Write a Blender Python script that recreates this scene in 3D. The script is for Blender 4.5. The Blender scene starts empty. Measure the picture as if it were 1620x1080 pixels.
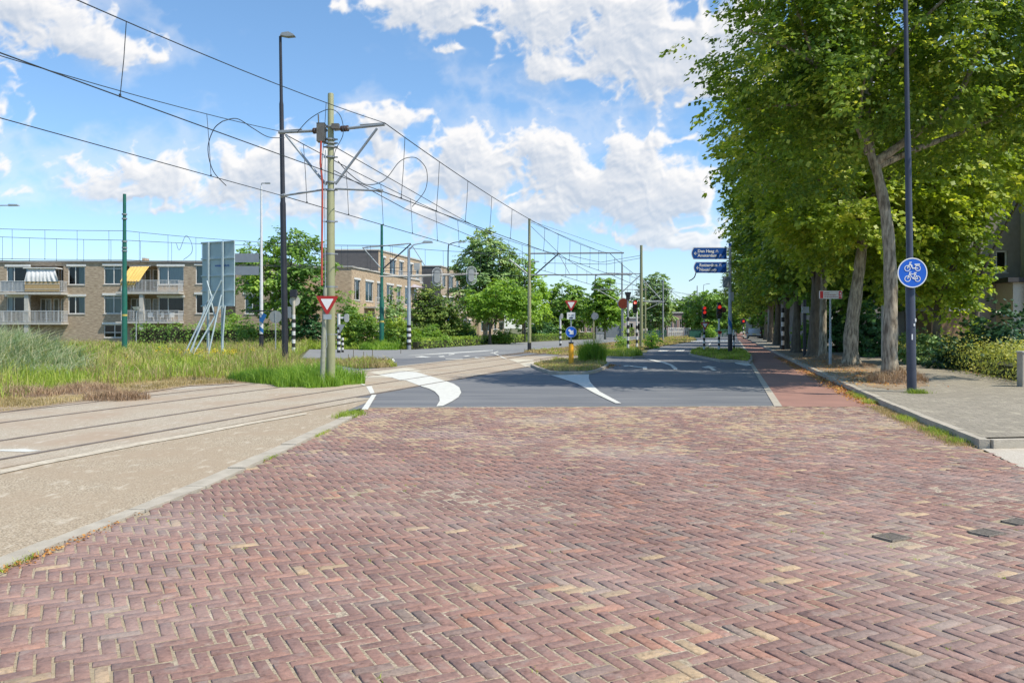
import bpy, bmesh, math, random
import numpy as np
from mathutils import Vector, Matrix, noise
R = math.radians
CLOUD_STRENGTH = .70
SC = bpy.context.scene
COL = SC.collection
# ------------------------------------------------------------------ camera
F, H, HY = 1300.0, 1.6, 518.0          # focal length and horizon in photo pixels, eye height
cam = bpy.data.cameras.new('camera'); cam.sensor_width = 36; cam.lens = 36 * F / 1620
cam.shift_y = -(540 - HY) / 1620; cam.clip_end = 3000; cam.clip_start = .05
camo = bpy.data.objects.new('camera', cam); COL.objects.link(camo)
camo.location = (0, 0, H); camo.rotation_euler = (R(90), 0, 0); SC.camera = camo
SC.view_settings.view_transform = 'Standard'; SC.view_settings.look = 'None'
SC.view_settings.gamma = 1; SC.view_settings.exposure = 0.52
SC.render.resolution_x = 1024; SC.render.resolution_y = 682
SC.cycles.max_bounces = 8; SC.cycles.transparent_max_bounces = 12
# ------------------------------------------------------------------ sun and sky
SUN_EL, SUN_AZ = 55.0, 119.0           # azimuth clockwise from +Y
sun = bpy.data.lights.new('sun', 'SUN'); sun.energy = 3.9; sun.angle = R(.5); sun.color = (1, .93, .80)
suno = bpy.data.objects.new('sun', sun); COL.objects.link(suno)
sd = Vector((math.sin(R(SUN_AZ)) * math.cos(R(SUN_EL)), math.cos(R(SUN_AZ)) * math.cos(R(SUN_EL)), math.sin(R(SUN_EL))))
suno.rotation_euler = sd.to_track_quat('Z', 'Y').to_euler()
suno.location = (30, -10, 40)
wd = bpy.data.worlds.new('World'); SC.world = wd; wd.use_nodes = True
try:
    wd.cycles.sampling_method = 'MANUAL'; wd.cycles.sample_map_resolution = 512
except Exception: pass
nt = wd.node_tree; nt.nodes.clear()
def N(t, **k):
    n = nt.nodes.new(t)
    for a, b in k.items(): setattr(n, a, b)
    return n
def L(a, b): nt.links.new(a, b)
def mth(op, a, b=None, c=None):
    n = N('ShaderNodeMath', operation=op)
    for i, v in enumerate((a, b, c)):
        if v is None: continue
        if isinstance(v, (int, float)): n.inputs[i].default_value = v
        else: L(v, n.inputs[i])
    return n.outputs[0]
tc = N('ShaderNodeTexCoord'); sep = N('ShaderNodeSeparateXYZ'); L(tc.outputs['Generated'], sep.inputs[0])
# clouds: (px, py, rx, ry, weight) of the cumulus banks, turned into directions on the sky
CL = [(40,15,105,50,1),(120,80,110,34,1),(240,85,38,20,.8),(-10,190,52,60,1),(0,270,40,42,1),(168,278,72,40,1.05),(330,290,90,50,.95),(430,275,130,58,1),(560,285,85,55,.95),
      (260,325,60,22,.8),(500,325,130,35,.7),(620,192,75,32,1),(670,12,85,48,1.05),(715,70,45,16,.6),(550,5,40,18,.6),(840,12,110,55,1),(960,60,150,85,1),(1080,70,120,90,1),(1040,130,90,40,.9),(900,120,60,30,.6),
      (700,255,75,40,1.0),(760,280,90,55,1.05),(860,232,60,34,1),(900,290,150,62,1.1),(1000,250,95,34,1),(1075,305,65,50,1.1),(1010,320,110,50,1.05),(880,320,120,32,.8),
      (960,372,70,20,.7),(1030,378,75,24,.75),(1110,385,50,24,.7),(690,350,70,32,.65),(590,325,90,36,.65),(-150,200,120,70,1),(-250,60,160,60,1),(1350,100,160,80,1),(1750,250,200,90,1),(1300,380,120,40,.8),(1500,-60,220,80,1),(500,-120,200,50,1),(100,-140,200,60,1)]
sky = N('ShaderNodeTexSky', sky_type='NISHITA'); sky.sun_disc = False; sky.sun_elevation = R(SUN_EL); sky.sun_rotation = R(SUN_AZ)
sky.air_density = 1.0; sky.dust_density = .35; sky.ozone_density = 2.2; sky.altitude = 0
tint = N('ShaderNodeMix', data_type='RGBA', blend_type='MULTIPLY'); tint.inputs[0].default_value = 1; L(sky.outputs[0], tint.inputs[6]); tint.inputs[7].default_value = (.92, 1.0, 1.05, 1)
tr_ = N('ShaderNodeValToRGB'); L(sep.outputs[2], tr_.inputs[0]); L(tr_.outputs[0], tint.inputs[7])
tr_.color_ramp.elements[0].position = 0; tr_.color_ramp.elements[0].color = (.66, .74, .92, 1); tr_.color_ramp.elements[1].position = .5; tr_.color_ramp.elements[1].color = (.74, .91, .96, 1)
x_ = tr_.color_ramp.elements.new(.16); x_.color = (.70, .83, .93, 1)
bg = N('ShaderNodeBackground'); bg.inputs[1].default_value = .145; L(tint.outputs[2], bg.inputs[0])
wo = N('ShaderNodeOutputWorld'); L(bg.outputs[0], wo.inputs[0])

# ------------------------------------------------------------------ helpers
def G(px, py, z=0.0):
    Y = F * (H - z) / (py - HY); return ((px - 810) / F * Y, Y)
def X(px, Y): return (px - 810) / F * Y
def Z(py, Y): return H - (py - HY) / F * Y
def W(px, py, Y): return Vector((X(px, Y), Y, Z(py, Y)))
MATS = {}
def mat(name, c1, c2=None, scale=4.0, rough=.7, bump=0.0, bscale=None, metal=0.0, detail=6, pos=False, spec=.4, emit=None, stretch=None, contrast=1.0):
    if name in MATS: return MATS[name]
    m = bpy.data.materials.new(name); m.use_nodes = True; t = m.node_tree; b = t.nodes['Principled BSDF']
    b.inputs['Roughness'].default_value = rough; b.inputs['Metallic'].default_value = metal
    b.inputs['Specular IOR Level'].default_value = spec
    c2 = c2 or tuple(x * .72 for x in c1)
    if pos: co = t.nodes.new('ShaderNodeNewGeometry').outputs['Position']
    else: co = t.nodes.new('ShaderNodeTexCoord').outputs['Object']
    if stretch:
        vm = t.nodes.new('ShaderNodeVectorMath'); vm.operation = 'MULTIPLY'; vm.inputs[1].default_value = stretch; t.links.new(co, vm.inputs[0]); co = vm.outputs[0]
    n = t.nodes.new('ShaderNodeTexNoise'); n.inputs['Scale'].default_value = scale; n.inputs['Detail'].default_value = detail; n.inputs['Roughness'].default_value = .6
    t.links.new(co, n.inputs['Vector'])
    r = t.nodes.new('ShaderNodeMapRange'); t.links.new(n.outputs[0], r.inputs[0]); r.inputs[1].default_value = .5 - .22 / contrast; r.inputs[2].default_value = .5 + .22 / contrast
    mx = t.nodes.new('ShaderNodeMix'); mx.data_type = 'RGBA'; t.links.new(r.outputs[0], mx.inputs[0])
    mx.inputs[6].default_value = (*c2, 1); mx.inputs[7].default_value = (*c1, 1)
    t.links.new(mx.outputs[2], b.inputs['Base Color'])
    if bump:
        n2 = t.nodes.new('ShaderNodeTexNoise'); n2.inputs['Scale'].default_value = bscale or scale * 5; n2.inputs['Detail'].default_value = 5; t.links.new(co, n2.inputs['Vector'])
        bp = t.nodes.new('ShaderNodeBump'); bp.inputs['Strength'].default_value = bump; bp.inputs['Distance'].default_value = .02
        t.links.new(n2.outputs[0], bp.inputs['Height']); t.links.new(bp.outputs[0], b.inputs['Normal'])
    if emit:
        b.inputs['Emission Color'].default_value = (*emit[0], 1); b.inputs['Emission Strength'].default_value = emit[1]
    MATS[name] = m
    return m
def leafmat(name, ca, cb, cc=None, trans=.35, rough=.5, cluster=.35, posc=None):
    if name in MATS: return MATS[name]
    m = bpy.data.materials.new(name); m.use_nodes = True; t = m.node_tree; b = t.nodes['Principled BSDF']; o = t.nodes['Material Output']
    a = t.nodes.new('ShaderNodeAttribute'); a.attribute_name = 'rnd'
    g = t.nodes.new('ShaderNodeNewGeometry'); n = t.nodes.new('ShaderNodeTexNoise'); n.inputs['Scale'].default_value = cluster; n.inputs['Detail'].default_value = 3
    t.links.new(g.outputs['Position'], n.inputs['Vector'])
    ad = t.nodes.new('ShaderNodeMath'); ad.operation = 'MULTIPLY_ADD'; t.links.new(n.outputs[0], ad.inputs[0]); ad.inputs[1].default_value = 1.9; ad.inputs[2].default_value = -.75
    ad2 = t.nodes.new('ShaderNodeMath'); ad2.operation = 'MULTIPLY_ADD'; t.links.new(a.outputs['Fac'], ad2.inputs[0]); ad2.inputs[1].default_value = .6; t.links.new(ad.outputs[0], ad2.inputs[2])
    r = t.nodes.new('ShaderNodeValToRGB'); t.links.new(ad2.outputs[0], r.inputs[0])
    e = r.color_ramp.elements; e[0].color = (*ca, 1); e[0].position = .1; e[1].color = (*cb, 1); e[1].position = .75
    if cc: x = e.new(.95); x.color = (*cc, 1)
    t.links.new(r.outputs[0], b.inputs['Base Color']); b.inputs['Roughness'].default_value = rough; b.inputs['Specular IOR Level'].default_value = .35
    tr = t.nodes.new('ShaderNodeBsdfTranslucent'); hs = t.nodes.new('ShaderNodeMix'); hs.data_type = 'RGBA'; hs.blend_type = 'MULTIPLY'; hs.inputs[0].default_value = 1
    t.links.new(r.outputs[0], hs.inputs[6]); hs.inputs[7].default_value = (1.9, 1.75, .7, 1); t.links.new(hs.outputs[2], tr.inputs[0])
    ms = t.nodes.new('ShaderNodeMixShader'); ms.inputs[0].default_value = trans; t.links.new(b.outputs[0], ms.inputs[1]); t.links.new(tr.outputs[0], ms.inputs[2]); t.links.new(ms.outputs[0], o.inputs[0])
    MATS[name] = m; return m

def link(o, parent=None):
    COL.objects.link(o)
    if parent: o.parent = parent
    return o
def tag(o, label, cat, group=None, kind=None):
    o['label'] = label; o['category'] = cat
    if group: o['group'] = group
    if kind: o['kind'] = kind
    return o
def thing(name, label, cat, loc=(0, 0, 0), rz=0, group=None):
    o = bpy.data.objects.new(name, None); o.empty_display_size = .2; COL.objects.link(o)
    o.location = loc; o.rotation_euler = (0, 0, rz); return tag(o, label, cat, group)
def dup(root, loc=None, rz=None, label=None, sc=None):
    r = root.copy(); COL.objects.link(r)
    if loc is not None: r.location = loc
    if rz is not None: r.rotation_euler = (0, 0, rz)
    if sc is not None: r.scale = (sc, sc, sc) if isinstance(sc, (int, float)) else sc
    if label: r['label'] = label
    for ch in list(root.children):
        c = ch.copy(); COL.objects.link(c); c.parent = r
        for g in list(ch.children):
            d = g.copy(); COL.objects.link(d); d.parent = c
    return r
class MB:
    def __init__(s): s.v = []; s.f = []; s.m = []; s.sm = []; s.M = None
    def add(s, vs, fs, mi=0, smooth=False):
        k = len(s.v)
        for p in vs:
            p = Vector(p)
            s.v.append(tuple(s.M @ p) if s.M is not None else tuple(p))
        for f in fs: s.f.append([k + i for i in f]); s.m.append(mi); s.sm.append(smooth)
        return s
    def box(s, x0, x1, y0, y1, z0, z1, mi=0, rot=None):
        vs = [(x, y, z) for x in (x0, x1) for y in (y0, y1) for z in (z0, z1)]
        if rot is not None:
            c = Vector(((x0 + x1) / 2, (y0 + y1) / 2, (z0 + z1) / 2)); vs = [c + rot @ (Vector(p) - c) for p in vs]
        return s.add(vs, [(0, 1, 3, 2), (4, 6, 7, 5), (0, 4, 5, 1), (2, 3, 7, 6), (0, 2, 6, 4), (1, 5, 7, 3)], mi)
    def tube(s, pts, rad, seg=8, mi=0, caps=True, mis=None):
        pts = [Vector(p) for p in pts]; n = len(pts)
        if isinstance(rad, (int, float)): rad = [rad] * n
        vs = []; fs = []; u = None; mm = []
        for i, p in enumerate(pts):
            d = (pts[min(i + 1, n - 1)] - pts[max(i - 1, 0)])
            if d.length < 1e-9: d = Vector((0, 0, 1))
            d.normalize()
            if u is None: u = d.orthogonal().normalized()
            u = (u - d * u.dot(d))
            if u.length < 1e-6: u = d.orthogonal()
            u.normalize(); w = d.cross(u)
            for k in range(seg):
                a = 2 * math.pi * k / seg; vs.append(p + (u * math.cos(a) + w * math.sin(a)) * rad[i])
        base = len(s.v)
        for i in range(n - 1):
            for k in range(seg):
                k2 = (k + 1) % seg; fs.append((i * seg + k, i * seg + k2, (i + 1) * seg + k2, (i + 1) * seg + k)); mm.append(mis[i] if mis else mi)
        if mis is None: s.add(vs, fs, mi, True)
        else:
            s.add(vs, fs, 0, True); s.m[-len(mm):] = mm
        if caps:
            s.add(vs[:seg], [tuple(range(seg))[::-1]], mis[0] if mis else mi); s.add(vs[-seg:], [tuple(range(seg))], mis[-1] if mis else mi)
        return s
    def cyl(s, x, y, z0, z1, r, seg=16, mi=0, r1=None): return s.tube([(x, y, z0), (x, y, z1)], [r, r if r1 is None else r1], seg, mi)
    def bands(s, x, y, z0, z1, r, n, seg=12, first=0):     # black/white banded tube in one mesh
        zs = [z0 + (z1 - z0) * i / n for i in range(n + 1)]
        return s.tube([(x, y, z) for z in zs], r, seg, mis=[(i + first) % 2 for i in range(n)])
    def prism(s, poly, y0, y1, mi=0):     # polygon in XZ extruded along Y
        n = len(poly); vs = [(x, y0, z) for x, z in poly] + [(x, y1, z) for x, z in poly]
        fs = [tuple(range(n)), tuple(range(2 * n - 1, n - 1, -1))] + [(i, i + n, (i + 1) % n + n, (i + 1) % n) for i in range(n)]
        return s.add(vs, fs, mi)
    def slab(s, poly, z0, z1, mi=0):      # polygon in XY extruded along Z
        n = len(poly); vs = [(p[0], p[1], z1) for p in poly] + [(p[0], p[1], z0) for p in poly]
        fs = [tuple(range(n)), tuple(range(2 * n - 1, n - 1, -1))] + [(i, i + n, (i + 1) % n + n, (i + 1) % n) for i in range(n)]
        return s.add(vs, fs, mi)
    def disc(s, cx, cz, y, r, t=.01, seg=28, mi=0, sx=1):
        return s.prism([(cx + r * sx * math.cos(2 * math.pi * k / seg), cz + r * math.sin(2 * math.pi * k / seg)) for k in range(seg)], y, y + t, mi)
    def ring(s, cx, cz, y, r0, r1, t=.006, seg=28, mi=0):
        a = [(math.cos(2 * math.pi * k / seg), math.sin(2 * math.pi * k / seg)) for k in range(seg)]
        vs = [(cx + r0 * c, y, cz + r0 * q) for c, q in a] + [(cx + r1 * c, y, cz + r1 * q) for c, q in a] + [(cx + r0 * c, y + t, cz + r0 * q) for c, q in a] + [(cx + r1 * c, y + t, cz + r1 * q) for c, q in a]
        fs = []
        for k in range(seg):
            j = (k + 1) % seg
            fs += [(k, j, seg + j, seg + k), (2 * seg + k, 3 * seg + k, 3 * seg + j, 2 * seg + j), (seg + k, seg + j, 3 * seg + j, 3 * seg + k), (k, 2 * seg + k, 2 * seg + j, j)]
        return s.add(vs, fs, mi)
    def bar(s, x0, z0, x1, z1, w, y, t=.006, mi=0):      # flat bar on a sign face
        d = Vector((x1 - x0, z1 - z0)); d.normalize(); n = Vector((-d.y, d.x)) * w / 2
        return s.prism([(x0 + n.x, z0 + n.y), (x1 + n.x, z1 + n.y), (x1 - n.x, z1 - n.y), (x0 - n.x, z0 - n.y)][::-1], y, y + t, mi)
    def text(s, txt, x, z, y, size, mi=0, t=.004, bold=.0):
        cu = bpy.data.curves.new('t', 'FONT'); cu.body = txt; cu.size = size; cu.offset = bold; cu.resolution_u = 3; cu.extrude = t / 2
        ob = bpy.data.objects.new('t', cu); COL.objects.link(ob); me = bpy.data.meshes.new_from_object(ob)
        k = [(v.co.x + x, y, v.co.y + z) if False else (v.co.x + x, y - v.co.z, v.co.y + z) for v in me.vertices]
        s.add(k, [tuple(p.vertices) for p in me.polygons], mi)
        bpy.data.objects.remove(ob); bpy.data.curves.remove(cu); bpy.data.meshes.remove(me); return s
    def build(s, name, mats, parent=None):
        me = bpy.data.meshes.new(name); me.from_pydata(s.v, [], s.f)
        if not isinstance(mats, (list, tuple)): mats = [mats]
        for m in mats: me.materials.append(m)
        me.polygons.foreach_set('material_index', s.m); me.polygons.foreach_set('use_smooth', s.sm); me.update()
        o = bpy.data.objects.new(name, me); return link(o, parent)
def struct(o): o['kind'] = 'structure'; return o
def sheet(name, poly, z, m, st=True):
    b = MB(); b.add([(p[0], p[1], z) for p in poly], [tuple(range(len(poly)))])
    o = b.build(name, m)
    bm = bmesh.new(); bm.from_mesh(o.data); bmesh.ops.triangulate(bm, faces=bm.faces[:]); bmesh.ops.recalc_face_normals(bm, faces=bm.faces[:])
    for f in bm.faces:
        if f.normal.z < 0: f.normal_flip()
    bm.to_mesh(o.data); bm.free()
    return struct(o) if st else o
def PX(lst): return [G(a, b) for a, b in lst]
def crop(lst, ox, oy, s): return [G(ox + a / s, oy + b / s) for a, b in lst]
def inpoly(x, y, poly):
    c = False; n = len(poly)
    for i in range(n):
        x1, y1 = poly[i][:2]; x2, y2 = poly[i - 1][:2]
        if (y1 > y) != (y2 > y) and x < (x2 - x1) * (y - y1) / (y2 - y1) + x1: c = not c
    return c
def npin(xs, ys, poly):
    c = np.zeros(len(xs), bool); n = len(poly)
    for i in range(n):
        x1, y1 = poly[i][:2]; x2, y2 = poly[i - 1][:2]
        if y1 == y2: continue
        c ^= ((y1 > ys) != (y2 > ys)) & (xs < (x2 - x1) * (ys - y1) / (y2 - y1) + x1)
    return c
def npmesh(name, V, Fc, m, parent=None, rnd=None, nper=3, smooth=False):
    me = bpy.data.meshes.new(name); nv = len(V); nf = len(Fc)
    me.vertices.add(nv); me.vertices.foreach_set('co', np.ascontiguousarray(V, dtype=np.float32).ravel())
    me.loops.add(nf * nper); me.loops.foreach_set('vertex_index', np.ascontiguousarray(Fc, dtype=np.int32).ravel())
    me.polygons.add(nf); me.polygons.foreach_set('loop_start', np.arange(0, nf * nper, nper, dtype=np.int32))
    me.update(calc_edges=True)
    if smooth: me.polygons.foreach_set('use_smooth', np.ones(nf, bool))
    if rnd is not None:
        a = me.attributes.new('rnd', 'FLOAT', 'POINT'); a.data.foreach_set('value', np.ascontiguousarray(rnd, dtype=np.float32))
    me.materials.append(m); o = bpy.data.objects.new(name, me); return link(o, parent)
def unit(a): return a / np.maximum(np.linalg.norm(a, axis=-1, keepdims=True), 1e-9)
def leaves(name, P, Nr, size, m, parent, rng, wid=.42, ax=None):
    n = len(P); Nr = unit(Nr); t = rng.normal(size=(n, 3)) if ax is None else ax + rng.normal(size=(n, 3)) * .35
    a = unit(t - Nr * np.sum(t * Nr, 1, keepdims=True)); b = np.cross(Nr, a); s = size[:, None]
    V = np.stack([P, P + a * s * .45 + b * s * wid - Nr * s * .08, P + a * s - Nr * s * .1, P + a * s * .45 - b * s * wid - Nr * s * .08], 1)
    k = np.arange(n)[:, None] * 4
    Fc = np.concatenate([k + [0, 1, 2], k + [0, 2, 3]], 0)
    return npmesh(name, V.reshape(-1, 3), Fc, m, parent, np.repeat(rng.random(n), 4))
def sprays(clumps, ns, nl, rng, sl=.9, sw=.45, inner=.45, droop=.25, up=.8, noiseamp=.22):
    """leaf positions and normals on fan-shaped twigs spread through the clumps' volume"""
    cl = np.array([c[:3] for c in clumps]); rr = np.array([c[3:6] for c in clumps])
    w = (rr[:, 0] * rr[:, 1] + rr[:, 0] * rr[:, 2] + rr[:, 1] * rr[:, 2]); w = w / w.sum()
    i = rng.choice(len(clumps), ns, p=w); d = unit(rng.normal(size=(ns, 3)))
    rad = inner + (1 - inner) * rng.random(ns) ** .55
    ph = rng.random(3) * 9
    bump = 1 + noiseamp * (np.sin(d[:, 0] * 5 + ph[0] + i) + np.sin(d[:, 1] * 6 + ph[1] + i * 2) + np.sin(d[:, 2] * 7 + ph[2])) / 1.7
    C = cl[i] + d * rr[i] * (rad * bump)[:, None]
    o = d * np.array([1, 1, .25]) + rng.normal(size=(ns, 3)) * .35; o[:, 2] -= droop * .5; o = unit(o)
    sd_ = unit(np.cross(o, [0, 0, 1.])); 
    t = rng.random((ns, nl)) ; q = (rng.random((ns, nl)) - .5) * 2 * (1 - t * .6)
    P = C[:, None] + o[:, None] * (t * sl)[..., None] + sd_[:, None] * (q * sw)[..., None]
    P[..., 2] -= droop * (t ** 2 + .5 * np.abs(q)) * sl
    P += rng.normal(size=P.shape) * .05 * sl
    Nn = np.array([0, 0, up]) + d[:, None] * .45 + rng.normal(size=P.shape) * .38
    A = o[:, None] + sd_[:, None] * q[..., None]; A = A + np.array([0, 0, -.35])
    return P.reshape(-1, 3), Nn.reshape(-1, 3), A.reshape(-1, 3)
def blades(name, P, h, w, m, parent, rng, lean=.35, rnd=None):
    n = len(P); a = rng.random(n) * 6.283; dr = np.stack([np.cos(a), np.sin(a), 0 * a], 1); sd_ = np.stack([-np.sin(a), np.cos(a), 0 * a], 1)
    b2 = rng.random(n) * 6.283; ld = np.stack([np.cos(b2), np.sin(b2), 0 * a], 1) * (lean * rng.random(n))[:, None]
    hh = h[:, None]; ww = w[:, None] if hasattr(w, '__len__') else w
    up = np.array([0, 0, 1.])
    V = np.stack([P - dr * ww / 2, P + dr * ww / 2, P + dr * ww * .35 + (up + ld * .5) * hh * .55, P - dr * ww * .35 + (up + ld * .5) * hh * .55, P + (up * (1 - .25 * np.linalg.norm(ld, axis=1, keepdims=True)) + ld * 1.6) * hh], 1)
    k = np.arange(n)[:, None] * 5
    Fc = np.concatenate([k + [0, 1, 2], k + [0, 2, 3], k + [3, 2, 4]], 0)
    r = rng.random(n) if rnd is None else rnd
    return npmesh(name, V.reshape(-1, 3), Fc, m, parent, np.repeat(r, 5))
def area_pts(poly, n, rng, near=True):
    xs = [p[0] for p in poly]; ys = [p[1] for p in poly]; out = []
    tot = 0
    while tot < n:
        x = rng.uniform(min(xs), max(xs), n * 2); y = rng.uniform(min(ys), max(ys), n * 2); k = npin(x, y, poly)
        if near: k &= rng.random(n * 2) < (min(ys) / y) ** 1.2
        out.append(np.stack([x[k], y[k]], 1)); tot += k.sum()
    return np.concatenate(out)[:n]
# ================================================================== GROUND
M_soil = mat('dry_soil', (.20, .15, .09), (.11, .10, .045), 1.2, .95, .4, 12, pos=True)
M_asph = mat('asphalt_blue_grey', (.185, .186, .188), (.118, .123, .134), 1.1, .85, .3, 60, pos=True, detail=14, stretch=(.28, 1.6, 1), contrast=1.5)
M_asph2 = mat('asphalt_pale', (.25, .25, .245), (.19, .19, .19), .6, .9, .25, 60, pos=True, detail=12)
M_red = mat('red_asphalt', (.345, .185, .14), (.245, .135, .105), .9, .9, .3, 60, pos=True, detail=12)
M_white = mat('road_paint', (.68, .67, .61), (.50, .49, .44), 7, .7, .15, 60, pos=True, detail=10)
M_cream = mat('cream_paint', (.62, .57, .45), (.46, .41, .32), 5, .75, .15, 60, pos=True, detail=10)
M_kerb = mat('kerb_concrete', (.47, .42, .34), (.33, .29, .23), 5, .9, .4, 60, pos=True, detail=10)
M_darkgap = mat('joint_dark', (.05, .045, .04), (.03, .03, .025), 8, .95, pos=True)
def speckle(name, base, dark, light, tint, tamt):
    m = bpy.data.materials.new(name); m.use_nodes = True; t = m.node_tree; b = t.nodes['Principled BSDF']; b.inputs['Roughness'].default_value = .92
    g = t.nodes.new('ShaderNodeNewGeometry').outputs['Position']
    def nz(sc, det, lo, hi, st=None):
        n = t.nodes.new('ShaderNodeTexNoise'); n.inputs['Scale'].default_value = sc; n.inputs['Detail'].default_value = det; co = g
        if st: vm = t.nodes.new('ShaderNodeVectorMath'); vm.operation = 'MULTIPLY'; vm.inputs[1].default_value = st; t.links.new(g, vm.inputs[0]); co = vm.outputs[0]
        t.links.new(co, n.inputs['Vector']); r = t.nodes.new('ShaderNodeMapRange'); t.links.new(n.outputs[0], r.inputs[0]); r.inputs[1].default_value = lo; r.inputs[2].default_value = hi; return r.outputs[0], n.outputs[0]
    def mixc(f, a, c):
        x = t.nodes.new('ShaderNodeMix'); x.data_type = 'RGBA'; t.links.new(f, x.inputs[0])
        for i, v in ((6, a), (7, c)):
            if isinstance(v, tuple): x.inputs[i].default_value = (*v, 1)
            else: t.links.new(v, x.inputs[i])
        return x.outputs[2]
    f1, raw = nz(55, 3, .38, .62); c = mixc(f1, dark, base)
    f2, _ = nz(90, 2, .60, .68); c = mixc(f2, c, light)
    f3, _ = nz(.7, 5, .42, .68); c = mixc(f3, c, tint)
    f4, _ = nz(5, 12, .57, .85, (1.6, .6, 1)); c = mixc(f4, c, light)
    t.links.new(c, b.inputs['Base Color'])
    bp = t.nodes.new('ShaderNodeBump'); bp.inputs['Strength'].default_value = .5; bp.inputs['Distance'].default_value = .008; t.links.new(raw, bp.inputs['Height']); t.links.new(bp.outputs[0], b.inputs['Normal'])
    return m
M_aggr = speckle('exposed_aggregate', (.46, .37, .26), (.20, .155, .10), (.60, .53, .42), (.34, .26, .175), .5)
M_track = speckle('track_concrete', (.47, .40, .30), (.28, .23, .17), (.54, .48, .40), (.36, .275, .195), .5)
M_paver = speckle('pavement_slabs', (.37, .325, .25), (.19, .165, .13), (.52, .46, .34), (.27, .235, .18), .5)
M_sand = speckle('joint_sand', (.46, .37, .27), (.19, .15, .11), (.62, .54, .42), (.30, .24, .15), .5)

# earth to the horizon
e = sheet('ground', [(-900, -60), (900, -60), (900, 1500), (-900, 1500)], -.04, mat('far_ground', (.14, .13, .06), (.09, .10, .035), .15, .95, pos=True))
# asphalt of the crossing and the two carriageways
asph = [G(575, 645), G(1226, 643.2), (10.4, 35.9), (15.9, 56), (27.3, 99), (41, 150), (95, 350), (80, 350), (33, 150), (22.5, 99), (18.3, 86.7), (12.5, 69), (9.6, 58), (8.5, 52),
        (4, 66), (11.6, 90), (22, 125), (75, 330), (62, 330), (10, 110), (0.6, 86.7), (-7.2, 60), (-14.8, 60), (-12.6, 50), (-10.6, 41), (-8.6, 34), (-6.5, 28), (-4.6, 23), (-3.6, 19.5), G(545, 652)]
sheet('road', asph, 0, M_asph)
sheet('road_far_carriageway', [(-14.8, 60), (-7.2, 59.2), (.6, 86), (10, 109), (62, 329), (74, 329), (21.5, 124), (11, 89), (3.5, 65.5), (1, 54), (-3, 43), (-8, 42.5), (-11.2, 44)], .004, M_asph2)
# left: exposed aggregate apron between brick road and tram track
K_out = [(-3.75, -4), (-3.5, 2), G(0, 905), G(100, 862), G(170, 832), G(225, 812), G(320, 775), G(440, 720), G(540, 672), G(575, 652)]
K_in = [(-4.0, -4), (-3.73, 2), G(0, 887), G(110, 847), G(210, 807), G(330, 757), G(465, 697), G(550, 658)]
def railx(Y, off=0.0):            # x of the nearest rail at distance Y; off = metres to the left of it
    yk = 52.0
    x = -9.05 + .29 * Y if Y < yk else -9.05 + .29 * yk + .272 * (Y - yk)
    return x - off / .96
OFF = [0, 1.435, 3.33, 4.77]
apron = [p for p in K_in] + [G(545, 651), (railx(18.6) + .6, 18.6), (railx(14) + .55, 14), (railx(8) + .55, 8), (railx(2) + .55, 2), (railx(-4) + .55, -4)]
sheet('apron', apron, .004, M_aggr)
trk = [(railx(Y) + .55, Y) for Y in (-4, 2, 8, 14, 18.6)] + [(railx(Y) + .05, Y) for Y in (18.7, 30, 40, 46)] + [(railx(Y, 5.3), Y) for Y in (46, 40, 30, 24, 18, 12, 6, -4)]
sheet('tram_track_bed', trk, .008, M_track)
sheet('verge_strip', [(railx(Y, 5.3), Y) for Y in (-4, 6, 12, 18, 24, 30)] + [(railx(30) - 7.2, 30), (railx(24) - 6.6, 24)] + [(railx(Y) - 6.5, Y) for Y in (18, 12, 6, -4)], .0, speckle('verge_concrete', (.50, .46, .39), (.33, .29, .23), (.60, .57, .5), (.33, .24, .16), .5))
# median: dry grass strip with the rails in it
med = [G(905, 563), G(828, 557), (1.2, 57), (4.3, 66), (11.6, 89.5), (22, 124), (75, 329), (80, 350), (33, 150), (22.3, 99), (18.0, 86.7), (12.3, 69), G(1000, 556), G(925, 562)]
sheet('median', med, .012, mat('dry_median_grass', (.36, .26, .13), (.20, .17, .065), 1.6, .95, .5, 20, pos=True))
# rails: grooved rail heads nearly flush with the ground
M_rail = mat('rail_steel', (.25, .205, .17), (.13, .10, .08), 3, .6, metal=.25, pos=True)
for i, off in enumerate(OFF):
    b = MB(); Ys = [-4, 2, 8, 14, 20, 26, 32, 40, 52, 70, 90, 120, 160, 220, 320]
    for w0, w1, z in ((-.025, .025, .018), (.045, .055, .017)):
        vs = []; 
        for Y in Ys:
            zz = z if Y < 50 else z + .06
            vs += [(railx(Y, off) + w0, Y, zz), (railx(Y, off) + w1, Y, zz), (railx(Y, off) + w1, Y, -.03), (railx(Y, off) + w0, Y, -.03)]
        fs = []
        for k in range(len(Ys) - 1):
            for j in range(4): fs.append((4 * k + j, 4 * k + (j + 1) % 4, 4 * k + 4 + (j + 1) % 4, 4 * k + 4 + j))
        b.add(vs, fs)
    vs = [];     # the dark groove between head and guard
    for Y in Ys: vs += [(railx(Y, off) + .025, Y, .0145 if Y < 50 else .02), (railx(Y, off) + .045, Y, .0125 if Y < 50 else .02)]
    b.add(vs, [(2 * k, 2 * k + 1, 2 * k + 3, 2 * k + 2) for k in range(len(Ys) - 1)], 1)
    o = b.build('tram_rail', [M_rail, M_darkgap])
    tag(o, ['rail nearest the brick paving, running into the crossing', 'second tram rail counted from the brick paving', 'third tram rail counted from the brick paving', 'farthest tram rail, along the grass verge'][i], 'rail', 'tram rails crossing the junction')
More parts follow.
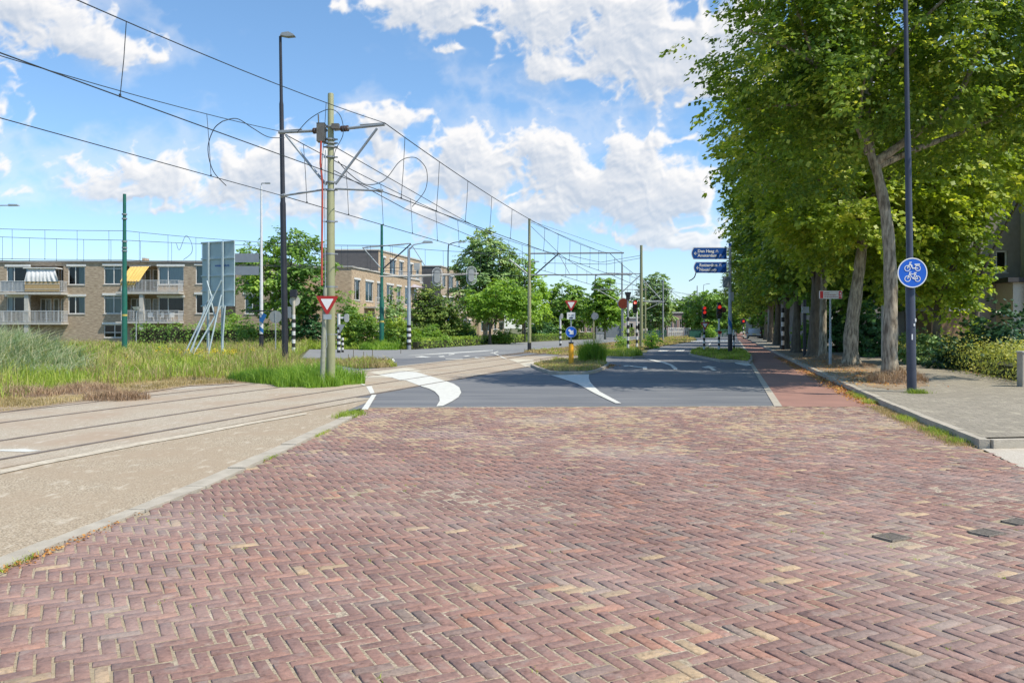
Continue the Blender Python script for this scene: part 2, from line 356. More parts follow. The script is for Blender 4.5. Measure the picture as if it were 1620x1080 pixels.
# cycle path and pavement on the right
PK = lambda Y: 3.2 + .257 * Y     # kerb line x
sheet('cycle_path', [G(1226, 643.2), (10.4, 35.9), (15.9, 56), (27.3, 99), (41, 150), (95, 350), (98, 352), (44.5, 155), (PK(99) + .05, 99), (PK(56), 56), (PK(36), 36), (PK(16.5), 16.5)], .006, M_red)
b = MB()
for a, c in (((5.36, 16.6), (10.45, 35.9)), ((10.45, 35.9), (15.95, 56)), ((15.95, 56), (27.35, 99))):
    b.add([(a[0] - .06, a[1], .011), (a[0] + .1, a[1], .011), (c[0] + .1, c[1], .011), (c[0] - .06, c[1], .011)], [(0, 1, 2, 3)])
struct(b.build('path_edge_strip', M_kerb))
CK = [(6.2, 10.9), (6.86, 13.9), (7.5, 16.56), (PK(22), 22), (PK(32), 32), (PK(48), 48), (PK(70), 70), (PK(99), 99), (PK(150), 150)]
pave = [(6.34, 11.08), (6.99, 13.9), (7.63, 16.56)] + [(PK(Y) + .13, Y) for Y in (22, 32, 48, 70, 99, 150)] + [(52, 150), (44, 99), (33, 66), (24, 48), (19, 36.5), (15.2, 26.5), (14.2, 22.5), (14.5, 18), (15, 12.125)]
def slabmat():
    m = M_paver.copy(); m.name = 'paving_slabs'; t = m.node_tree; b = t.nodes['Principled BSDF']
    src = b.inputs['Base Color'].links[0].from_socket
    g = t.nodes.new('ShaderNodeNewGeometry'); mp = t.nodes.new('ShaderNodeMapping'); mp.inputs['Rotation'].default_value = (0, 0, R(14.5)); t.links.new(g.outputs['Position'], mp.inputs[0])
    br = t.nodes.new('ShaderNodeTexBrick'); br.inputs['Scale'].default_value = 1; br.inputs['Brick Width'].default_value = .3; br.inputs['Row Height'].default_value = .3; br.inputs['Mortar Size'].default_value = .006
    br.inputs['Color1'].default_value = (1, 1, 1, 1); br.inputs['Color2'].default_value = (.78, .78, .78, 1); br.inputs['Mortar'].default_value = (.3, .28, .25, 1); t.links.new(mp.outputs[0], br.inputs['Vector'])
    x = t.nodes.new('ShaderNodeMix'); x.data_type = 'RGBA'; x.blend_type = 'MULTIPLY'; x.inputs[0].default_value = .8; t.links.new(src, x.inputs[6]); t.links.new(br.outputs[0], x.inputs[7]); t.links.new(x.outputs[2], b.inputs['Base Color'])
    return m
sheet('pavement', pave, .12, slabmat())
b = MB()
def kerb_run(b, pts, w, z0, z1, gap=1.0):
    for a, c in zip(pts[:-1], pts[1:]):
        a = Vector(a); c = Vector(c); d = c - a; n = max(1, int(round(d.length / gap))); u = d.normalized(); nn = Vector((u.y, -u.x))
        for k in range(n):
            p = a + d * (k / n) + u * .004; q = a + d * ((k + 1) / n) - u * .004; dz = random.uniform(-.006, .006)
            b.slab([p, q, q + nn * w, p + nn * w], z0, z1 + dz)
random.seed(3)
kerb_run(b, CK, .13, -.03, .122)
struct(b.build('kerb', M_kerb))
b = MB(); kerb_run(b, [(15, 12.0), (6.33, 10.96)], -.13, -.03, .121); struct(b.build('kerb_return', M_kerb))
sheet('driveway', [(6.2, 10.85), (5.79, 9.29), (5.2, 6.5), (16, 3), (16, 11.9)], .003, speckle('driveway_concrete', (.50, .45, .38), (.38, .33, .26), (.6, .56, .48), (.42, .36, .28), .5))
# flat kerb stones between the bricks and the apron
b = MB(); random.seed(5)
def lerp_line(pts, Y):
    for a, c in zip(pts[:-1], pts[1:]):
        if a[1] <= Y <= c[1]: return a[0] + (c[0] - a[0]) * (Y - a[1]) / (c[1] - a[1])
    return pts[-1][0] if Y > pts[-1][1] else pts[0][0]
Y = -4
while Y < 14.9:
    Y2 = min(Y + random.uniform(.9, 1.1), 15.2)
    zz = .03 + random.uniform(-.006, .008)
    b.slab([(lerp_line(K_in, Y + .01), Y + .01), (lerp_line(K_out, Y + .01), Y + .01), (lerp_line(K_out, Y2 - .01), Y2 - .01), (lerp_line(K_in, Y2 - .01), Y2 - .01)][::-1], -.03, zz); Y = Y2
struct(b.build('edging_stones', M_kerb))
# ---- herringbone clinker paving, every clinker a bevelled block in one surface mesh
brick_poly = [(lerp_line(K_out, -2) , -2)] + [(x + .012, y) for x, y in K_out[2:]] + [G(575, 646), G(700, 644), G(1226, 643.4), (7.46, 16.5), (6.84, 13.9), (6.16, 10.9), (5.79, 9.29), (5.2, 6.5), (4.8, 3), (4.6, -2)]
sheet('brick_bedding', [(x, y) for x, y in brick_poly], -.0005, M_sand)
random.seed(11); rng = np.random.default_rng(4)
BL, BW, TH = .2, .079, R(28)
ct, st_ = math.cos(TH), math.sin(TH); V = []; Fc = []; CA = []
PAL = dict(m=[(.236, .137, .11), (.222, .131, .107), (.25, .143, .112), (.208, .125, .104)], o=[(.295, .155, .11), (.28, .15, .107)], g=[(.215, .15, .125), (.20, .14, .118), (.235, .175, .142)], y=[(.36, .26, .16), (.33, .24, .15)])
def palette(x, y):
    n1 = noise.noise(Vector((x * .45, y * .45, 3.1))); n2 = noise.noise(Vector((x * .9, y * 1.1, 8.2)))
    pr = .03 + .04 * (x > 1); pg = .06 + .15 * max(0, min(1, (x + 1) / 3)); 
    py = .008 + (.022 if x > .3 else 0) * (1 + 2 * n1) + .06 * max(0, n2) * (y > 6)
    if y > 10.3: py = .12 + .45 * max(0, n2 + .25) * min(1, (y - 10.3) / 2.5) + .12 * min(1, (y - 10.3) / 4)
    if x < -1 and y < 8: py = .012
    r = random.random()
    k = 'y' if r < py else 'o' if r < py + pr else 'g' if r < py + pr + pg else 'm'
    c = random.choice(PAL[k]); f = random.uniform(.88, 1.12) * (1 + .12 * n1)
    return (c[0] * f, c[1] * f, c[2] * f)
GR = [(W_[0], W_[1]) for W_ in (G(1410, 851), G(1560, 844), G(1612, 827))]
for i in range(-190, 190):
    for j in range(-70, 70):
        for kind in (0, 1):
            u0 = i * BW + j * BL; v0 = -i * BW + j * BL
            if kind == 0: cu, cv, lu, lv = u0 + BL / 2, v0 + BW / 2, BL, BW
            else: cu, cv, lu, lv = u0 + BW / 2, v0 - BL / 2, BW, BL
            x = cu * ct - cv * st_; y = cu * st_ + cv * ct
            if y < 3.0 or y > 17 or x < -5 or x > 8: continue
            if abs(x) > .66 * y + .4: continue
            if not inpoly(x, y, brick_poly): continue
            if any(abs(x - g[0]) < .13 and abs(y - g[1]) < .11 for g in GR): continue
            jw = random.uniform(.007, .012); jx = (.006 if kind == 1 else .001) * max(0, min(1, (2.5 - x) / 3)) + jw; jw, jx = (jw, jx) if kind == 0 else (jx, jw); lu2 = lu / 2 - jw / 2; lv2 = lv / 2 - jx / 2
            z = random.gauss(0, .0018) + .006 * noise.noise(Vector((x * .6, y * .6, 0))); tx = random.gauss(0, .02); ty = random.gauss(0, .02); ra = random.gauss(0, .012); be = .0055
            # sink the edges of the field to the levels around it
            base = len(V)
            for (ru, rv, zz) in ((lu2, lv2, -.03), (lu2, lv2, -.0045), (lu2 - be, lv2 - be, 0)):
                for su, sv in ((-1, -1), (1, -1), (1, 1), (-1, 1)):
                    a = su * ru; c = sv * rv
                    if zz > -.02: a += random.gauss(0, .0012); c += random.gauss(0, .0012)
                    a, c = a - c * ra, c + a * ra
                    p = cu + a; q = cv + c
                    V.append((p * ct - q * st_, p * st_ + q * ct, zz + z + .0055 + a * tx + c * ty))
            for k in range(4):
                k2 = (k + 1) % 4
                Fc.append((base + k, base + k2, base + 4 + k2, base + 4 + k)); Fc.append((base + 4 + k, base + 4 + k2, base + 8 + k2, base + 8 + k))
            Fc.append((base + 8, base + 9, base + 10, base + 11))
            col = palette(x, y); CA += [(*col, 1)] * 12
m = bpy.data.materials.new('clinker_brick'); m.use_nodes = True; t = m.node_tree; pb = t.nodes['Principled BSDF']; pb.inputs['Roughness'].default_value = .8
at_ = t.nodes.new('ShaderNodeAttribute'); at_.attribute_name = 'col'
gp = t.nodes.new('ShaderNodeNewGeometry').outputs['Position']
def tn(sc, lo, hi, det=6):
    n = t.nodes.new('ShaderNodeTexNoise'); n.inputs['Scale'].default_value = sc; n.inputs['Detail'].default_value = det; t.links.new(gp, n.inputs['Vector'])
    r = t.nodes.new('ShaderNodeMapRange'); t.links.new(n.outputs[0], r.inputs[0]); r.inputs[1].default_value = lo; r.inputs[2].default_value = hi; return r.outputs[0], n.outputs[0]
def tm(f, a, c, bt='MIX', fac=None):
    x = t.nodes.new('ShaderNodeMix'); x.data_type = 'RGBA'; x.blend_type = bt
    if f is not None: t.links.new(f, x.inputs[0])
    else: x.inputs[0].default_value = fac
    for i, v in ((6, a), (7, c)):
        if isinstance(v, tuple): x.inputs[i].default_value = (*v, 1)
        else: t.links.new(v, x.inputs[i])
    return x.outputs[2]
f, raw = tn(38, .35, .7); c = tm(f, at_.outputs['Color'], (1.35, 1.32, 1.3), 'MULTIPLY')
f, _ = tn(11, .56, .80); c = tm(f, c, (.33, .25, .21)); f, _ = tn(24, .55, .72, 8); c = tm(f, c, (.62, .58, .56), 'MULTIPLY'); f, _ = tn(.9, .45, .75, 4); c = tm(f, c, (.80, .80, .82), 'MULTIPLY')
f, _ = tn(.55, .50, .78, 8); f2 = t.nodes.new('ShaderNodeMath'); f2.operation = 'MULTIPLY'; t.links.new(f, f2.inputs[0]); f2.inputs[1].default_value = .5; c = tm(f2.outputs[0], c, (.40, .33, .30))
f, _ = tn(160, .62, .75, 2); c = tm(f, c, (.12, .09, .08))
t.links.new(c, pb.inputs['Base Color'])
bp = t.nodes.new('ShaderNodeBump'); bp.inputs['Strength'].default_value = .7; bp.inputs['Distance'].default_value = .008; t.links.new(raw, bp.inputs['Height']); t.links.new(bp.outputs[0], pb.inputs['Normal'])
bo = npmesh('brick_road', np.array(V), np.array(Fc), m, None, nper=4)
ca = bo.data.attributes.new('col', 'FLOAT_COLOR', 'POINT'); ca.data.foreach_set('color', np.array(CA, dtype=np.float32).ravel()); struct(bo)
# drain gratings
M_iron = mat('cast_iron', (.26, .22, .18), (.13, .11, .09), 30, .7, .3, metal=.0)
for k, (gx, gy) in enumerate(GR):
    r_ = thing('drain_grate', ['cast iron drain grate with a yellow brick edge, left of the three', 'cast iron drain grate, the middle of the three in the brick road', 'cast iron drain grate at the right edge of the photo'][k], 'drain grate', (gx, gy, .012), TH, 'drain grates in the brick road')
    b = MB(); s = .105
    b.box(-s, s, -.09, -.078, -.02, .004).box(-s, s, .078, .09, -.02, .004).box(-s, -s + .015, -.085, .085, -.02, .004).box(s - .015, s, -.085, .085, -.02, .004); b.build('frame', M_iron, r_)
    b = MB()
    for q in range(8): b.box(-s + .022 + q * .027, -s + .039 + q * .027, -.085, .085, -.015, .001)
    b.build('bars', M_iron, r_)
    b = MB(); b.box(-s + .015, s - .015, -.085, .085, -.03, -.021); b.build('sump', M_soil, r_)
# ---- painted markings
def mark(name, poly, m=None, z=.014): return sheet(name, poly, z, m or M_white)
c4 = lambda l: crop(l, 540, 540, 6.75); c5 = lambda l: crop(l, 780, 520, 6.75)
mark('road_marking', c4([(265, 485), (325, 480), (355, 555), (310, 562)])); mark('road_marking', c4([(325, 575), (375, 572), (282, 732), (215, 732)])); mark('road_marking', c4([(145, 430), (160, 428), (262, 468), (240, 474)]))
mark('road_marking_curve', c4([(400, 360), (640, 318), (800, 330), (960, 375), (1110, 425), (1200, 455), (1260, 495), (1280, 550), (1250, 600), (1180, 645), (1085, 693), (1015, 698), (1050, 640), (1045, 590), (1000, 540), (930, 505), (860, 485), (810, 465), (690, 420), (640, 420), (540, 390)]))
mark('road_marking_cream', c4([(300, 332), (680, 283), (745, 288), (860, 318), (800, 328), (640, 316), (400, 358)]), M_cream)
mark('road_marking_pale', c4([(145, 372), (420, 366), (560, 392), (400, 384), (145, 390)]), M_cream)
mark('road_marking_wedge', c5([(620, 498), (1025, 490), (1022, 530), (1040, 575), (1080, 620), (1140, 675), (1370, 800), (1310, 800), (1100, 700), (900, 590)]))
mark('road_marking_cream', c5([(165, 325), (440, 330), (420, 348), (260, 362)]), M_cream); mark('road_marking_cream', c5([(285, 372), (440, 352), (650, 342), (640, 356), (430, 385), (400, 412), (345, 408)]), M_cream)
mark('road_marking', c4([(90, 190), (560, 186), (575, 216), (130, 212)])); mark('road_marking', c4([(690, 152), (1180, 120), (1620, 92), (1620, 100), (1180, 130), (720, 152)]))
for a in ([(780, 168), (860, 158), (960, 172), (900, 176)], [(1030, 160), (1090, 155), (1110, 166), (1050, 168)], [(1140, 140), (1200, 132), (1215, 138), (1150, 148)], [(1300, 158), (1350, 152), (1380, 160), (1330, 164)], [(1430, 170), (1540, 180), (1525, 186), (1420, 178)], [(1110, 186), (1290, 184), (1300, 190), (1115, 192)], [(1585, 122), (1620, 118), (1620, 128)]): mark('road_marking', c4(a))
mark('road_marking', [p for p in crop([(0, 262), (15, 262), (150, 322), (130, 326)], 780, 520, 6.75)]); mark('road_marking', crop([(0, 258), (50, 240), (60, 244), (14, 264)], 780, 520, 6.75))
ca4 = lambda l: crop(l, 840, 360, 4.154)
mark('road_marking_line', ca4([(760, 862), (785, 866), (880, 884), (925, 900), (962, 925), (962, 935), (940, 935), (915, 908), (870, 892), (790, 874)]))
mark('road_marking', ca4([(605, 908), (640, 905), (650, 914), (615, 915)])); mark('road_marking', ca4([(735, 915), (760, 915), (765, 932), (735, 930)])); mark('road_marking', ca4([(640, 906), (735, 918), (735, 924), (640, 912)]))
ca5 = lambda l: crop(l, 1060, 370, 4.32)
mark('road_marking_arrow', ca5([(215, 912), (262, 903), (325, 915), (290, 917), (320, 934), (295, 936), (265, 919), (240, 918)]))
mark('road_marking', ca5([(235, 780), (275, 745), (282, 748), (245, 784)]))
mark('road_marking', crop([(0, 775), (40, 762), (150, 765), (110, 780)], 1040, 460, 8.1)); mark('road_marking', crop([(245, 762), (360, 755), (330, 774), (225, 776)], 1040, 460, 8.1)); mark('road_marking', crop([(430, 762), (560, 758), (540, 776), (420, 774)], 1040, 460, 8.1))
mark('stop_line', crop([(430, 632), (1000, 632), (1000, 650), (430, 650)], 1040, 460, 8.1))
mark('island_edge_line', ca5([(440, 880), (530, 882), (560, 900), (520, 904), (450, 888)]))
# cream edge line along the near track
ln = [(0, 751, 745), (67, 736, 730), (222, 705, 700), (300, 691, 686), (400, 671, 668), (485, 656, 653.5)]
mark('track_edge_line', [G(a, b_) for a, b_, _ in ln] + [G(a, c_) for a, _, c_ in ln[::-1]] , mat('worn_line_paint', (.56, .49, .38), (.42, .36, .27), 8, .8, pos=True, contrast=2), .013)
mark('apron_scuffed_line', PX([(0, 712), (40, 711), (66, 714), (40, 716), (0, 714.5)]), M_white, .0125)

b = MB(); rj = random.Random(6); P_ = [G(575, 645.6)] + [G(575 + 650 * k / 60, 645.6 - 2.4 * k / 60) for k in range(1, 61)]
vs = []
for p in P_: vs += [(p[0], p[1] - .03 - rj.random() * .03, .0075), (p[0], p[1] + .05 + rj.random() * .10, .0075)]
b.add(vs, [(2 * k, 2 * k + 2, 2 * k + 3, 2 * k + 1) for k in range(len(P_) - 1)]); struct(b.build('sandy_joint', M_sand))
# ================================================================== CLOUDS: part of the sky, a shell 1.4 km out whose opacity and brightness are worked out per vertex
def vnoise(x, y, seed):
    r_ = np.random.default_rng(seed); T = r_.random((256, 256))
    xi = np.floor(x).astype(int); yi = np.floor(y).astype(int); fx = x - xi; fy = y - yi
    fx = fx * fx * fx * (fx * (fx * 6 - 15) + 10); fy = fy * fy * fy * (fy * (fy * 6 - 15) + 10)
    a = T[xi & 255, yi & 255]; b_ = T[(xi + 1) & 255, yi & 255]; c = T[xi & 255, (yi + 1) & 255]; d = T[(xi + 1) & 255, (yi + 1) & 255]
    return (a * (1 - fx) + b_ * fx) * (1 - fy) + (c * (1 - fx) + d * fx) * fy
def fbm(x, y, sc, oc, seed, bil=False, gain=.52):
    o = 0; w = 1; tot = 0
    for k in range(oc):
        ca_, sa_ = math.cos(k * 1.3), math.sin(k * 1.3)
        n = vnoise((x * ca_ - y * sa_) * sc + 37, (x * sa_ + y * ca_) * sc + 91, seed + k)
        if bil: n = 1 - abs(2 * n - 1)
        o = o + w * n; tot += w; w *= gain; sc *= 2.03
    return o / tot
st = R(.07); azs = np.arange(R(-43), R(43), st); els = np.arange(R(.2), R(31), st)
A, E = np.meshgrid(azs, els)
gx = np.tan(A) * F + 810; gy = HY - np.tan(E) / np.cos(A) * F      # direction as photo-plane coordinates of the sky
u, v = A * 60, E * 60
wx = fbm(u, v, .35, 4, 5) - .5; wy = fbm(u, v, .35, 4, 25) - .5
def rawd(dx, dy):
    qx = gx + dx + wx * 60; qy = gy + dy + wy * 45; m_ = np.full(A.shape, -3.0)
    for (px, py, rx, ry, w) in CL:
        yy = (qy - py) / ry; yy = np.where(yy > 0, yy * 1.45, yy)
        d = w - np.sqrt(((qx - px) / rx) ** 2 + yy ** 2)
        m_ = np.where(d > -1, np.log(np.exp(4 * np.clip(m_, -3, 3)) + np.exp(4 * d)) / 4, np.maximum(m_, d))
    return m_
m0 = rawd(0, 0)
nb = fbm(u + wx * 2, v * 1.25 + wy * 2, .33, 7, 40, True, .55); nf = fbm(u, v * 1.2, .5, 8, 60, False, .52)
D = m0 * 1.05 + (nb - .52) * 2.0 + (nf - .5) * 1.25 + .02
D = np.clip(D, -1, 1.6)
al = np.clip((D + .02) / .62, 0, 1); al = al * al * (3 - 2 * al)
# march towards the sun side (up and to the right) through the cloud
dens = np.clip(D, 0, 1.0); sh = np.zeros_like(dens)
for k in range(1, 15):
    q = np.roll(dens, (-k * 2, -k), (0, 1)); q[-2 * k:] = 0; sh += q
sh /= 14
edge = np.clip((D - .0) / .5, 0, 1)
dn = D - np.roll(D, (-3, -2), (0, 1))
litc = np.exp(-sh * 2.3) * 1.04 + np.clip(dn, -.5, .5) * .75 + .16
litc = np.clip(litc * (.80 + .35 * nb), 0, 1)
warm = np.array([1.02, 1.0, .985]); cold = np.array([.58, .65, .76])
Ccol = cold + (warm - cold) * litc[..., None]
low = np.clip(1 - (E / R(9)), 0, 1)[..., None]                # far clouds near the horizon are paler and bluer
Ccol = Ccol * (1 - .28 * low) + np.array([.68, .80, .92]) * .28 * low; al = al * (1 - .25 * low[..., 0])
thin = np.clip((fbm(u, v * 1.6, .12, 6, 80) - .50) * 2.2, 0, .28) * np.clip((D + 1.0), 0, 1); al = np.maximum(al * .96, thin)
Rk = 1400.0; ny, nx = A.shape
P = np.stack([np.sin(A) * np.cos(E), np.cos(A) * np.cos(E), np.sin(E)], -1) * Rk; P[..., 2] += H
idx = np.arange(ny * nx).reshape(ny, nx)
Fq = np.stack([idx[:-1, :-1], idx[:-1, 1:], idx[1:, 1:], idx[1:, :-1]], -1).reshape(-1, 4)
av = al.ravel(); keep = av[Fq].max(1) > .004; Fq = Fq[keep]
used = np.unique(Fq); remap = np.zeros(ny * nx, int); remap[used] = np.arange(len(used)); Fq = remap[Fq]
mc = bpy.data.materials.new('cloud'); mc.use_nodes = True; t = mc.node_tree; t.nodes.clear()
at_ = t.nodes.new('ShaderNodeAttribute'); at_.attribute_name = 'ccol'; ar_ = t.nodes.new('ShaderNodeAttribute'); ar_.attribute_name = 'rnd'
em = t.nodes.new('ShaderNodeEmission'); em.inputs[1].default_value = CLOUD_STRENGTH; t.links.new(at_.outputs['Color'], em.inputs[0])
tp = t.nodes.new('ShaderNodeBsdfTransparent'); ms = t.nodes.new('ShaderNodeMixShader'); out = t.nodes.new('ShaderNodeOutputMaterial')
t.links.new(ar_.outputs['Fac'], ms.inputs[0]); t.links.new(tp.outputs[0], ms.inputs[1]); t.links.new(em.outputs[0], ms.inputs[2]); t.links.new(ms.outputs[0], out.inputs[0])
try: mc.cycles.emission_sampling = 'NONE'
except Exception: pass
co = npmesh('sky', P.reshape(-1, 3)[used], Fq, mc, None, av[used], 4, True)
a_ = co.data.attributes.new('ccol', 'FLOAT_COLOR', 'POINT'); a_.data.foreach_set('color', np.concatenate([Ccol.reshape(-1, 3)[used], np.ones((len(used), 1))], 1).astype(np.float32).ravel()); struct(co)
# ================================================================== BUILDINGS
M_bric = mat('facade_brick_tan', (.50, .40, .29), (.27, .20, .14), 2.5, .9, .3, 60, stretch=(1, 1, 5), detail=12, contrast=1.6)
M_bric2 = mat('facade_brick_ochre', (.56, .43, .29), (.33, .24, .16), 2.5, .9, .3, 60, stretch=(1, 1, 5), detail=12, contrast=1.6)
M_dkclad = mat('roof_storey_cladding', (.11, .105, .105), (.085, .08, .08), 3, .8)
M_wht = mat('white_frame', (.74, .73, .70), (.60, .59, .56), 5, .5)
M_conc = mat('concrete_band', (.56, .53, .48), (.42, .40, .36), 4, .8)
M_rail_w = mat('balcony_metal', (.62, .63, .63), (.5, .5, .5), 6, .5)
M_curt = mat('curtain', (.66, .70, .70), (.42, .47, .49), 3, .9, stretch=(8, 1, .4))
M_curtd = mat('curtain_green', (.36, .44, .42), (.2, .25, .25), 3, .9, stretch=(8, 1, .4))
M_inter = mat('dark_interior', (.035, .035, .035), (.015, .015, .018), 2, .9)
M_glass = bpy.data.materials.new('window_glass'); M_glass.use_nodes = True
_t = M_glass.node_tree; _t.nodes.clear(); _g = _t.nodes.new('ShaderNodeBsdfGlossy'); _g.inputs['Roughness'].default_value = .03; _g.inputs[0].default_value = (.85, .92, 1, 1)
_p = _t.nodes.new('ShaderNodeBsdfTransparent'); _p.inputs[0].default_value = (.75, .82, .84, 1); _f = _t.nodes.new('ShaderNodeFresnel'); _f.inputs[0].default_value = 1.5
_m = _t.nodes.new('ShaderNodeMixShader'); _o = _t.nodes.new('ShaderNodeOutputMaterial'); _t.links.new(_f.outputs[0], _m.inputs[0]); _t.links.new(_p.outputs[0], _m.inputs[1]); _t.links.new(_g.outputs[0], _m.inputs[2]); _t.links.new(_m.outputs[0], _o.inputs[0])
def wallh(b, x0, x1, z0, z1, holes, y=0, dep=.14, mi=0):
    xs = sorted({x0, x1, *[max(x0, min(x1, h[k])) for h in holes for k in (0, 1)]}); zs = sorted({z0, z1, *[max(z0, min(z1, h[k])) for h in holes for k in (2, 3)]})
    for i in range(len(xs) - 1):
        for j in range(len(zs) - 1):
            cx_, cz_ = (xs[i] + xs[i + 1]) / 2, (zs[j] + zs[j + 1]) / 2
            if any(h[0] < cx_ < h[1] and h[2] < cz_ < h[3] for h in holes): continue
            b.add([(xs[i], y, zs[j]), (xs[i + 1], y, zs[j]), (xs[i + 1], y, zs[j + 1]), (xs[i], y, zs[j + 1])], [(0, 1, 2, 3)], mi)
    for h in holes:
        d = h[4] if len(h) > 4 else dep
        a, c, e, g = h[:4]
        b.add([(a, y, e), (c, y, e), (c, y, g), (a, y, g), (a, y + d, e), (c, y + d, e), (c, y + d, g), (a, y + d, g)], [(0, 4, 5, 1), (1, 5, 6, 2), (2, 6, 7, 3), (3, 7, 4, 0)], mi)
def window(par, x0, x1, z0, z1, y=0, mull=(), trans=None, curt=None, M=None, fw=.07, sill=True, lintel=False):
    b = MB(); b.M = M; yy = y + .07; g = .003
    b.box(x0 + g, x0 + fw, yy, yy + .07, z0 + g, z1 - g).box(x1 - fw, x1 - g, yy, yy + .07, z0 + g, z1 - g).box(x0 + fw, x1 - fw, yy, yy + .07, z0 + g, z0 + fw).box(x0 + fw, x1 - fw, yy, yy + .07, z1 - fw, z1 - g)
    for f in mull: xm = x0 + (x1 - x0) * f; b.box(xm - .035, xm + .035, yy + .003, yy + .067, z0 + fw, z1 - fw)
    if trans: b.box(x0 + fw, x1 - fw, yy + .006, yy + .06, z0 + (z1 - z0) * trans - .03, z0 + (z1 - z0) * trans + .03)
    fr = b.build('window', M_wht, par)
    if sill: b = MB(); b.M = M; b.box(x0 - .05, x1 + .05, y - .05, y + .06, z0 - .07, z0 - .002); b.build('sill', M_conc, fr)
    if lintel: b = MB(); b.M = M; b.box(x0 - .12, x1 + .12, y - .06, y + .05, z1 + .003, z1 + .2); b.build('lintel', M_wht, fr)
    b = MB(); b.M = M; b.add([(x0 + fw, yy + .035, z0 + fw), (x1 - fw, yy + .035, z0 + fw), (x1 - fw, yy + .035, z1 - fw), (x0 + fw, yy + .035, z1 - fw)], [(0, 1, 2, 3)]); b.build('pane', M_glass, fr)
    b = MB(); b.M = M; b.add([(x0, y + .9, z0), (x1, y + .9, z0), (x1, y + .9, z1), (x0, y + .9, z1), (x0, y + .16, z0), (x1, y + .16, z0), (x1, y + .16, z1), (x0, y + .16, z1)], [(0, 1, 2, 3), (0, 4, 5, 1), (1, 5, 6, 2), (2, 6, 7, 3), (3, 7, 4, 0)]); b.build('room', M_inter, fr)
    if curt:
        b = MB(); b.M = M
        spans = {'full': [(0, 1)], 'open': [(0, .22), (.78, 1)], 'left': [(0, .45)], 'right': [(.55, 1)], 'half': [(0, 1)]}[curt]
        for s0, s1 in spans:
            b = MB(); b.M = M; xa, xb = x0 + (x1 - x0) * s0 + .03, x0 + (x1 - x0) * s1 - .03; n = max(6, int((xb - xa) / .09)); zl = z0 + (.45 * (z1 - z0) if curt == 'half' else .03)
            vs = []
            for k in range(n + 1):
                xx = xa + (xb - xa) * k / n; yc = y + .24 + .035 * (k % 2); vs += [(xx, yc, zl), (xx, yc, z1 - .02)]
            b.add(vs, [(2 * k, 2 * k + 2, 2 * k + 3, 2 * k + 1) for k in range(n)], 0, True)
            b.build('curtain', M_curt if (int(x0 * 7) % 3) else M_curtd, fr)
    return fr
def railing(par, x0, x1, z0, z1, y, M=None, sides=1.2, name='railing', step=.12, panel=None):
    b = MB(); b.M = M
    b.box(x0, x1, y - .025, y + .025, z1 - .05, z1).box(x0, x1, y - .02, y + .02, z0 + .06, z0 + .1)
    n = int((x1 - x0) / step)
    for k in range(n + 1): xx = x0 + (x1 - x0) * k / n; w = .03 if k % 9 == 0 else .011; b.box(xx - w, xx + w, y - .012, y + .012, z0 + .02, z1 - .045)
    if sides:
        for xx in (x0 - .0, x1 - .05):
            b.box(xx + .005, xx + .045, y + .03, y + sides, z1 - .048, z1 - .003); b.box(xx + .005, xx + .045, y + .03, y + sides, z0 + .06, z0 + .1)
            for k in range(1, int(sides / step)): b.box(xx + .013, xx + .035, y + k * step, y + k * step + .02, z0 + .05, z1 - .05)
    o = b.build(name, M_rail_w, par)
    if panel is not None:
        b = MB(); b.M = M; b.box(x0 + .06, x1 - .06, y + .03, y + .045, z0 + .1, z1 - .07); b.build('screen', panel, par)
    return o
YB = 77.0; KB = YB / F
cx = lambda c: (c / 3.484 - 810) * KB
cz = lambda c: H + (518 - (290 + c / 3.484)) * KB
dx2 = lambda c: (280 + c / 3.725 - 810) * KB
dz2 = lambda c: H + (518 - (330 + c / 3.725)) * KB
bl = thing('apartment_building', 'long tan brick apartment block with white balconies behind the grass field', 'building', (0, YB, 0))
ROOF = cz(430); xl, xr = cx(-220), dx2(640)
wins = []      # x0,x1,z0,z1,mull,trans,curt,lintel
def wu(a, b_, t, bo, **k): wins.append((cx(a), cx(b_), cz(bo), cz(t), k))
def wd_(a, b_, t, bo, **k): wins.append((dx2(a), dx2(b_), dz2(bo), dz2(t), k))
for t, bo in ((460, 545), (625, 705)): wu(35, 163, t, bo, mull=(.32,), curt='open', lintel=True); wu(375, 468, t - 2, bo + 14, mull=(.42,), curt='right', lintel=True)
for t, bo in ((455, 556), (617, 718)):
    wu(572, 670, t, bo, mull=(.55,), trans=.85, curt='full', lintel=True)
for t, bo in ((458, 598), (628, 760)): wu(872, 1012, t, bo - 40, mull=(.38,), curt='full' if t < 500 else None, lintel=True)
wu(572, 670, 778, 850, mull=(.6,), trans=.4, lintel=True)
wu(1078, 1180, 452, 555, mull=(.4,), curt='left', lintel=True); wu(1078, 1180, 612, 718, mull=(.4,), lintel=True)
wd_(398, 492, 388, 455, mull=(.5,), lintel=True); wd_(398, 500, 505, 620, mull=(.45,), curt='left', lintel=True)
wd_(560, 630, 388, 455, mull=(.5,), curt='full', lintel=True); wd_(560, 630, 505, 620, mull=(.5,), curt='full', lintel=True)
for q in range(2): wu(-150, -40, 458 + q * 162, 556 + q * 162, mull=(.5,), curt='full', lintel=True)
logs = [(cx(166), cx(350), cz(603), cz(455), 1.5), (cx(166), cx(350), cz(768), cz(618), 1.5), (cx(673), cx(868), cz(600), cz(455), 1.5), (cx(673), cx(868), cz(762), cz(618), 1.5),
        (dx2(250), dx2(345), dz2(480), dz2(345), 1.2), (dx2(250), dx2(345), dz2(640), dz2(512), 1.2)]
b = MB(); wallh(b, xl, xr, -.3, ROOF - .12, [w[:4] for w in wins] + logs, 0)
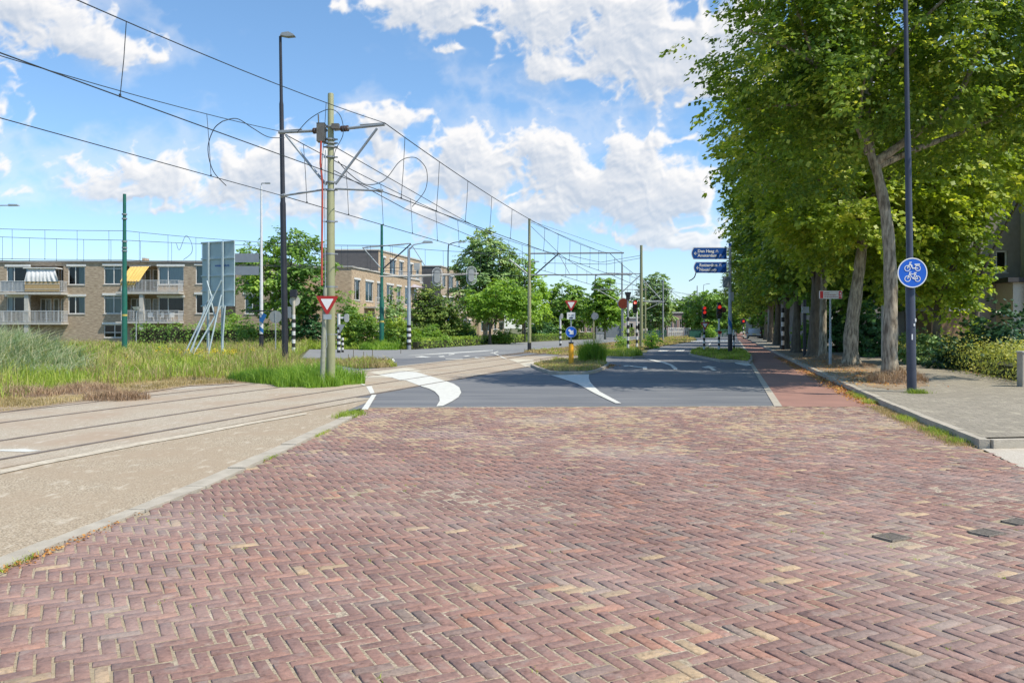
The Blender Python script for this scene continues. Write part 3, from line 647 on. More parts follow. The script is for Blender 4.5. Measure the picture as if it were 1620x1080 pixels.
b.add([(xl, 0, -.3), (xl, 9, -.3), (xl, 9, ROOF - .12), (xl, 0, ROOF - .12)], [(0, 1, 2, 3)]); b.add([(xr, 0, -.3), (xr, 9, -.3), (xr, 9, ROOF - .12), (xr, 0, ROOF - .12)], [(3, 2, 1, 0)]); b.add([(xl, 9, -.3), (xr, 9, -.3), (xr, 9, ROOF - .12), (xl, 9, ROOF - .12)], [(3, 2, 1, 0)])
for h in logs: b.add([(h[0], h[4], h[2]), (h[1], h[4], h[2]), (h[1], h[4], h[3]), (h[0], h[4], h[3])], [(0, 1, 2, 3)])
b.build('wall', M_bric, bl)
b = MB(); b.box(xl - .1, xr + .1, -.12, 9.1, ROOF - .12, ROOF + .06); b.build('roof', mat('roof_edge', (.30, .28, .26), (.22, .21, .2), 3, .8), bl)
b = MB(); b.box(cx(730), cx(745), 2, 3, ROOF + .06, ROOF + .5); b.build('chimney', M_bric, bl)
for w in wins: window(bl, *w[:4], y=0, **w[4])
for h in logs:      # doors and windows at the back of each loggia
    wd0 = h[1] - h[0]
    if h[4] > 1.4:
        for a, c, zz in ((.05, .38, .3), (.45, .62, .06), (.68, .95, .5)): window(bl, h[0] + wd0 * a, h[0] + wd0 * c, h[2] + zz, h[3] - .25, y=h[4] - .16, mull=(.5,) if c - a > .3 else (), sill=False, curt='full' if a > .5 else None)
for (a, c, t, bo, nm) in ((44, 376, 603, 615, 0), (40, 378, 768, 778, 0), (672, 1014, 600, 612, 0), (672, 1014, 762, 772, 0)):
    b = MB(); b.box(cx(a), cx(c), -1.25, -.003, cz(bo), cz(t)); b.build('balcony_slab', M_conc, bl)
M_panel = mat('frosted_panel', (.34, .37, .40), (.25, .28, .31), 4, .4)
railing(bl, cx(46), cx(374), cz(602), cz(541), -1.2); railing(bl, cx(42), cx(376), cz(767), cz(703), -1.2); railing(bl, cx(702), cx(1012), cz(599), cz(537), -1.2); railing(bl, cx(702), cx(1012), cz(761), cz(701), -1.2)
for a, c in ((172, 195), (797, 818)):
    b = MB(); b.box(cx(a), cx(c), -1.15, -.75, -.3, cz(770 if a < 300 else 764) + 0) ; b.box(cx(a), cx(c), -1.13, -.78, cz(767), cz(615)); b.build('column', M_conc, bl)
b = MB(); b.box(cx(48), cx(170), -1.16, -1.14, cz(598), cz(545)); b.build('balcony_panel', M_panel, bl)
# awnings, screens and furniture on the balconies
def cloth(name, label, cat, pts_top, pts_bot, mt, n=26, amp=.06, loc=(0, YB, 0)):
    r_ = thing(name, label, cat, loc); b = MB(); vs = []; m_ = 8
    rr = random.Random(len(label))
    for j in range(m_ + 1):
        f = j / m_
        for i in range(n + 1):
            g = i / n
            T = Vector(pts_top[0]).lerp(Vector(pts_top[1]), g); B = Vector(pts_bot[0]).lerp(Vector(pts_bot[1]), g); p = T.lerp(B, f)
            p.y += amp * math.sin(i * 1.9 + math.sin(f * 3 + i * .3)) * (.3 + f) - .12 * math.sin(math.pi * f); vs.append(p)
    fs = [(j * (n + 1) + i, j * (n + 1) + i + 1, (j + 1) * (n + 1) + i + 1, (j + 1) * (n + 1) + i) for j in range(m_) for i in range(n)]
    b.add(vs, fs, 0, True); b.build('cloth', mt, r_); return r_
def p3(c, r_, y): return (cx(c), y, cz(r_))
M_cw = mat('white_cloth', (.72, .71, .69), (.55, .55, .55), 3, .9); M_cy = mat('yellow_cloth', (.72, .50, .16), (.60, .38, .10), 3, .9)
a = cloth('awning', 'white cloth awning hung over the upper left balcony like a tent', 'awning', (p3(188, 472, -.9), p3(330, 470, -.9)), (p3(178, 545, -1.3), p3(368, 545, -1.3)), M_cw)
b = MB(); b.box(cx(168), cx(345), -1.2, .0, cz(474), cz(468)); b.build('top_board', M_wht, a)
b = MB(); b.tube([p3(188, 472, -.92), p3(178, 560, -1.28)], .02, 6).tube([p3(330, 472, -.92), p3(366, 560, -1.28)], .02, 6); b.build('pole', M_rail_w, a)
r_ = thing('balcony_screen', 'bamboo screen tied to the railing of the upper left balcony below the white awning', 'screen', (0, YB, 0))
b = MB(); nn = 60
for k in range(nn): x0 = cx(180) + (cx(369) - cx(180)) * k / nn; b.box(x0, x0 + .05, -1.27, -1.24, cz(599), cz(545))
b.build('bamboo_mat', mat('bamboo', (.50, .36, .19), (.38, .26, .13), 9, .8, stretch=(6, 1, .3)), r_)
b = MB(); b.box(cx(180), cx(369), -1.285, -1.272, cz(560), cz(558)).box(cx(180), cx(369), -1.285, -1.272, cz(588), cz(586)); b.build('binding', M_rail_w, r_)
a = cloth('awning', 'yellow cloth sagging over the upper balcony behind the green pole', 'awning', (p3(722, 460, -.1), p3(826, 458, -.1)), (p3(697, 545, -1.3), p3(800, 545, -1.3)), M_cy, 20, .09)
b = MB(); b.tube([p3(715, 459, -.1), p3(832, 457, -.1)], .025, 6); b.build('rod', M_rail_w, a)
a = cloth('balcony_cloth', 'yellow cloth draped inside the railing under the yellow awning', 'cloth', (p3(697, 541, -1.12), p3(780, 541, -1.12)), (p3(697, 580, -1.1), p3(778, 575, -1.1)), mat('ochre_cloth', (.52, .34, .09), (.40, .25, .06), 3, .9), 18, .02)
def gchair(x, z, label, rz):
    r_ = thing('garden_chair', label, 'chair', (x, YB - .6, z), rz, 'white garden chairs on a lower balcony')
    b = MB(); b.box(-.22, .22, -.22, .22, .40, .43); b.build('seat', M_wht, r_)
    b = MB(); b.box(-.22, .22, .20, .23, .44, .85); b.build('backrest', M_wht, r_)
    for sx in (-.2, .2):
        for sy in (-.2, .2): b = MB(); b.tube([(sx * .9, sy * .9, .4), (sx * 1.1, sy * 1.1, 0)], .018, 6); b.build('leg', M_wht, r_)
gchair(cx(848), cz(762), 'left white plastic garden chair on the lower balcony right of the green pole', .6); gchair(cx(900), cz(762), 'middle white plastic garden chair on the lower balcony right of the green pole', -.5)
gchair(cx(955), cz(762), 'right white plastic garden chair on the lower balcony, nearest its railing end', -.2)
# ---- blocks running away along the far carriageway
def recede(name, label, p0, p1, roof, bays, front_w, mt, pent=None, storeys=((.9, 2.3), (3.75, 5.4), (6.3, 7.3)), dk=False):
    r_ = thing(name, label, 'building', (p0[0], p0[1], 0)); d = Vector((p1[0] - p0[0], p1[1] - p0[1])); Ln = d.length; ang_ = math.atan2(d.y, d.x)
    M = Matrix.Rotation(ang_, 4, 'Z'); holes = []; ww = []
    for k in range(bays):
        s0 = Ln * k / bays
        for j, (a, c) in enumerate(storeys):
            w0 = s0 + Ln / bays * (.16 if k % 2 else .22); w1 = s0 + Ln / bays * (.84 if k % 2 else .70); ww.append((w0, w1, a, c, k, j))
    b = MB(); b.M = M; wallh(b, 0, Ln, -.3, roof, [w[:4] for w in ww], 0)
    b.add([(Ln, 0, -.3), (Ln, 10, -.3), (Ln, 10, roof), (Ln, 0, roof)], [(3, 2, 1, 0)]); b.build('wall', mt, r_)
    b = MB(); b.add([(-front_w, 0, -.3), (0, 0, -.3), (0, 0, roof), (-front_w, 0, roof)], [(0, 1, 2, 3)]); b.add([(-front_w, 0, -.3), (-front_w, 8, -.3), (-front_w, 8, roof), (-front_w, 0, roof)], [(0, 1, 2, 3)])
    b.build('end_wall', M_dkclad if dk else mt, r_)
    b = MB(); q = M @ Vector((Ln + .1, -.1, 0)); b.slab([(-front_w - .1, -.1), (.1, -.1), (q.x, q.y), (q.x - front_w - .1, q.y)], roof, roof + .16); b.build('roof', M_conc, r_)
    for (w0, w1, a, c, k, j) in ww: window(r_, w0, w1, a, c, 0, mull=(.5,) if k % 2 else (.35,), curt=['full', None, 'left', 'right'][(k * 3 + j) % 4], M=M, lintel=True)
    for k in range(1, bays, 2):
        for j, (a, c) in enumerate(storeys[:2]):
            s0 = Ln * k / bays; b = MB(); b.M = M; b.box(s0 + .1, s0 + Ln / bays - .1, -1.3, -.003, a - .75 + (0 if j else 0), a - .6); b.build('balcony_slab', M_conc, r_)
            railing(r_, s0 + .15, s0 + Ln / bays - .15, a - .6, a + .4, -1.25, M=M, sides=0, step=.25)
    return r_, M, Ln
recede('apartment_building', 'ochre brick apartment block receding behind the green shrubs with a dark roof storey', (-16.2, 83), (-12.0, 107), 7.65, 7, 7.5, M_bric2, storeys=((.9, 2.4), (4.0, 6.1), (6.7, 7.3)) if False else ((.8, 2.6), (4.4, 6.5)))
recede('apartment_building', 'dark clad top storey with white bay windows set back on the ochre block', (-15.6, 96), (-12.3, 112), 10.6, 5, 6.5, M_bric2, storeys=((8.1, 9.9),), dk=True)
recede('apartment_building', 'dark ended apartment block with corner windows behind the traffic signal arm', (-10.4, 120), (-6.6, 138), 10.5, 5, 5.2, M_bric, storeys=((1.2, 2.8), (4.3, 6.1), (7.6, 9.4)), dk=True)
recede('apartment_building', 'low white balconied block half hidden behind the tall poplar', (-5.6, 141), (-1.5, 158), 7.6, 4, 6, M_bric2, storeys=((1.0, 2.6), (4.0, 5.9)))
# parasols on balconies
def parasol(x, y, z, r0, label, mt):
    r_ = thing('parasol', label, 'parasol', (x, y, z)); b = MB(); n = 8
    vs = [(0, 0, .45)] + [(r0 * math.cos(2 * math.pi * k / n), r0 * math.sin(2 * math.pi * k / n), 0) for k in range(n)] + [(0, 0, .42)]
    b.add(vs, [(0, 1 + k, 1 + (k + 1) % n) for k in range(n)] + [(9, 1 + (k + 1) % n, 1 + k) for k in range(n)]); b.build('canopy', mt, r_)
    b = MB(); b.tube([(0, 0, -1.5), (0, 0, .5)], .025, 6); b.build('pole', M_rail_w, r_)
v = W(655, 455, 104); parasol(v.x, v.y, v.z, 1.3, 'faded lilac grey parasol over an upper balcony right of the banded signal mast', mat('lilac_cloth', (.42, .38, .40), (.34, .30, .32), 2, .9))
v = W(657, 493, 104); parasol(v.x, v.y, v.z, 1.1, 'white parasol low between the shrubs right of the banded signal mast', M_cw)
# ---- houses at the far end and behind the right hand trees
def house(name, label, x0, x1, y, dpt, z1, mt, wins_, pitched=None, rz=0, roofm=None):
    r_ = thing(name, label, 'building', ((x0 + x1) / 2, y, 0), rz); w = (x1 - x0) / 2
    ww = [(-w + 2 * w * a, -w + 2 * w * c, e, g) for a, c, e, g in wins_]
    b = MB(); wallh(b, -w, w, -.3, z1, ww, 0); b.add([(-w, 0, -.3), (-w, dpt, -.3), (-w, dpt, z1), (-w, 0, z1), (w, 0, -.3), (w, dpt, -.3), (w, dpt, z1), (w, 0, z1)], [(0, 3, 2, 1), (4, 5, 6, 7), (1, 2, 6, 5)]); b.build('wall', mt, r_)
    b = MB()
    if pitched: b.add([(-w - .3, -.3, z1), (w + .3, -.3, z1), (w + .3, dpt + .3, z1), (-w - .3, dpt + .3, z1), (-w - .3, dpt / 2, z1 + pitched), (w + .3, dpt / 2, z1 + pitched)], [(0, 1, 5, 4), (2, 3, 4, 5), (0, 4, 3), (1, 2, 5)])
    else: b.box(-w - .15, w + .15, -.2, dpt + .1, z1, z1 + .2)
    b.build('roof', roofm or M_conc, r_)
    for q in ww: window(r_, *q, 0, mull=(.5,), fw=.1)
    return r_
M_pink = mat('pink_render', (.42, .30, .26), (.34, .23, .20), 4, .9); M_dkroof = mat('dark_roof_tiles', (.06, .06, .065), (.045, .045, .05), 4, .8); M_slate = mat('grey_blue_cladding', (.20, .23, .26), (.16, .19, .21), 2, .7)
M_crm = mat('cream_brick', (.62, .59, .52), (.50, .47, .41), 12, .9, .2, stretch=(1, 1, 4)); M_gry = mat('grey_render', (.30, .275, .25), (.22, .205, .19), 3, .9); M_brn = mat('brown_brick', (.30, .19, .11), (.22, .14, .085), 12, .9, .3, stretch=(1, 1, 5))
xw = lambda px, Y: X(px, Y)
house('row_house', 'low pink brick house with white frames behind the far hedge, left of the two', xw(905, 125), xw(938, 125), 125, 8, 3.1, M_pink, [(.1, .3, .9, 2.4), (.4, .6, .9, 2.4), (.7, .92, .9, 2.4)], roofm=M_wht)
house('shed', 'grey blue windowless shed behind the far young tree', xw(943, 128), xw(984, 128), 128, 8, 3.9, M_slate, [], roofm=M_slate)
house('row_house', 'pink and white low row house by the white fence at the far road end', xw(1046, 170), xw(1084, 170), 170, 8, 4.6, M_pink, [(.05, .22, .9, 3.3), (.32, .45, .9, 3.3), (.52, .65, .9, 3.3), (.75, .92, .9, 3.3)], roofm=M_wht)
house('row_house', 'pale low house between the tram poles in the distance', xw(988, 150), xw(1042, 150), 150, 8, 3.3, mat('pale_render', (.55, .47, .42), (.46, .38, .33), 3, .9), [(.08, .25, .9, 2.4), (.36, .55, .9, 2.4), (.66, .9, .9, 2.4)], roofm=M_wht)
house('house', 'dark roofed house with dormer windows rising above the far row', xw(1050, 190), xw(1096, 190), 190, 9, 5.4, M_dkroof, [(.15, .32, 3.6, 5.0), (.6, .75, 3.6, 5.0)], roofm=M_dkroof)
house('house', 'white rendered house glimpsed through the far end of the tree row', xw(1196, 175), xw(1238, 175), 175, 8, 7.5, mat('white_render', (.62, .60, .57), (.52, .5, .48), 3, .9), [(.1, .25, 1, 2.6), (.5, .7, 1, 2.6), (.1, .3, 4, 5.8), (.5, .7, 4, 5.8)], roofm=M_dkroof)
house('house', 'white house with a grey roof at the end of the road behind the red signal', xw(1133, 240), xw(1180, 240), 240, 8, 6.0, mat('white_render', (.62, .60, .57), (.52, .5, .48), 3, .9), [(.1, .25, 1, 2.6), (.5, .7, 1, 2.6), (.1, .3, 3.6, 5.2), (.5, .7, 3.6, 5.2)], 2.5, roofm=M_dkroof)
hs = house('house', 'dark brick house with white windows behind the trees and the red and white signpost', 23.5, 38, 64, 9, 6.0, M_gry, [(.04, .16, 1, 2.8), (.24, .40, .9, 2.8), (.5, .66, .9, 2.8), (.04, .2, 3.8, 5.2), (.3, .45, 3.8, 5.2), (.6, .75, 3.8, 5.2)], 2.5, roofm=M_dkroof)
gb = thing('apartment_building', 'grey rendered house corner with white windows and a cream extension, at the right edge', 'building', (xw(1566, 47), 47, 0))
b = MB(); ww = [(.35, 1.0, 4.75, 6.0), (.35, 1.0, 1.9, 3.5)]; wallh(b, -1.5, 6, 3.6 * 0 - .3, 9.5, ww, 0); b.add([(-1.5, 0, -.3), (-1.5, 9, -.3), (-1.5, 9, 9.5), (-1.5, 0, 9.5)], [(0, 3, 2, 1)]); b.build('wall', M_gry, gb)
for q in ww: window(gb, *q, 0, mull=(), fw=.09)
b = MB(); b.box(-1.7, 6, -.3, 9, 9.5, 9.8); b.build('roof', M_dkroof, gb)
b = MB(); b.box(.35, 1.7, -1.6, -.003, -.3, 4.1); b.build('extension', M_crm, gb)
b = MB(); b.box(-.1, 2.0, -1.9, -.006, 4.1, 4.35); b.build('canopy', M_dkroof, gb)
b = MB(); b.box(1.0, 1.28, -1.95, -1.65, -.3, 8.5); b.build('downpipe', mat('zinc', (.36, .39, .41), (.28, .31, .33), 3, .4, metal=.4), gb)
b = MB(); b.box(1.75, 7, -2.6, -.009, -.3, 9.5); b.build('side_wall', M_crm, gb)
w_ = thing('garden_wall', 'brown brick wall with a white coping among the bushes right of the tall lamp', 'wall', (xw(1503, 44), 44, 0))
b = MB(); b.box(-1.0, 1.15, 0, 3, -.1, Z(492, 44)); b.build('wall', M_brn, w_); b = MB(); b.box(-1.05, 1.2, -.05, 3.05, Z(492, 44), Z(487, 44)); b.build('coping', M_conc, w_)
# ================================================================== POLES, SIGNS, SIGNALS, WIRES
M_gpole = mat('green_paint', (.02, .15, .105), (.015, .10, .075), 3, .45); M_opole = mat('olive_paint', (.33, .34, .19), (.23, .235, .13), 5, .6, stretch=(1, 1, .25))
M_blk = mat('black_paint', (.03, .032, .04), (.02, .02, .026), 4, .45); M_galv = mat('galvanised_steel', (.42, .45, .47), (.30, .33, .35), 6, .45, metal=.3)
M_grey = mat('grey_metal', (.33, .35, .36), (.25, .27, .28), 5, .5, metal=.2); M_bw = [mat('black_band', (.03, .03, .03), (.02, .02, .02), 6, .6), mat('white_band', (.70, .70, .67), (.55, .55, .52), 6, .6)]
M_redp = mat('red_paint', (.42, .03, .025), (.33, .02, .02), 5, .45); M_redc = mat('red_cable_guard', (.50, .09, .06), (.38, .06, .04), 4, .6); M_signw = mat('sign_white', (.78, .78, .77), (.70, .70, .69), 3, .45)
M_blue = mat('sign_blue', (.012, .12, .58), (.010, .10, .50), 2, .4); M_blued = mat('guide_sign_blue', (.015, .09, .36), (.012, .075, .31), 2, .4); M_wire = mat('copper_wire', (.035, .045, .05), (.03, .035, .04), 2, .5)
M_redlamp = mat('red_signal_light', (.6, .02, .02), (.6, .02, .02), 2, .4, emit=((1, .05, .03), .35)); M_lens = mat('dark_lens', (.09, .015, .015), (.07, .01, .01), 2, .25); M_lensg = mat('dark_green_lens', (.015, .04, .03), (.01, .03, .02), 2, .25)
M_yel = mat('yellow_bollard', (.85, .42, .02), (.78, .36, .02), 3, .5); M_cab = mat('cabinet_grey', (.42, .43, .42), (.33, .34, .33), 3, .6)
def tram_pole(label, x, y, h, r, m, steps=None, group=None, top=None):
    r_ = thing('tram_pole', label, 'tram pole', (x, y, 0), 0, group); b = MB()
    steps = steps or [(0, r), (h, r * .8)]
    pts = []; rad = []
    for i, (z, q) in enumerate(steps):
        if i and q < steps[i - 1][1] * .93 and z - steps[i - 1][0] < .06: pass
        pts.append((0, 0, z)); rad.append(q)
    b.tube(pts, rad, 14); b.build('mast', m, r_); return r_
def collar(r_, z, r, m, name='collar', h=.06):
    b = MB(); b.cyl(0, 0, z, z + h, r, 14); return b.build(name, m, r_)
TD = Vector((.96, -.28, 0))      # across the tracks, to the right
# -- main catenary pole
PXm, PYm = -4.985, 22.6
hp = Z(148, PYm)
mp = tram_pole('tall olive catenary pole with two bracket arms and a red cable guard', PXm, PYm, hp, .16, M_opole, [(0, .125), (Z(458, PYm), .118), (Z(300, PYm), .105), (Z(298, PYm), .09), (hp - .02, .08), (hp, .07)])
zt, zl_ = Z(207, PYm), Z(306, PYm)
for s in (1, -1):
    b = MB(); e = TD * 1.62 * s; b.tube([Vector((0, 0, zt + .02)) + TD * .12 * s, e + Vector((0, 0, zt + .06))], .042, 8); b.tube([e * .55 + Vector((0, 0, zt + .1)), e + Vector((0, 0, zt + .1))], .02, 6)
    o = b.build('bracket_arm', M_grey, mp)
    b = MB(); k = 3
    for q in range(3): b.tube([e * (.2 + .05 * q) + Vector((0, 0, zt + .03)), e * (.225 + .05 * q) + Vector((0, 0, zt + .03))], .085, 10)
    b.build('insulator', mat('brown_insulator', (.10, .06, .045), (.07, .04, .03), 5, .3), o)
    b = MB(); b.tube([TD * .14 * s + Vector((0, 0, Z(292, PYm))), e * .86 + Vector((0, 0, zt - .03))], .035, 8); b.build('strut', M_galv, mp)
    b = MB(); b.tube([TD * .14 * s + Vector((0, 0, zl_ + .12)), TD * 1.5 * s + Vector((0, 0, zl_))], .028, 8); b.tube([TD * 1.42 * s + Vector((0, 0, zl_ + .02)), TD * 1.55 * s + Vector((0, 0, zl_ - .01))], .05, 8); b.build('registration_arm', M_grey, mp)
for q, z in enumerate((Z(202, PYm), Z(222, PYm), Z(228, PYm), Z(234, PYm), Z(250, PYm), Z(290, PYm), Z(302, PYm), Z(352, PYm), Z(403, PYm), Z(455, PYm), Z(530, PYm))):
    b = MB(); b.cyl(0, 0, z, z + .045, .135 if q in (1, 2, 3) else .122, 12); b.box(-.19, .19, -.03, .03, z + .005, z + .04); b.build('clamp', M_grey, mp)
b = MB(); b.box(-.36, -.14, -.14, .1, Z(225, PYm), Z(196, PYm)); b.box(.06, .26, -.2, -.04, Z(206, PYm), Z(198, PYm)); b.tube([(-.32, -.05, Z(196, PYm)), (-.33, -.05, Z(182, PYm))], .02, 6); b.build('cable_terminal', mat('terminal_metal', (.16, .15, .13), (.1, .09, .08), 6, .5), mp)
b = MB(); b.tube([(-.24, -.12, Z(225, PYm)), (-.25, -.14, Z(260, PYm)), (-.19, -.16, Z(292, PYm)), (-.19, -.18, Z(330, PYm)), (-.2, -.19, Z(400, PYm)), (-.2, -.2, Z(452, PYm))], .028, 8); b.build('cable_guard', M_redc, mp)
b = MB(); b.tube([(-.1, -.2, Z(240, PYm)), (-.12, -.2, Z(330, PYm)), (-.1, -.21, Z(470, PYm)), (-.09, -.22, Z(520, PYm)), (-.05, -.24, Z(545, PYm)), (-.12, -.22, Z(556, PYm))], .014, 6); b.build('cable', M_galv, mp)
b = MB(); b.box(-.08, .08, -.14, -.126, Z(475, PYm), Z(469, PYm)); b.build('number_plate', mat('old_plate', (.45, .45, .33), (.35, .35, .25), 9, .7), mp)
def loop(name, label, pts, rr=.014, m=None, group=None):
    b = MB(); b.tube(catmull(pts), rr, 6); o = b.build(name, m or M_wire); return tag(o, label, 'cable', group)
def catmull(P, n=10):
    P = [Vector(p) for p in P]; out = []
    for i in range(len(P) - 1):
        a, b_, c, d = P[max(i - 1, 0)], P[i], P[i + 1], P[min(i + 2, len(P) - 1)]
        for k in range(n):
            t = k / n; out.append(.5 * ((2 * b_) + (c - a) * t + (2 * a - 5 * b_ + 4 * c - d) * t * t + (3 * b_ - a - 3 * c + d) * t ** 3))
    return out + [P[-1]]
# leaning guard post with the give way sign
gp_ = thing('give_way_sign', 'large give way triangle on a weathered leaning post in front of the olive pole', 'road sign', (X(517, 22.2) - .1, 22.15, 0))
b = MB(); b.tube([(-.04, .12, 0), (.0, .12, Z(530, 22.2)), (.04, .12, Z(455, 22.2))], [.075, .06, .05], 10); b.build('post', mat('weathered_post', (.33, .34, .26), (.22, .23, .17), 8, .8), gp_)
def tri(par, x, z, w, y=0, border=.13):
    h = w * .87; P_ = [(x - w / 2, z + h / 2), (x + w / 2, z + h / 2), (x, z - h / 2)]; c = (x, z + h / 6)
    rd = lambda P, f: [(c[0] + (p[0] - c[0]) * f, c[1] + (p[1] - c[1]) * f) for p in P]
    def cut(P, e=.08):
        o = []
        for i in range(3):
            p, q, r = P[i], P[(i + 1) % 3], P[i - 1]; o += [(p[0] + (r[0] - p[0]) * e, p[1] + (r[1] - p[1]) * e), (p[0] + (q[0] - p[0]) * e, p[1] + (q[1] - p[1]) * e)]
        return o
    b = MB(); b.prism(cut(P_, .06), y, y + .02); b.build('plate', M_redp, par); b = MB(); b.prism(cut(rd(P_, .57), .05), y - .004, y); b.build('white_field', M_signw, par)
    return h
tri(gp_, .12, Z(484, 22.2), .62)
b = MB(); b.box(.02, .24, -.004, .0, Z(505, 22.2), Z(497, 22.2)); b.build('repair_plate', M_galv, gp_)
# -- lamps
def rx(px, Y): return X(px, Y)
lt = thing('street_lamp', 'tall black street lamp with flat grey head, left of the tall olive pole', 'street lamp', (X(451.5, 33), 33, 0)); hl = Z(58, 33); lean = X(443.5, 33) - X(451.5, 33)
b = MB(); pt = lambda z: (lean * z / hl, 0, z)
b.tube([pt(0), pt(Z(322, 33)), pt(Z(318, 33)), pt(Z(165, 33)), pt(Z(160, 33)), pt(hl)], [.125, .115, .095, .085, .065, .055], 14); b.build('column', M_blk, lt)
b = MB(); b.tube([(lean - .02, 0, hl), (lean + .1, 0, hl + .05)], .04, 8); vs = [(lean + .02, 0, hl + .02), (lean + .08, 0, hl + .12), (lean + .35, 0, hl + .16), (lean + .55, 0, hl + .06), (lean + .6, 0, hl + .0), (lean + .3, 0, hl - .03)]
b.prism([(p[0], p[2]) for p in vs][::-1], -.13, .13); b.build('lamp_head', M_grey, lt)
rl = thing('street_lamp', 'tall dark blue grey street lamp carrying the round blue moped and cycle sign', 'street lamp', (X(1442.5, 18.9), 18.9, .12)); b = MB(); hl = 11.5; ln_ = (X(1432, 18.9) - X(1442, 18.9)) / (Z(0, 18.9) - .12)
pt = lambda z: (ln_ * z, 0, z)
M_slp = mat('slate_paint', (.055, .06, .085), (.038, .042, .06), 5, .4)
b.tube([pt(0), pt(Z(462, 18.9)), pt(Z(457, 18.9)), pt(Z(225, 18.9)), pt(Z(215, 18.9)), pt(hl)], [.105, .10, .075, .068, .055, .045], 16); b.build('column', M_slp, rl)
b = MB(); b.box(-.055, -.03, -.112, -.1, 1.2, 1.33); b.box(.02, .05, -.112, -.1, Z(517, 18.9), Z(512, 18.9)).box(-.01, .02, -.112, -.1, Z(524, 18.9), Z(520, 18.9)); b.build('sticker', M_signw, rl)
b = MB(); b.box(ln_ * hl - .12, ln_ * hl + .12, -.5, .1, hl, hl + .1); b.build('lamp_head', M_grey, rl)
def lampcurve(label, px, Y, py0, pxe, pye, m=M_blk, r0=.08, name='street_lamp', base=0, hy=None):
    r_ = thing(name, label, 'street lamp', (X(px, Y), Y, base)); zt_ = Z(pye, Y) - base; xe = X(pxe, Y) - X(px, Y); b = MB()
    q = min(abs(xe), .9) * (1 if xe > 0 else -1)
    b.tube(catmull([(0, 0, 0), (0, 0, zt_ * .5), (0, 0, zt_ - abs(q) * .9), (q * .25, 0, zt_ - abs(q) * .25), (q * .9, 0, zt_ - .02), (xe * .8, 0, zt_)], 5), [r0 - (r0 * .55) * k / 25 for k in range(26)], 10); b.build('column', m, r_)
    b = MB(); s = 1 if xe > 0 else -1; b.prism([(xe * .75, zt_ - .05), (xe * .75 + s * .8, zt_ - .04), (xe * .75 + s * .7, zt_ + .07), (xe * .75 + s * .1, zt_ + .09)][::(-1 if s > 0 else 1)], -.12, .12); b.build('lamp_head', M_galv, r_)
    return r_
lampcurve('slim grey street lamp whose curved arm enters at the left edge above the apartment roof', -22, 58, 0, 24, 325, M_galv)
bl_ = lampcurve('black curved street lamp with a small round blue sign, right of the signal arm', 709, 87, 0, 731, 383)
b = MB(); b.disc(0, Z(501, 87), -.14, .42, .02); b.build('round_sign', M_blue, bl_); b = MB(); b.ring(-.13, Z(501, 87) - .05, -.15, .09, .13, .008, 14).ring(.14, Z(501, 87) - .05, -.15, .09, .13, .008, 14); b.bar(-.13, Z(501, 87) - .02, .1, Z(501, 87) + .12, .04, -.149); b.build('cycle_symbol', M_signw, bl_)
lampcurve('thin dark street lamp left of the second olive pole, among the light green trees', 830.5, 92, 0, 846, 414); lampcurve('distant street lamp behind the young tree with a round sign nearby', 941.5, 122, 0, 957, 433)
lampcurve('distant straight lamp behind the far V shaped tram bracket', 1113, 178, 0, 1119, 449, M_grey)
r_ = thing('street_lamp', 'short garden lamp in front of the balconies behind the green pole', 'street lamp', (X(215.5, 72), 72, 0)); b = MB(); b.tube([(0, 0, 0), (0, 0, Z(487, 72))], .05, 8); b.build('post', M_galv, r_)
b = MB(); b.tube([(0, 0, Z(490, 72)), (0, 0, Z(485, 72))], [.2, .35], 14); b.build('lamp_shade', M_cw, r_)
# -- green tram poles
g1 = tram_pole('green stepped tram pole in the grass in front of the yellow awning', X(197, 53), 53, 10, .3, M_gpole, [(0, .17), (Z(460, 53), .165), (Z(457, 53), .14), (Z(386, 53), .135), (Z(381, 53), .115), (Z(307, 53), .10)], 'green tram poles')
for z in (393, 398, 381 + 2, 340, 347): collar(g1, Z(z, 53), .17, M_grey, h=.08)
b = MB(); b.cyl(0, 0, Z(500, 53), Z(497, 53), .172, 14); b.build('yellow_band', mat('band_yellow', (.55, .45, .12), (.45, .36, .1), 4, .6), g1)
g2 = tram_pole('green tram pole behind the crossing with bracket arms, in front of the shrubs', X(604, 61), 61, 9, .25, M_gpole, [(0, .175), (Z(477, 61), .17), (Z(474, 61), .125), (Z(355, 61), .095)], 'green tram poles')
b = MB(); b.cyl(0, 0, Z(510, 61), Z(507, 61), .177, 14); b.build('yellow_band', MATS['band_yellow'], g2)
def barW(par, a, c, r, m, name, base):
    b = MB(); base = Vector(base); b.tube([W(*a) - base, W(*c) - base], r, 7); return b.build(name, m, par)
bs = (X(604, 61), 61, 0)
barW(g2, (573, 392, 60.5), (650, 385, 61.4), .05, M_grey, 'bracket_arm', bs)
barW(g2, (575, 393, 60.5), (604, 426, 61), .05, M_galv, 'strut', bs); barW(g2, (604, 427, 61), (650, 386, 61.4), .05, M_blk, 'strut', bs); barW(g2, (651, 387, 61.4), (672, 420, 61.5), .03, M_grey, 'registration_arm', bs)
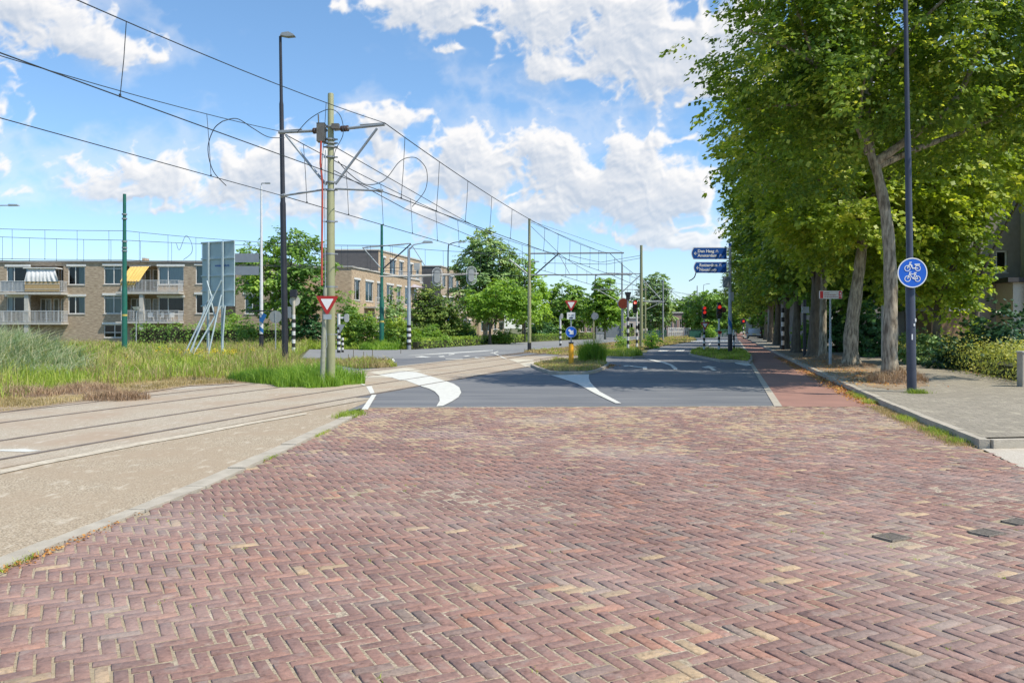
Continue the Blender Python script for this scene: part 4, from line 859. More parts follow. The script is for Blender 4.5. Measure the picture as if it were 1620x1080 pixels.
# -- olive poles with long arms
g3 = tram_pole('olive catenary pole with one long arm over the tracks, by the far carriageway kerb', X(837.5, 55.5), 55.5, 9, .18, M_opole, [(0, .125), (Z(450, 55.5), .12), (Z(448, 55.5), .10), (Z(346, 55.5), .085)], 'olive catenary poles')
b = MB(); b.cyl(0, 0, 0, Z(542, 55.5), .13, 14); b.build('dark_foot', M_blk, g3); bs = (X(837.5, 55.5), 55.5, 0)
Y1, Y2 = 55.5, 54.2
barW(g3, (838, 401, Y1), (987, 400, Y2), .055, M_grey, 'bracket_arm', bs); barW(g3, (838, 442, Y1), (884, 401, Y1), .045, M_blk, 'strut', bs); barW(g3, (838, 435, Y1), (1000, 434, Y2), .05, M_grey, 'lower_arm', bs)
barW(g3, (838, 436, Y1), (806, 410, Y1), .045, M_galv, 'strut', bs); barW(g3, (984, 401, Y2), (984, 434, Y2), .02, M_grey, 'dropper', bs); barW(g3, (884, 402, Y1), (901, 433, Y1), .02, M_grey, 'hanger', bs); barW(g3, (840, 358, Y1), (886, 402, 55), .015, M_wire, 'stay', bs)
g4 = tram_pole('stout olive catenary pole beside the red arrow signal on the median', X(1014.5, 66), 66, 8, .2, M_opole, [(0, .145), (Z(480, 66), .13), (Z(388, 66), .105)], 'olive catenary poles'); bs = (X(1014.5, 66), 66, 0)
barW(g4, (1014, 434, 66), (978, 468, 66), .04, M_grey, 'strut', bs); barW(g4, (1014, 433, 66), (960, 432, 66), .04, M_grey, 'bracket_arm', bs); barW(g4, (1015, 440, 66), (1045, 473, 66), .04, M_galv, 'strut', bs); barW(g4, (1015, 476, 66), (1046, 476, 66), .04, M_galv, 'lower_arm', bs)
def vpole(label, px, Y, pyt, arms, m=M_opole, r=.11):
    r_ = thing('tram_pole', label, 'tram pole', (X(px, Y), Y, 0), 0, 'olive catenary poles'); b = MB(); b.tube([(0, 0, 0), (0, 0, Z(pyt, Y))], [r, r * .8], 10); b.build('mast', m, r_); bs = (X(px, Y), Y, 0)
    for (w, yt, yb) in arms:
        barW(r_, (px, yt, Y), (px + w, yt, Y), .04, M_grey, 'bracket_arm', bs); barW(r_, (px, yb, Y), (px + w * .85, yt, Y), .04, M_grey, 'strut', bs)
    return r_
vpole('grey catenary pole behind the brown round signal disc', 984, 93, 415, [(-46, 458, 480), (40, 458, 480)], M_grey)
vpole('slim olive catenary pole just right of the stout one', 1021, 100, 447, [(-20, 458, 480), (30, 478, 490)])
vpole('dark footed catenary pole in front of the far pink row house', 1049, 105, 444, [(18, 457, 480), (-28, 476, 458)], M_grey)
vpole('distant catenary pole with V shaped brackets left of the guide signs', 1103, 160, 452, [(16, 466, 480), (-18, 466, 480)], M_grey)
vpole('farthest catenary pole, half hidden behind the guide sign mast', 1150, 190, 462, [(-12, 470, 482)], M_grey)
# ---- signals and signs in the middle distance
def head(par, x, z, y=0, lit=0, s=1.0, back=False, names=('signal_head',), n=3, arrow=False):
    b = MB(); h = .3 * s * n; w = .15 * s; b.prism([(x + w * math.cos(a) , z + (h / 2 - w) + w * math.sin(a)) for a in [k * math.pi / 8 for k in range(9)]] + [(x + w * math.cos(a), z - (h / 2 - w) + w * math.sin(a)) for a in [math.pi + k * math.pi / 8 for k in range(9)]], y - .1, y + .1)
    hd = b.build('signal_head', M_blk if not back else M_cab, par)
    if back: return hd
    for k in range(n):
        b = MB(); b.disc(x, z + h / 2 - .15 * s - .3 * s * k, y - .125, .115 * s, .02, 18); b.build('lens', M_redlamp if k < lit else (M_lens if k < 2 else M_lensg), hd)
        b = MB(); q = z + h / 2 - .15 * s - .3 * s * k; b.prism([(x + .125 * s * math.cos(a), q + .125 * s * math.sin(a)) for a in [k2 * math.pi / 8 for k2 in range(9)]] + [(x + .14 * s * math.cos(a), q + .14 * s * math.sin(a)) for a in [math.pi - k2 * math.pi / 8 for k2 in range(9)]], y - .24, y - .1); b.build('visor', M_blk, hd)
    return hd
def post(r_, z, rr, n=9, zb=0, first=0, rest=None, ztop=None):
    b = MB(); b.bands(0, 0, zb, z, rr, n, 12, first); o = b.build('banded_post', M_bw, r_)
    if ztop: b = MB(); b.cyl(0, 0, z, ztop, rr * .85, 12); b.build('upper_post', rest or M_grey, r_)
    return o
def sig(label, px, Y, cat='traffic light', name='traffic_signal', grp=None, base=0): return thing(name, label, cat, (X(px, Y), Y, base), 0, grp)
s = sig('banded signal post with black hood and white disc, in the grass by the black lamp', 464.5, 47); post(s, Z(498, 47), .10, 10, ztop=Z(470, 47), rest=mat('cream_post', (.5, .46, .36), (.4, .37, .3), 4, .7))
b = MB(); b.box(-.18, .18, -.15, .15, Z(470, 47), Z(458, 47)); b.build('hood', M_blk, s); b = MB(); b.disc(.03, Z(476, 47), .12, .30, .03); b.build('disc_back', mat('pale_disc', (.52, .52, .47), (.44, .44, .4), 3, .6), s); b = MB(); b.box(-.42, -.14, -.1, .12, Z(503, 47), Z(485, 47)); b.build('box', M_slate, s)
s = sig('white painted mast with blue bands and a black foot, holding two grey guide sign backs', 413.5, 56, 'signpost', 'guide_signpost')
b = MB(); b.cyl(0, 0, Z(500, 56), Z(295, 56), .12, 14, r1=.06); b.cyl(0, 0, Z(528, 56), Z(500, 56), .13, 14); b.build('mast', mat('mast_white', (.70, .70, .70), (.58, .58, .58), 4, .5), s)
b = MB(); b.cyl(0, 0, 0, Z(530, 56), .15, 14); b.build('foot', M_blk, s)
def helix(b, r, z0, z1, turns, wdt, n=40):
    vs = []
    for k in range(n + 1):
        a = 2 * math.pi * turns * k / n; z = z0 + (z1 - z0) * k / n
        vs += [(r * math.cos(a), r * math.sin(a), z), (r * math.cos(a), r * math.sin(a), z + wdt)]
    b.add(vs, [(2 * k, 2 * k + 2, 2 * k + 3, 2 * k + 1) for k in range(n)], 0, True)
b = MB(); helix(b, .136, Z(528, 56), Z(505, 56), -1.5, .3); b.build('blue_band', mat('band_blue', (.02, .13, .36), (.015, .1, .3), 3, .5), s)
b = MB(); b.box(.02, .3, -.19, -.17, Z(510, 56), Z(496, 56), rot=Matrix.Rotation(.5, 3, 'Y')); b.build('torn_blue_sheet', MATS['band_blue'], s)
b = MB(); b.tube([(0, 0, Z(293, 56)), (.02, 0, Z(290, 56)), (.45, 0, Z(290, 56))], .035, 8); b.box(.25, .6, -.08, .08, Z(291, 56), Z(289, 56)); b.build('lamp_arm', M_grey, s)
for a, c in ((401, 415), (421, 435)):
    b = MB(); b.box(X(371, 56) - X(413.5, 56), -.16, -.02, .02, Z(c, 56), Z(a, 56)); o = b.build('guide_sign', mat('sign_back_grey', (.24, .27, .31), (.20, .22, .26), 2, .5), s)
    b = MB(); b.box(-.16, 0, -.03, .03, Z(a + 3, 56) - .05, Z(a + 3, 56)).box(-.16, 0, -.03, .03, Z(c - 3, 56), Z(c - 3, 56) + .05); b.build('clamp', M_grey, s)
b = MB(); b.box(X(391, 56) - X(413.5, 56), X(432, 56) - X(413.5, 56), -.22, -.18, Z(493, 56), Z(491, 56)); b.build('crossbar', M_blk, s)
s = sig('grey back of a small round sign on a thin post in the tall grass', 436, 50, 'road sign', 'round_sign'); b = MB(); b.cyl(0, 0, 0, Z(492, 50), .035, 8); b.build('post', M_galv, s); b = MB(); b.disc(0, Z(501, 50), -.02, .38, .02); b.build('plate', M_grey, s); b = MB(); b.box(-.03, .03, -.05, -.021, Z(508, 50), Z(494, 50)); b.build('clamp', M_galv, s)
# billboard seen from behind
bb = thing('billboard', 'pale blue grey back of a large billboard on steel struts in the grass', 'billboard', (X(345, 46), 46, 0), R(-24))
w, z0, z1 = 1.16, Z(484, 46), Z(382, 46)
M_bbs = mat('billboard_back', (.40, .50, .52), (.32, .41, .44), 1.5, .6); M_bbf = mat('billboard_steel', (.42, .50, .53), (.33, .41, .44), 4, .5)
b = MB(); b.box(-w, w, 0, .06, z0, z1); b.build('panel', M_bbs, bb)
b = MB()
for z in (z1 - .03, z1 - .95, z1 - 1.9, z1 - 2.75, z0 + .02): b.box(-w - .05, w + .05, -.07, -.003, z - .04, z + .03)
b.build('cross_rails', M_bbf, bb)
for x_ in (-.62, .42): b = MB(); b.box(x_ - .06, x_ + .06, -.16, -.073, .0, z1 - .02); b.build('upright', M_bbf, bb)
for (xa, za, ya, xb, zb, yb) in ((-.62, z0 + 1.4, -.2, -.1, z0 + .4, -.35), (.42, z0 + 1.4, -.2, -.2, z0 + .1, -.4), (-.1, z0 + .6, -.3, -.95, 0, -1.6), (.0, z0 + .6, -.3, -.5, 0, -1.7), (-.62, z0 + .3, -.2, -.75, 0, -1.3), (.42, z0, -.2, -.35, 0, -1.6), (.42, z0 + .6, -.2, .42, 0, -1.2), (.6, z0, -.1, .62, 0, -.4), (-.3, z0 + .2, -.2, .15, z0 - .9, -.3)):
    b = MB(); b.tube([(xa, ya, za), (xb, yb, zb)], .045, 6); b.build('strut', M_bbf, bb)
b = MB(); b.box(-1.1, .8, -1.85, -1.2, -.02, .1); b.build('footing', M_conc, bb)
b = MB(); b.text('WAARSERDE.NL', -.22, z0 + 2.2, -.01, .145, bold=.004); b.build('lettering', M_blued, bb)
# signals left of the crossing
s = sig('banded post with white tram signals and a small triangle behind the olive pole', 536, 52); post(s, Z(517, 52), .11, 9, ztop=Z(496, 52), rest=M_cw); head(s, .5, Z(503, 52), 0, back=True, s=.9, n=2); b = MB(); b.box(0, .4, -.03, .03, Z(504, 52), Z(501, 52)); b.build('bracket', M_cw, s); b = MB(); b.prism([(.02, Z(513, 52)), (.42, Z(513, 52)), (.1, Z(527, 52))][::-1], -.12, -.1); b.build('triangle_back', M_grey, s)
s = sig('short banded marker post in the shrubs edge behind the olive pole', 542, 53, 'post', 'marker_post'); post(s, Z(534, 53), .08, 6)
ga = sig('grey signal mast with banded foot and a long arm carrying two signal heads', 647, 60, 'traffic light', 'signal_mast')
post(ga, Z(514, 60), .155, 7, zb=Z(546, 60)); b = MB(); b.cyl(0, 0, 0, Z(546, 60), .16, 12); b.build('foot', M_grey, ga); b = MB(); b.tube([(0, 0, Z(514, 60)), (0, 0, Z(434, 60)), (0, 0, Z(395, 60)), (.35, 0, Z(387, 60)), (1.1, 0, Z(384, 60))], [.14, .12, .08, .05, .04], 12); b.build('mast', mat('mast_grey', (.40, .44, .48), (.33, .37, .40), 4, .5), ga)
b = MB(); b.prism([(.9, Z(384, 60) - .06), (1.75, Z(383, 60) - .05), (1.7, Z(383, 60) + .07), (1.1, Z(383, 60) + .09)][::-1], -.15, .15); b.build('lamp_head', M_galv, ga)
b = MB(); b.tube([(X(600, 60) - X(647, 60), 0, Z(437, 60)), (0, 0, Z(437, 60)), (X(757, 60) - X(647, 60), 0, Z(433, 60))], [.04, .1, .07], 10); b.build('arm', M_conc, ga)
M_plex = bpy.data.materials.new('clear_backboard'); M_plex.use_nodes = True; _b = M_plex.node_tree.nodes['Principled BSDF']; _b.inputs['Base Color'].default_value = (.55, .58, .58, 1); _b.inputs['Alpha'].default_value = .16; _b.inputs['Roughness'].default_value = .3
def stadium(cx_, cz_, w, h, n=10): return [(cx_ + w * math.cos(a), cz_ + (h - w) + w * math.sin(a)) for a in [k * math.pi / n for k in range(n + 1)]] + [(cx_ + w * math.cos(a), cz_ - (h - w) + w * math.sin(a)) for a in [math.pi + k * math.pi / n for k in range(n + 1)]]
for px in (692, 746):
    x_ = X(px, 60) - X(647, 60); zc = Z(438 if px < 700 else 436, 60)
    b = MB(); b.prism(stadium(x_, zc, .20, .45), -.3, -.12); hd = b.build('signal_head', M_cab, ga)
    b = MB(); b.prism(stadium(x_, zc, .37, .68), -.1, -.08); b.build('backboard', M_plex, hd)
    b = MB(); o_ = stadium(x_, zc, .37, .68); i_ = stadium(x_, zc, .34, .65); n = len(o_); b.add([(p[0], -.11, p[1]) for p in o_] + [(p[0], -.11, p[1]) for p in i_], [(k, (k + 1) % n, n + (k + 1) % n, n + k) for k in range(n)]); b.build('rim', M_signw, hd)
b = MB(); b.box(X(655, 60) - X(647, 60), X(664, 60) - X(647, 60), -.05, .05, Z(427, 60), Z(416, 60)); b.build('box', M_cab, ga)
# island bollard with keep right and give way signs
s = sig('yellow bollard with a blue arrow sign and a give way triangle above it', 903.5, 33.5, 'traffic bollard', 'island_bollard', base=.1)
zb = lambda p: Z(p, 33.5) - .1
b = MB(); b.tube([(0, 0, 0), (0, 0, zb(545)), (0, 0, zb(542))], [.105, .10, .085], 16); b.build('bollard', M_yel, s); b = MB(); b.cyl(0, 0, zb(543), zb(541), .11, 16); b.build('cap', M_blk, s)
b = MB(); b.cyl(0, 0.03, zb(542), zb(480), .028, 8); b.build('post', M_galv, s)
b = MB(); b.disc(0, zb(525), -.035, .225, .012); pl = b.build('keep_right_sign', M_blue, s); b = MB(); b.ring(0, zb(525), -.04, .212, .228, .006); b.build('rim', mat('rim_blue_grey', (.4, .5, .65), (.4, .5, .65), 2, .5), pl)
c = zb(525); b = MB(); d = .7071; 
ar = [(-.045, .14), (.045, .14), (.045, 0), (.12, 0), (0, -.15), (-.12, 0), (-.045, 0)]; th = R(45); ar = [(p[0] * math.cos(th) - p[1] * math.sin(th), c + p[0] * math.sin(th) + p[1] * math.cos(th)) for p in ar]
b.prism(ar[::-1], -.042, -.036); b.build('arrow', M_signw, pl)
tri(s, 0, zb(484), .52, -.02); b = MB(); b.box(-.17, .17, -.03, -.015, zb(505), zb(494)); sp = b.build('supplementary_plate', M_signw, s)
b = MB(); b.text('2,5 - 7,5 t', -.12, zb(499), -.032, .06); b.box(-.08, .08, -.034, -.031, zb(503.5), zb(502)); b.build('lettering', M_blk, sp)
# posts beyond
s = sig('banded post with a small white signal head left of the keep right bollard', 886.5, 72); post(s, Z(516, 72), .10, 8, ztop=Z(500, 72), rest=M_cw); head(s, .12, Z(500, 72), 0, back=True, s=.8, n=2)
s = sig('back of a round sign on an olive post on the far median', 941 - 2, 80, 'road sign', 'round_sign'); b = MB(); b.cyl(0, 0, 0, Z(492, 80), .08, 8); b.build('post', M_opole, s); b = MB(); b.disc(.12, Z(500, 80), -.12, .35, .02); b.build('plate', M_slate, s)
s = sig('grey street cabinet on the far pavement', 949, 92, 'street cabinet', 'street_cabinet'); b = MB(); b.box(-.42, .42, -.2, .2, 0, Z(527, 92)); b.build('body', M_cab, s); b = MB(); b.box(-.46, .46, -.24, .24, Z(527, 92), Z(525.5, 92)); b.build('lid', M_grey, s); b = MB(); b.box(-.01, .01, -.21, -.203, .15, Z(528, 92)); b.build('door_gap', M_blk, s)
s = sig('banded signal post with a black hood between the brown disc and the red arrow signal', 993.5, 54); post(s, Z(502, 54), .082, 9, ztop=Z(470, 54)); b = MB(); b.prism([(-.13, Z(468, 54)), (.13, Z(468, 54)), (.2, Z(463, 54)), (.2, Z(462, 54)), (-.2, Z(462, 54)), (-.2, Z(463, 54))], -.12, .12); b.box(-.12, .12, -.1, .1, Z(474, 54), Z(467, 54)); b.build('hood', M_blk, s)
s = sig('round brown warning lamp with white rim on a thin pole by the hooded post', 985.5, 64, 'warning lamp', 'warning_lamp'); b = MB(); b.cyl(0, .02, 0, Z(478, 64), .06, 8); b.build('post', M_grey, s); b = MB(); b.disc(0, Z(480, 64), -.06, .44, .06, 24); q = b.build('back_disc', M_cab, s); b = MB(); b.disc(.02, Z(480, 64), -.12, .39, .06, 24); b.build('lens', mat('brown_lens', (.20, .045, .02), (.14, .03, .015), 2, .35), q)
s = sig('red arrow traffic light on a banded post beside the stout olive pole', 1007.5, 58); post(s, Z(515, 58), .08, 7, ztop=Z(492, 58), rest=M_cw); hd = head(s, -.14, Z(485.5, 58), -.05, lit=1, s=1.02)
b = MB(); b.bar(-.22, Z(479.3, 58), -.06, Z(479.3, 58), .03, -.19).bar(-.22, Z(479.3, 58), -.16, Z(479.3, 58) + .06, .03, -.189).bar(-.22, Z(479.3, 58), -.16, Z(479.3, 58) - .06, .03, -.188); b.build('arrow', mat('arrow_glow', (.9, .5, .4), (.9, .5, .4), 2, .4, emit=((1, .5, .35), 1)), hd)
# right hand island group
s = sig('red traffic light over a small give way triangle on a banded post', 1114, 50.7, base=.1)
zq = lambda p, Y=50.7: Z(p, Y) - .1
post(s, zq(525), .07, 7, first=0, ztop=zq(506)); head(s, 0, zq(494), -.02, lit=2, s=.85); tri(s, .02, zq(516), .56, -.15)
s = sig('red traffic light with black hood and side lamp on a banded post', 1137.5, 50, base=.1); post(s, zq(518, 50), .07, 8, ztop=zq(504, 50), rest=M_cw); head(s, 0, zq(493, 50), -.02, lit=1, s=.95)
b = MB(); b.box(-.1, .1, -.1, .1, zq(484, 50), zq(478, 50)); b.build('hood', M_blk, s); b = MB(); b.disc(.27, zq(490, 50), -.05, .17, .1, 20); q = b.build('side_lamp', M_blk, s); b = MB(); b.disc(.27, zq(490, 50), -.06, .13, .01, 20); b.build('lens', mat('brown_lens', (.2, .045, .02)), q)
b = MB(); b.box(-.09, .12, -.18, -.09, zq(528, 50), zq(524, 50)); b.build('push_button', M_redp, s)
s = sig('short dark post with a white top right of the guide sign mast', 1161, 53, 'post', 'marker_post', base=.1); post(s, 1.35, .06, 4)
gs = sig('grey mast with blue bands and a black foot carrying two blue direction signs', 1155, 47.5, 'guide sign', 'guide_signpost', base=.1); zq2 = lambda p: Z(p, 47.5) - .1; xq = lambda p: X(p, 47.5) - X(1155, 47.5)
b = MB(); b.cyl(0, 0, 0, zq2(528), .125, 14); b.build('foot', M_blk, gs); b = MB(); b.cyl(0, 0, zq2(528), zq2(497), .115, 14); b.cyl(0, 0, zq2(497), zq2(389), .10, 14, r1=.075); b.build('mast', MATS['mast_grey'], gs)
b = MB(); helix(b, .119, zq2(527), zq2(500), -.8, .4); b.build('blue_band', MATS['band_blue'], gs); b = MB(); b.cyl(0, 0, zq2(389), zq2(385), .085, 14); b.build('cap', M_blued, gs)
def guide(x0, x1, zt_, zb_, lines, arrowz):
    w = x1 - x0; P_ = [(x0 + .12, zb_), (x1, zb_), (x1, zt_), (x0 + .12, zt_)] + [(x0 + .12 - .12 * math.sin(a), zt_ + (zb_ - zt_) * (a / math.pi)) for a in [math.pi * k / 8 for k in range(1, 8)]]
    b = MB(); b.prism(P_, -.14, -.10); o = b.build('guide_sign', M_signw, gs); c = ((x0 + x1) / 2, (zt_ + zb_) / 2)
    b = MB(); b.prism([(c[0] + (p[0] - c[0]) * .965, c[1] + (p[1] - c[1]) * .90) for p in P_], -.146, -.14); b.build('blue_field', M_blued, o)
    b = MB()
    for (tx, x_, z_) in lines: b.text(tx, x_, z_, -.150, .235, bold=.008)
    b.build('lettering', M_signw, o)
    b = MB()
    ax_, az_ = x0 + .16, arrowz; b.bar(ax_, az_, ax_ + .18, az_, .035, -.152).bar(ax_, az_, ax_ + .09, az_ + .09, .035, -.153).bar(ax_, az_, ax_ + .09, az_ - .09, .035, -.154); b.build('arrow', M_signw, o)
    return o
def mway(o, x, z):      # motorway pictogram beside a place name
    b = MB(); b.bar(x, z, x + .045, z + .15, .022, -.152).bar(x + .14, z, x + .095, z + .15, .022, -.152).bar(x + .01, z + .11, x + .13, z + .11, .02, -.1525).bar(x + .07, z, x + .07, z + .05, .014, -.152).bar(x + .07, z + .07, x + .07, z + .10, .014, -.152); b.build('motorway_symbol', M_signw, o)
x0, x1 = xq(1093), xq(1149)
o = guide(x0, x1, zq2(391.5), zq2(410.5), (('Den Haag', x0 + .36, zq2(399.7)), ('Amsterdam', x0 + .36, zq2(406.6))), zq2(401.2)); mway(o, x0 + 1.40, zq2(399.7)); mway(o, x0 + 1.62, zq2(406.6))
x0 = xq(1096.5); o = guide(x0, x1, zq2(414.5), zq2(432), (('Rotterdam', x0 + .33, zq2(421.8)), ('Nootdorp', x0 + .33, zq2(428.8))), zq2(424)); mway(o, x0 + 1.46, zq2(421.8))
for p in (393, 409, 417, 430): b = MB(); b.box(xq(1148), 0, -.1, -.05, zq2(p) - .03, zq2(p) + .03); b.build('clamp', M_grey, gs)
b = MB(); b.tube(catmull([(xq(1100), -.12, zq2(432)), (xq(1098), -.14, zq2(438)), (xq(1094), -.15, zq2(442)), (xq(1089), -.16, zq2(444.5))]), .03, 6); b.build('torn_edge_strip', M_blk, gs)
b = MB(); b.box(xq(1143.5), xq(1151), -.25, .05, zq2(454.5), zq2(438)); b.build('small_box', M_slate, gs); b = MB(); b.box(.0, .17, -.16, -.09, zq2(476), zq2(462)); b.build('plate', M_galv, gs)
# far signals and posts
s = sig('small red warning light above the road at the far end, left of the car', 1176, 120); post(s, Z(514, 120), .09, 7); b = MB(); b.disc(.0, Z(508, 120), -.05, .42, .08, 20); q = b.build('disc', M_blk, s); b = MB(); b.disc(.02, Z(508, 120), -.08, .16, .02, 14); b.build('lens', M_redlamp, q)
for px, Y, pt_, lab in ((1216, 84, 480, 'slim dark post on the pavement between the far tree trunks'), (1231, 70, 500, 'black post beside a trunk, second of the posts along the tree row')):
    s = sig(lab, px, Y, 'post', 'marker_post', base=.12); b = MB(); b.cyl(0, 0, 0, Z(pt_, Y), .09, 10); b.build('post', M_blk if px > 1220 else M_grey, s); b = MB(); b.cyl(0, 0, Z(pt_, Y), Z(pt_, Y) + .04, .1, 10); b.build('cap', M_blk, s)
s = sig('banded post among the tree trunks by the pavement', 1238.5, 55, 'post', 'marker_post', base=.12); post(s, Z(490, 55), .1, 9)
s = sig('black pole with a grey box facing the road between two trunks', 1273, 42, 'post', 'signal_pole', base=.12); b = MB(); b.cyl(0, 0, 0, Z(474, 42) - .12, .085, 10); b.build('post', M_blk, s); b = MB(); b.box(-.2, .14, -.25, -.1, Z(499, 42), Z(489, 42)); b.build('box', M_cab, s)
s = sig('red and white direction sign on a thin galvanised post under the trees', 1313.5, 32.8, 'guide sign', 'direction_sign', base=.12); zz = lambda p: Z(p, 32.8) - .12; xx_ = lambda p: X(p, 32.8) - X(1313.5, 32.8)
b = MB(); b.tube([(0, 0, 0), (0, 0, zz(536)), (0, 0, zz(535)), (0, 0, zz(462))], [.06, .058, .038, .035], 10); b.build('post', M_galv, s)
b = MB(); b.box(xx_(1295), xx_(1331), -.09, -.05, zz(472.5), zz(460)); pl = b.build('panel', M_signw, s); b = MB(); b.box(xx_(1296), xx_(1301), -.094, -.09, zz(472), zz(460.8)); b.build('red_field', mat('bright_red', (.72, .03, .03), (.66, .025, .025), 3, .4), pl); b = MB(); b.box(xx_(1325.5), xx_(1330), -.094, -.09, zz(472), zz(460.8)); b.build('red_field', MATS['bright_red'], pl)
b = MB()
for k, n_ in enumerate((3.4, 8.5, 10)):     # the three illegible lines of red lettering
    x_ = xx_(1303); z_ = zz(463.3 + 3.1 * k); rr = random.Random(k)
    while x_ < xx_(1303) + n_ * .054: w_ = rr.uniform(.02, .05); b.box(x_, x_ + w_, -.093, -.0905, z_ - .012, z_ + rr.uniform(.005, .018)); x_ += w_ + .012
b.build('lettering', M_redp, pl)
b = MB(); b.ring(xx_(1327.8) - .03, zz(468.7), -.099, .022, .032, .004, 12).ring(xx_(1327.8) + .03, zz(468.7), -.099, .022, .032, .004, 12).box(xx_(1327.8) - .02, xx_(1327.8) + .02, -.099, -.095, zz(466.5), zz(462.6)); b.build('cycle_symbol', M_signw, pl)
# round blue sign with moped and bicycle
rs = thing('cycle_path_sign', 'round blue sign with a white moped above a white bicycle, fixed to the dark lamp', 'road sign', (X(1442.5, 18.75), 18.72, Z(431.5, 18.75)))
q = 18.75 / F; b = MB(); b.disc(0, 0, 0, 23.3 * q, .012, 48); pl = b.build('plate', M_blue, rs); b = MB(); b.ring(0, 0, -.004, 22.0 * q, 23.6 * q, .006, 48); b.build('rim', M_signw, rs)
u_ = lambda x, y: ((x / 13.5 + 1400 - 1442.5) * q, (431.5 - (390 + y / 13.5)) * -q * -1)
def sb(b, x0, y0, x1, y1, w, k): a = u_(x0, y0); c = u_(x1, y1); b.bar(a[0], a[1], c[0], c[1], w * q / 13.5, -.008 - k * .0004, .006)
b = MB(); k = 0
for (cxx, cyy, r0, r1) in ((463, 468, 50, 64), (685, 465, 48, 62)): a = u_(cxx, cyy); b.ring(a[0], a[1], -.008, r0 * q / 13.5, r1 * q / 13.5, .006, 24)
for l in ((463, 468, 520, 360, 20), (505, 345, 552, 338, 20), (520, 370, 575, 465, 22), (565, 465, 690, 465, 20), (540, 390, 560, 425, 34), (615, 385, 728, 382, 26), (440, 410, 500, 420, 16), (640, 395, 650, 420, 14)): k += 1; sb(b, *l, k)
b.build('moped_symbol', M_signw, pl)
b = MB(); k = 0
for (cxx, cyy, r0, r1) in ((467, 690, 52, 66), (682, 690, 50, 64)): a = u_(cxx, cyy); b.ring(a[0], a[1], -.008, r0 * q / 13.5, r1 * q / 13.5, .006, 24)
for l in ((467, 690, 520, 560, 18), (500, 552, 550, 548, 16), (515, 592, 625, 590, 16), (520, 605, 585, 690, 16), (585, 690, 682, 690, 14), (625, 590, 590, 690, 16), (620, 565, 682, 690, 14), (600, 562, 660, 560, 18)): k += 1; sb(b, *l, k)
b.build('bicycle_symbol', M_signw, pl)
b = MB(); b.box(-.12, .12, .014, .06, -.12, -.08).box(-.12, .12, .014, .06, .08, .12); b.build('clamp', M_galv, rs)
# white pole between the trees, concrete posts at the edge
s = sig('pale square post between the two nearest tree trunks', 1399.5, 38, 'post', 'fence_post', base=.12); b = MB(); b.box(-.11, .11, -.11, .11, 0, Z(482, 38) - .12); b.build('post', M_conc, s); b = MB(); b.box(-.12, .12, -.12, .12, Z(482, 38) - .12, Z(475, 38) - .12); b.build('cap', M_blk, s)
s = sig('grey concrete post cut by the right edge of the photo, at the hedge end', 1619, 20.6, 'post', 'gate_post', base=.1); b = MB(); b.box(-.09, .3, -.12, .12, 0, Z(556, 20.6) - .12); b.build('post', M_kerb, s); b = MB(); b.box(-.11, .32, -.14, .14, Z(556, 20.6) - .12, Z(554, 20.6) - .12); b.build('cap', M_conc, s)
# small stakes on the verge island
for k, (px, py, h) in enumerate(((551, 568, 8), (559, 567, 14), (575, 570, 14), (589, 571, 18), (634, 559, 6))):
    p = G(px, py); o = MB().tube([(0, 0, 0), (.01, 0, p[1] / F * h)], .02, 6).build('stake', mat('old_wood', (.22, .19, .13), (.15, .13, .09), 5, .9)); o.location = (p[0], p[1], 0); tag(o, ['short wooden stake left end of the dry verge', 'wooden stake beside the short one on the dry verge', 'middle wooden stake on the dry verge', 'tallest wooden stake at the right of the dry verge', 'tiny stake by the green pole on the kerb'][k], 'stake', 'stakes on the dry verge')
# green railings, boxes and white fence in the distance
def fence(name, label, a, c, h, step, m, cat='fence', rails=2):
    a = Vector((*a, 0)); c = Vector((*c, 0)); r_ = thing(name, label, cat, a); d = c - a; n = max(2, int(d.length / step)); ang_ = math.atan2(d.y, d.x); r_.rotation_euler = (0, 0, ang_); Ln = d.length
    for k in range(n + 1): b = MB(); b.box(Ln * k / n - .05, Ln * k / n + .05, -.05, .05, 0, h); b.build('post', m, r_)
    b = MB()
    for q_ in range(rails): z = h * (1 - .42 * q_) - .06; b.box(0, Ln, -.03, .03, z - .05, z + .03)
    b.build('rails', m, r_)
    b = MB()
    for k in range(int(Ln / .3)): b.box(k * .3, k * .3 + .05, -.012, .012, .1, h - .1)
    b.build('bars', m, r_); return r_
M_grf = mat('green_fence', (.03, .12, .09), (.02, .09, .07), 3, .5)
fence('green_railing', 'dark green railing along the tracks left of the far signals', (X(1020, 100), 104), (X(1062, 130), 134), 1.2, 3, M_grf); fence('green_railing', 'dark green railing across the far end behind the right island', (X(1095, 135), 135), (X(1165, 150), 150), 1.3, 3, M_grf)
fence('white_fence', 'white picket fence in front of the far pink row house', (X(1057, 140), 140), (X(1092, 155), 155), 1.6, 1.4, M_wht)
s = sig('dark green utility cabinet at the far median end', 1099, 130, 'street cabinet', 'utility_cabinet'); b = MB(); b.box(-.9, .9, -.4, .4, 0, 1.2); b.build('body', M_grf, s); b = MB(); b.box(-.95, .95, -.45, .45, 1.2, 1.27); b.build('lid', M_blk, s)
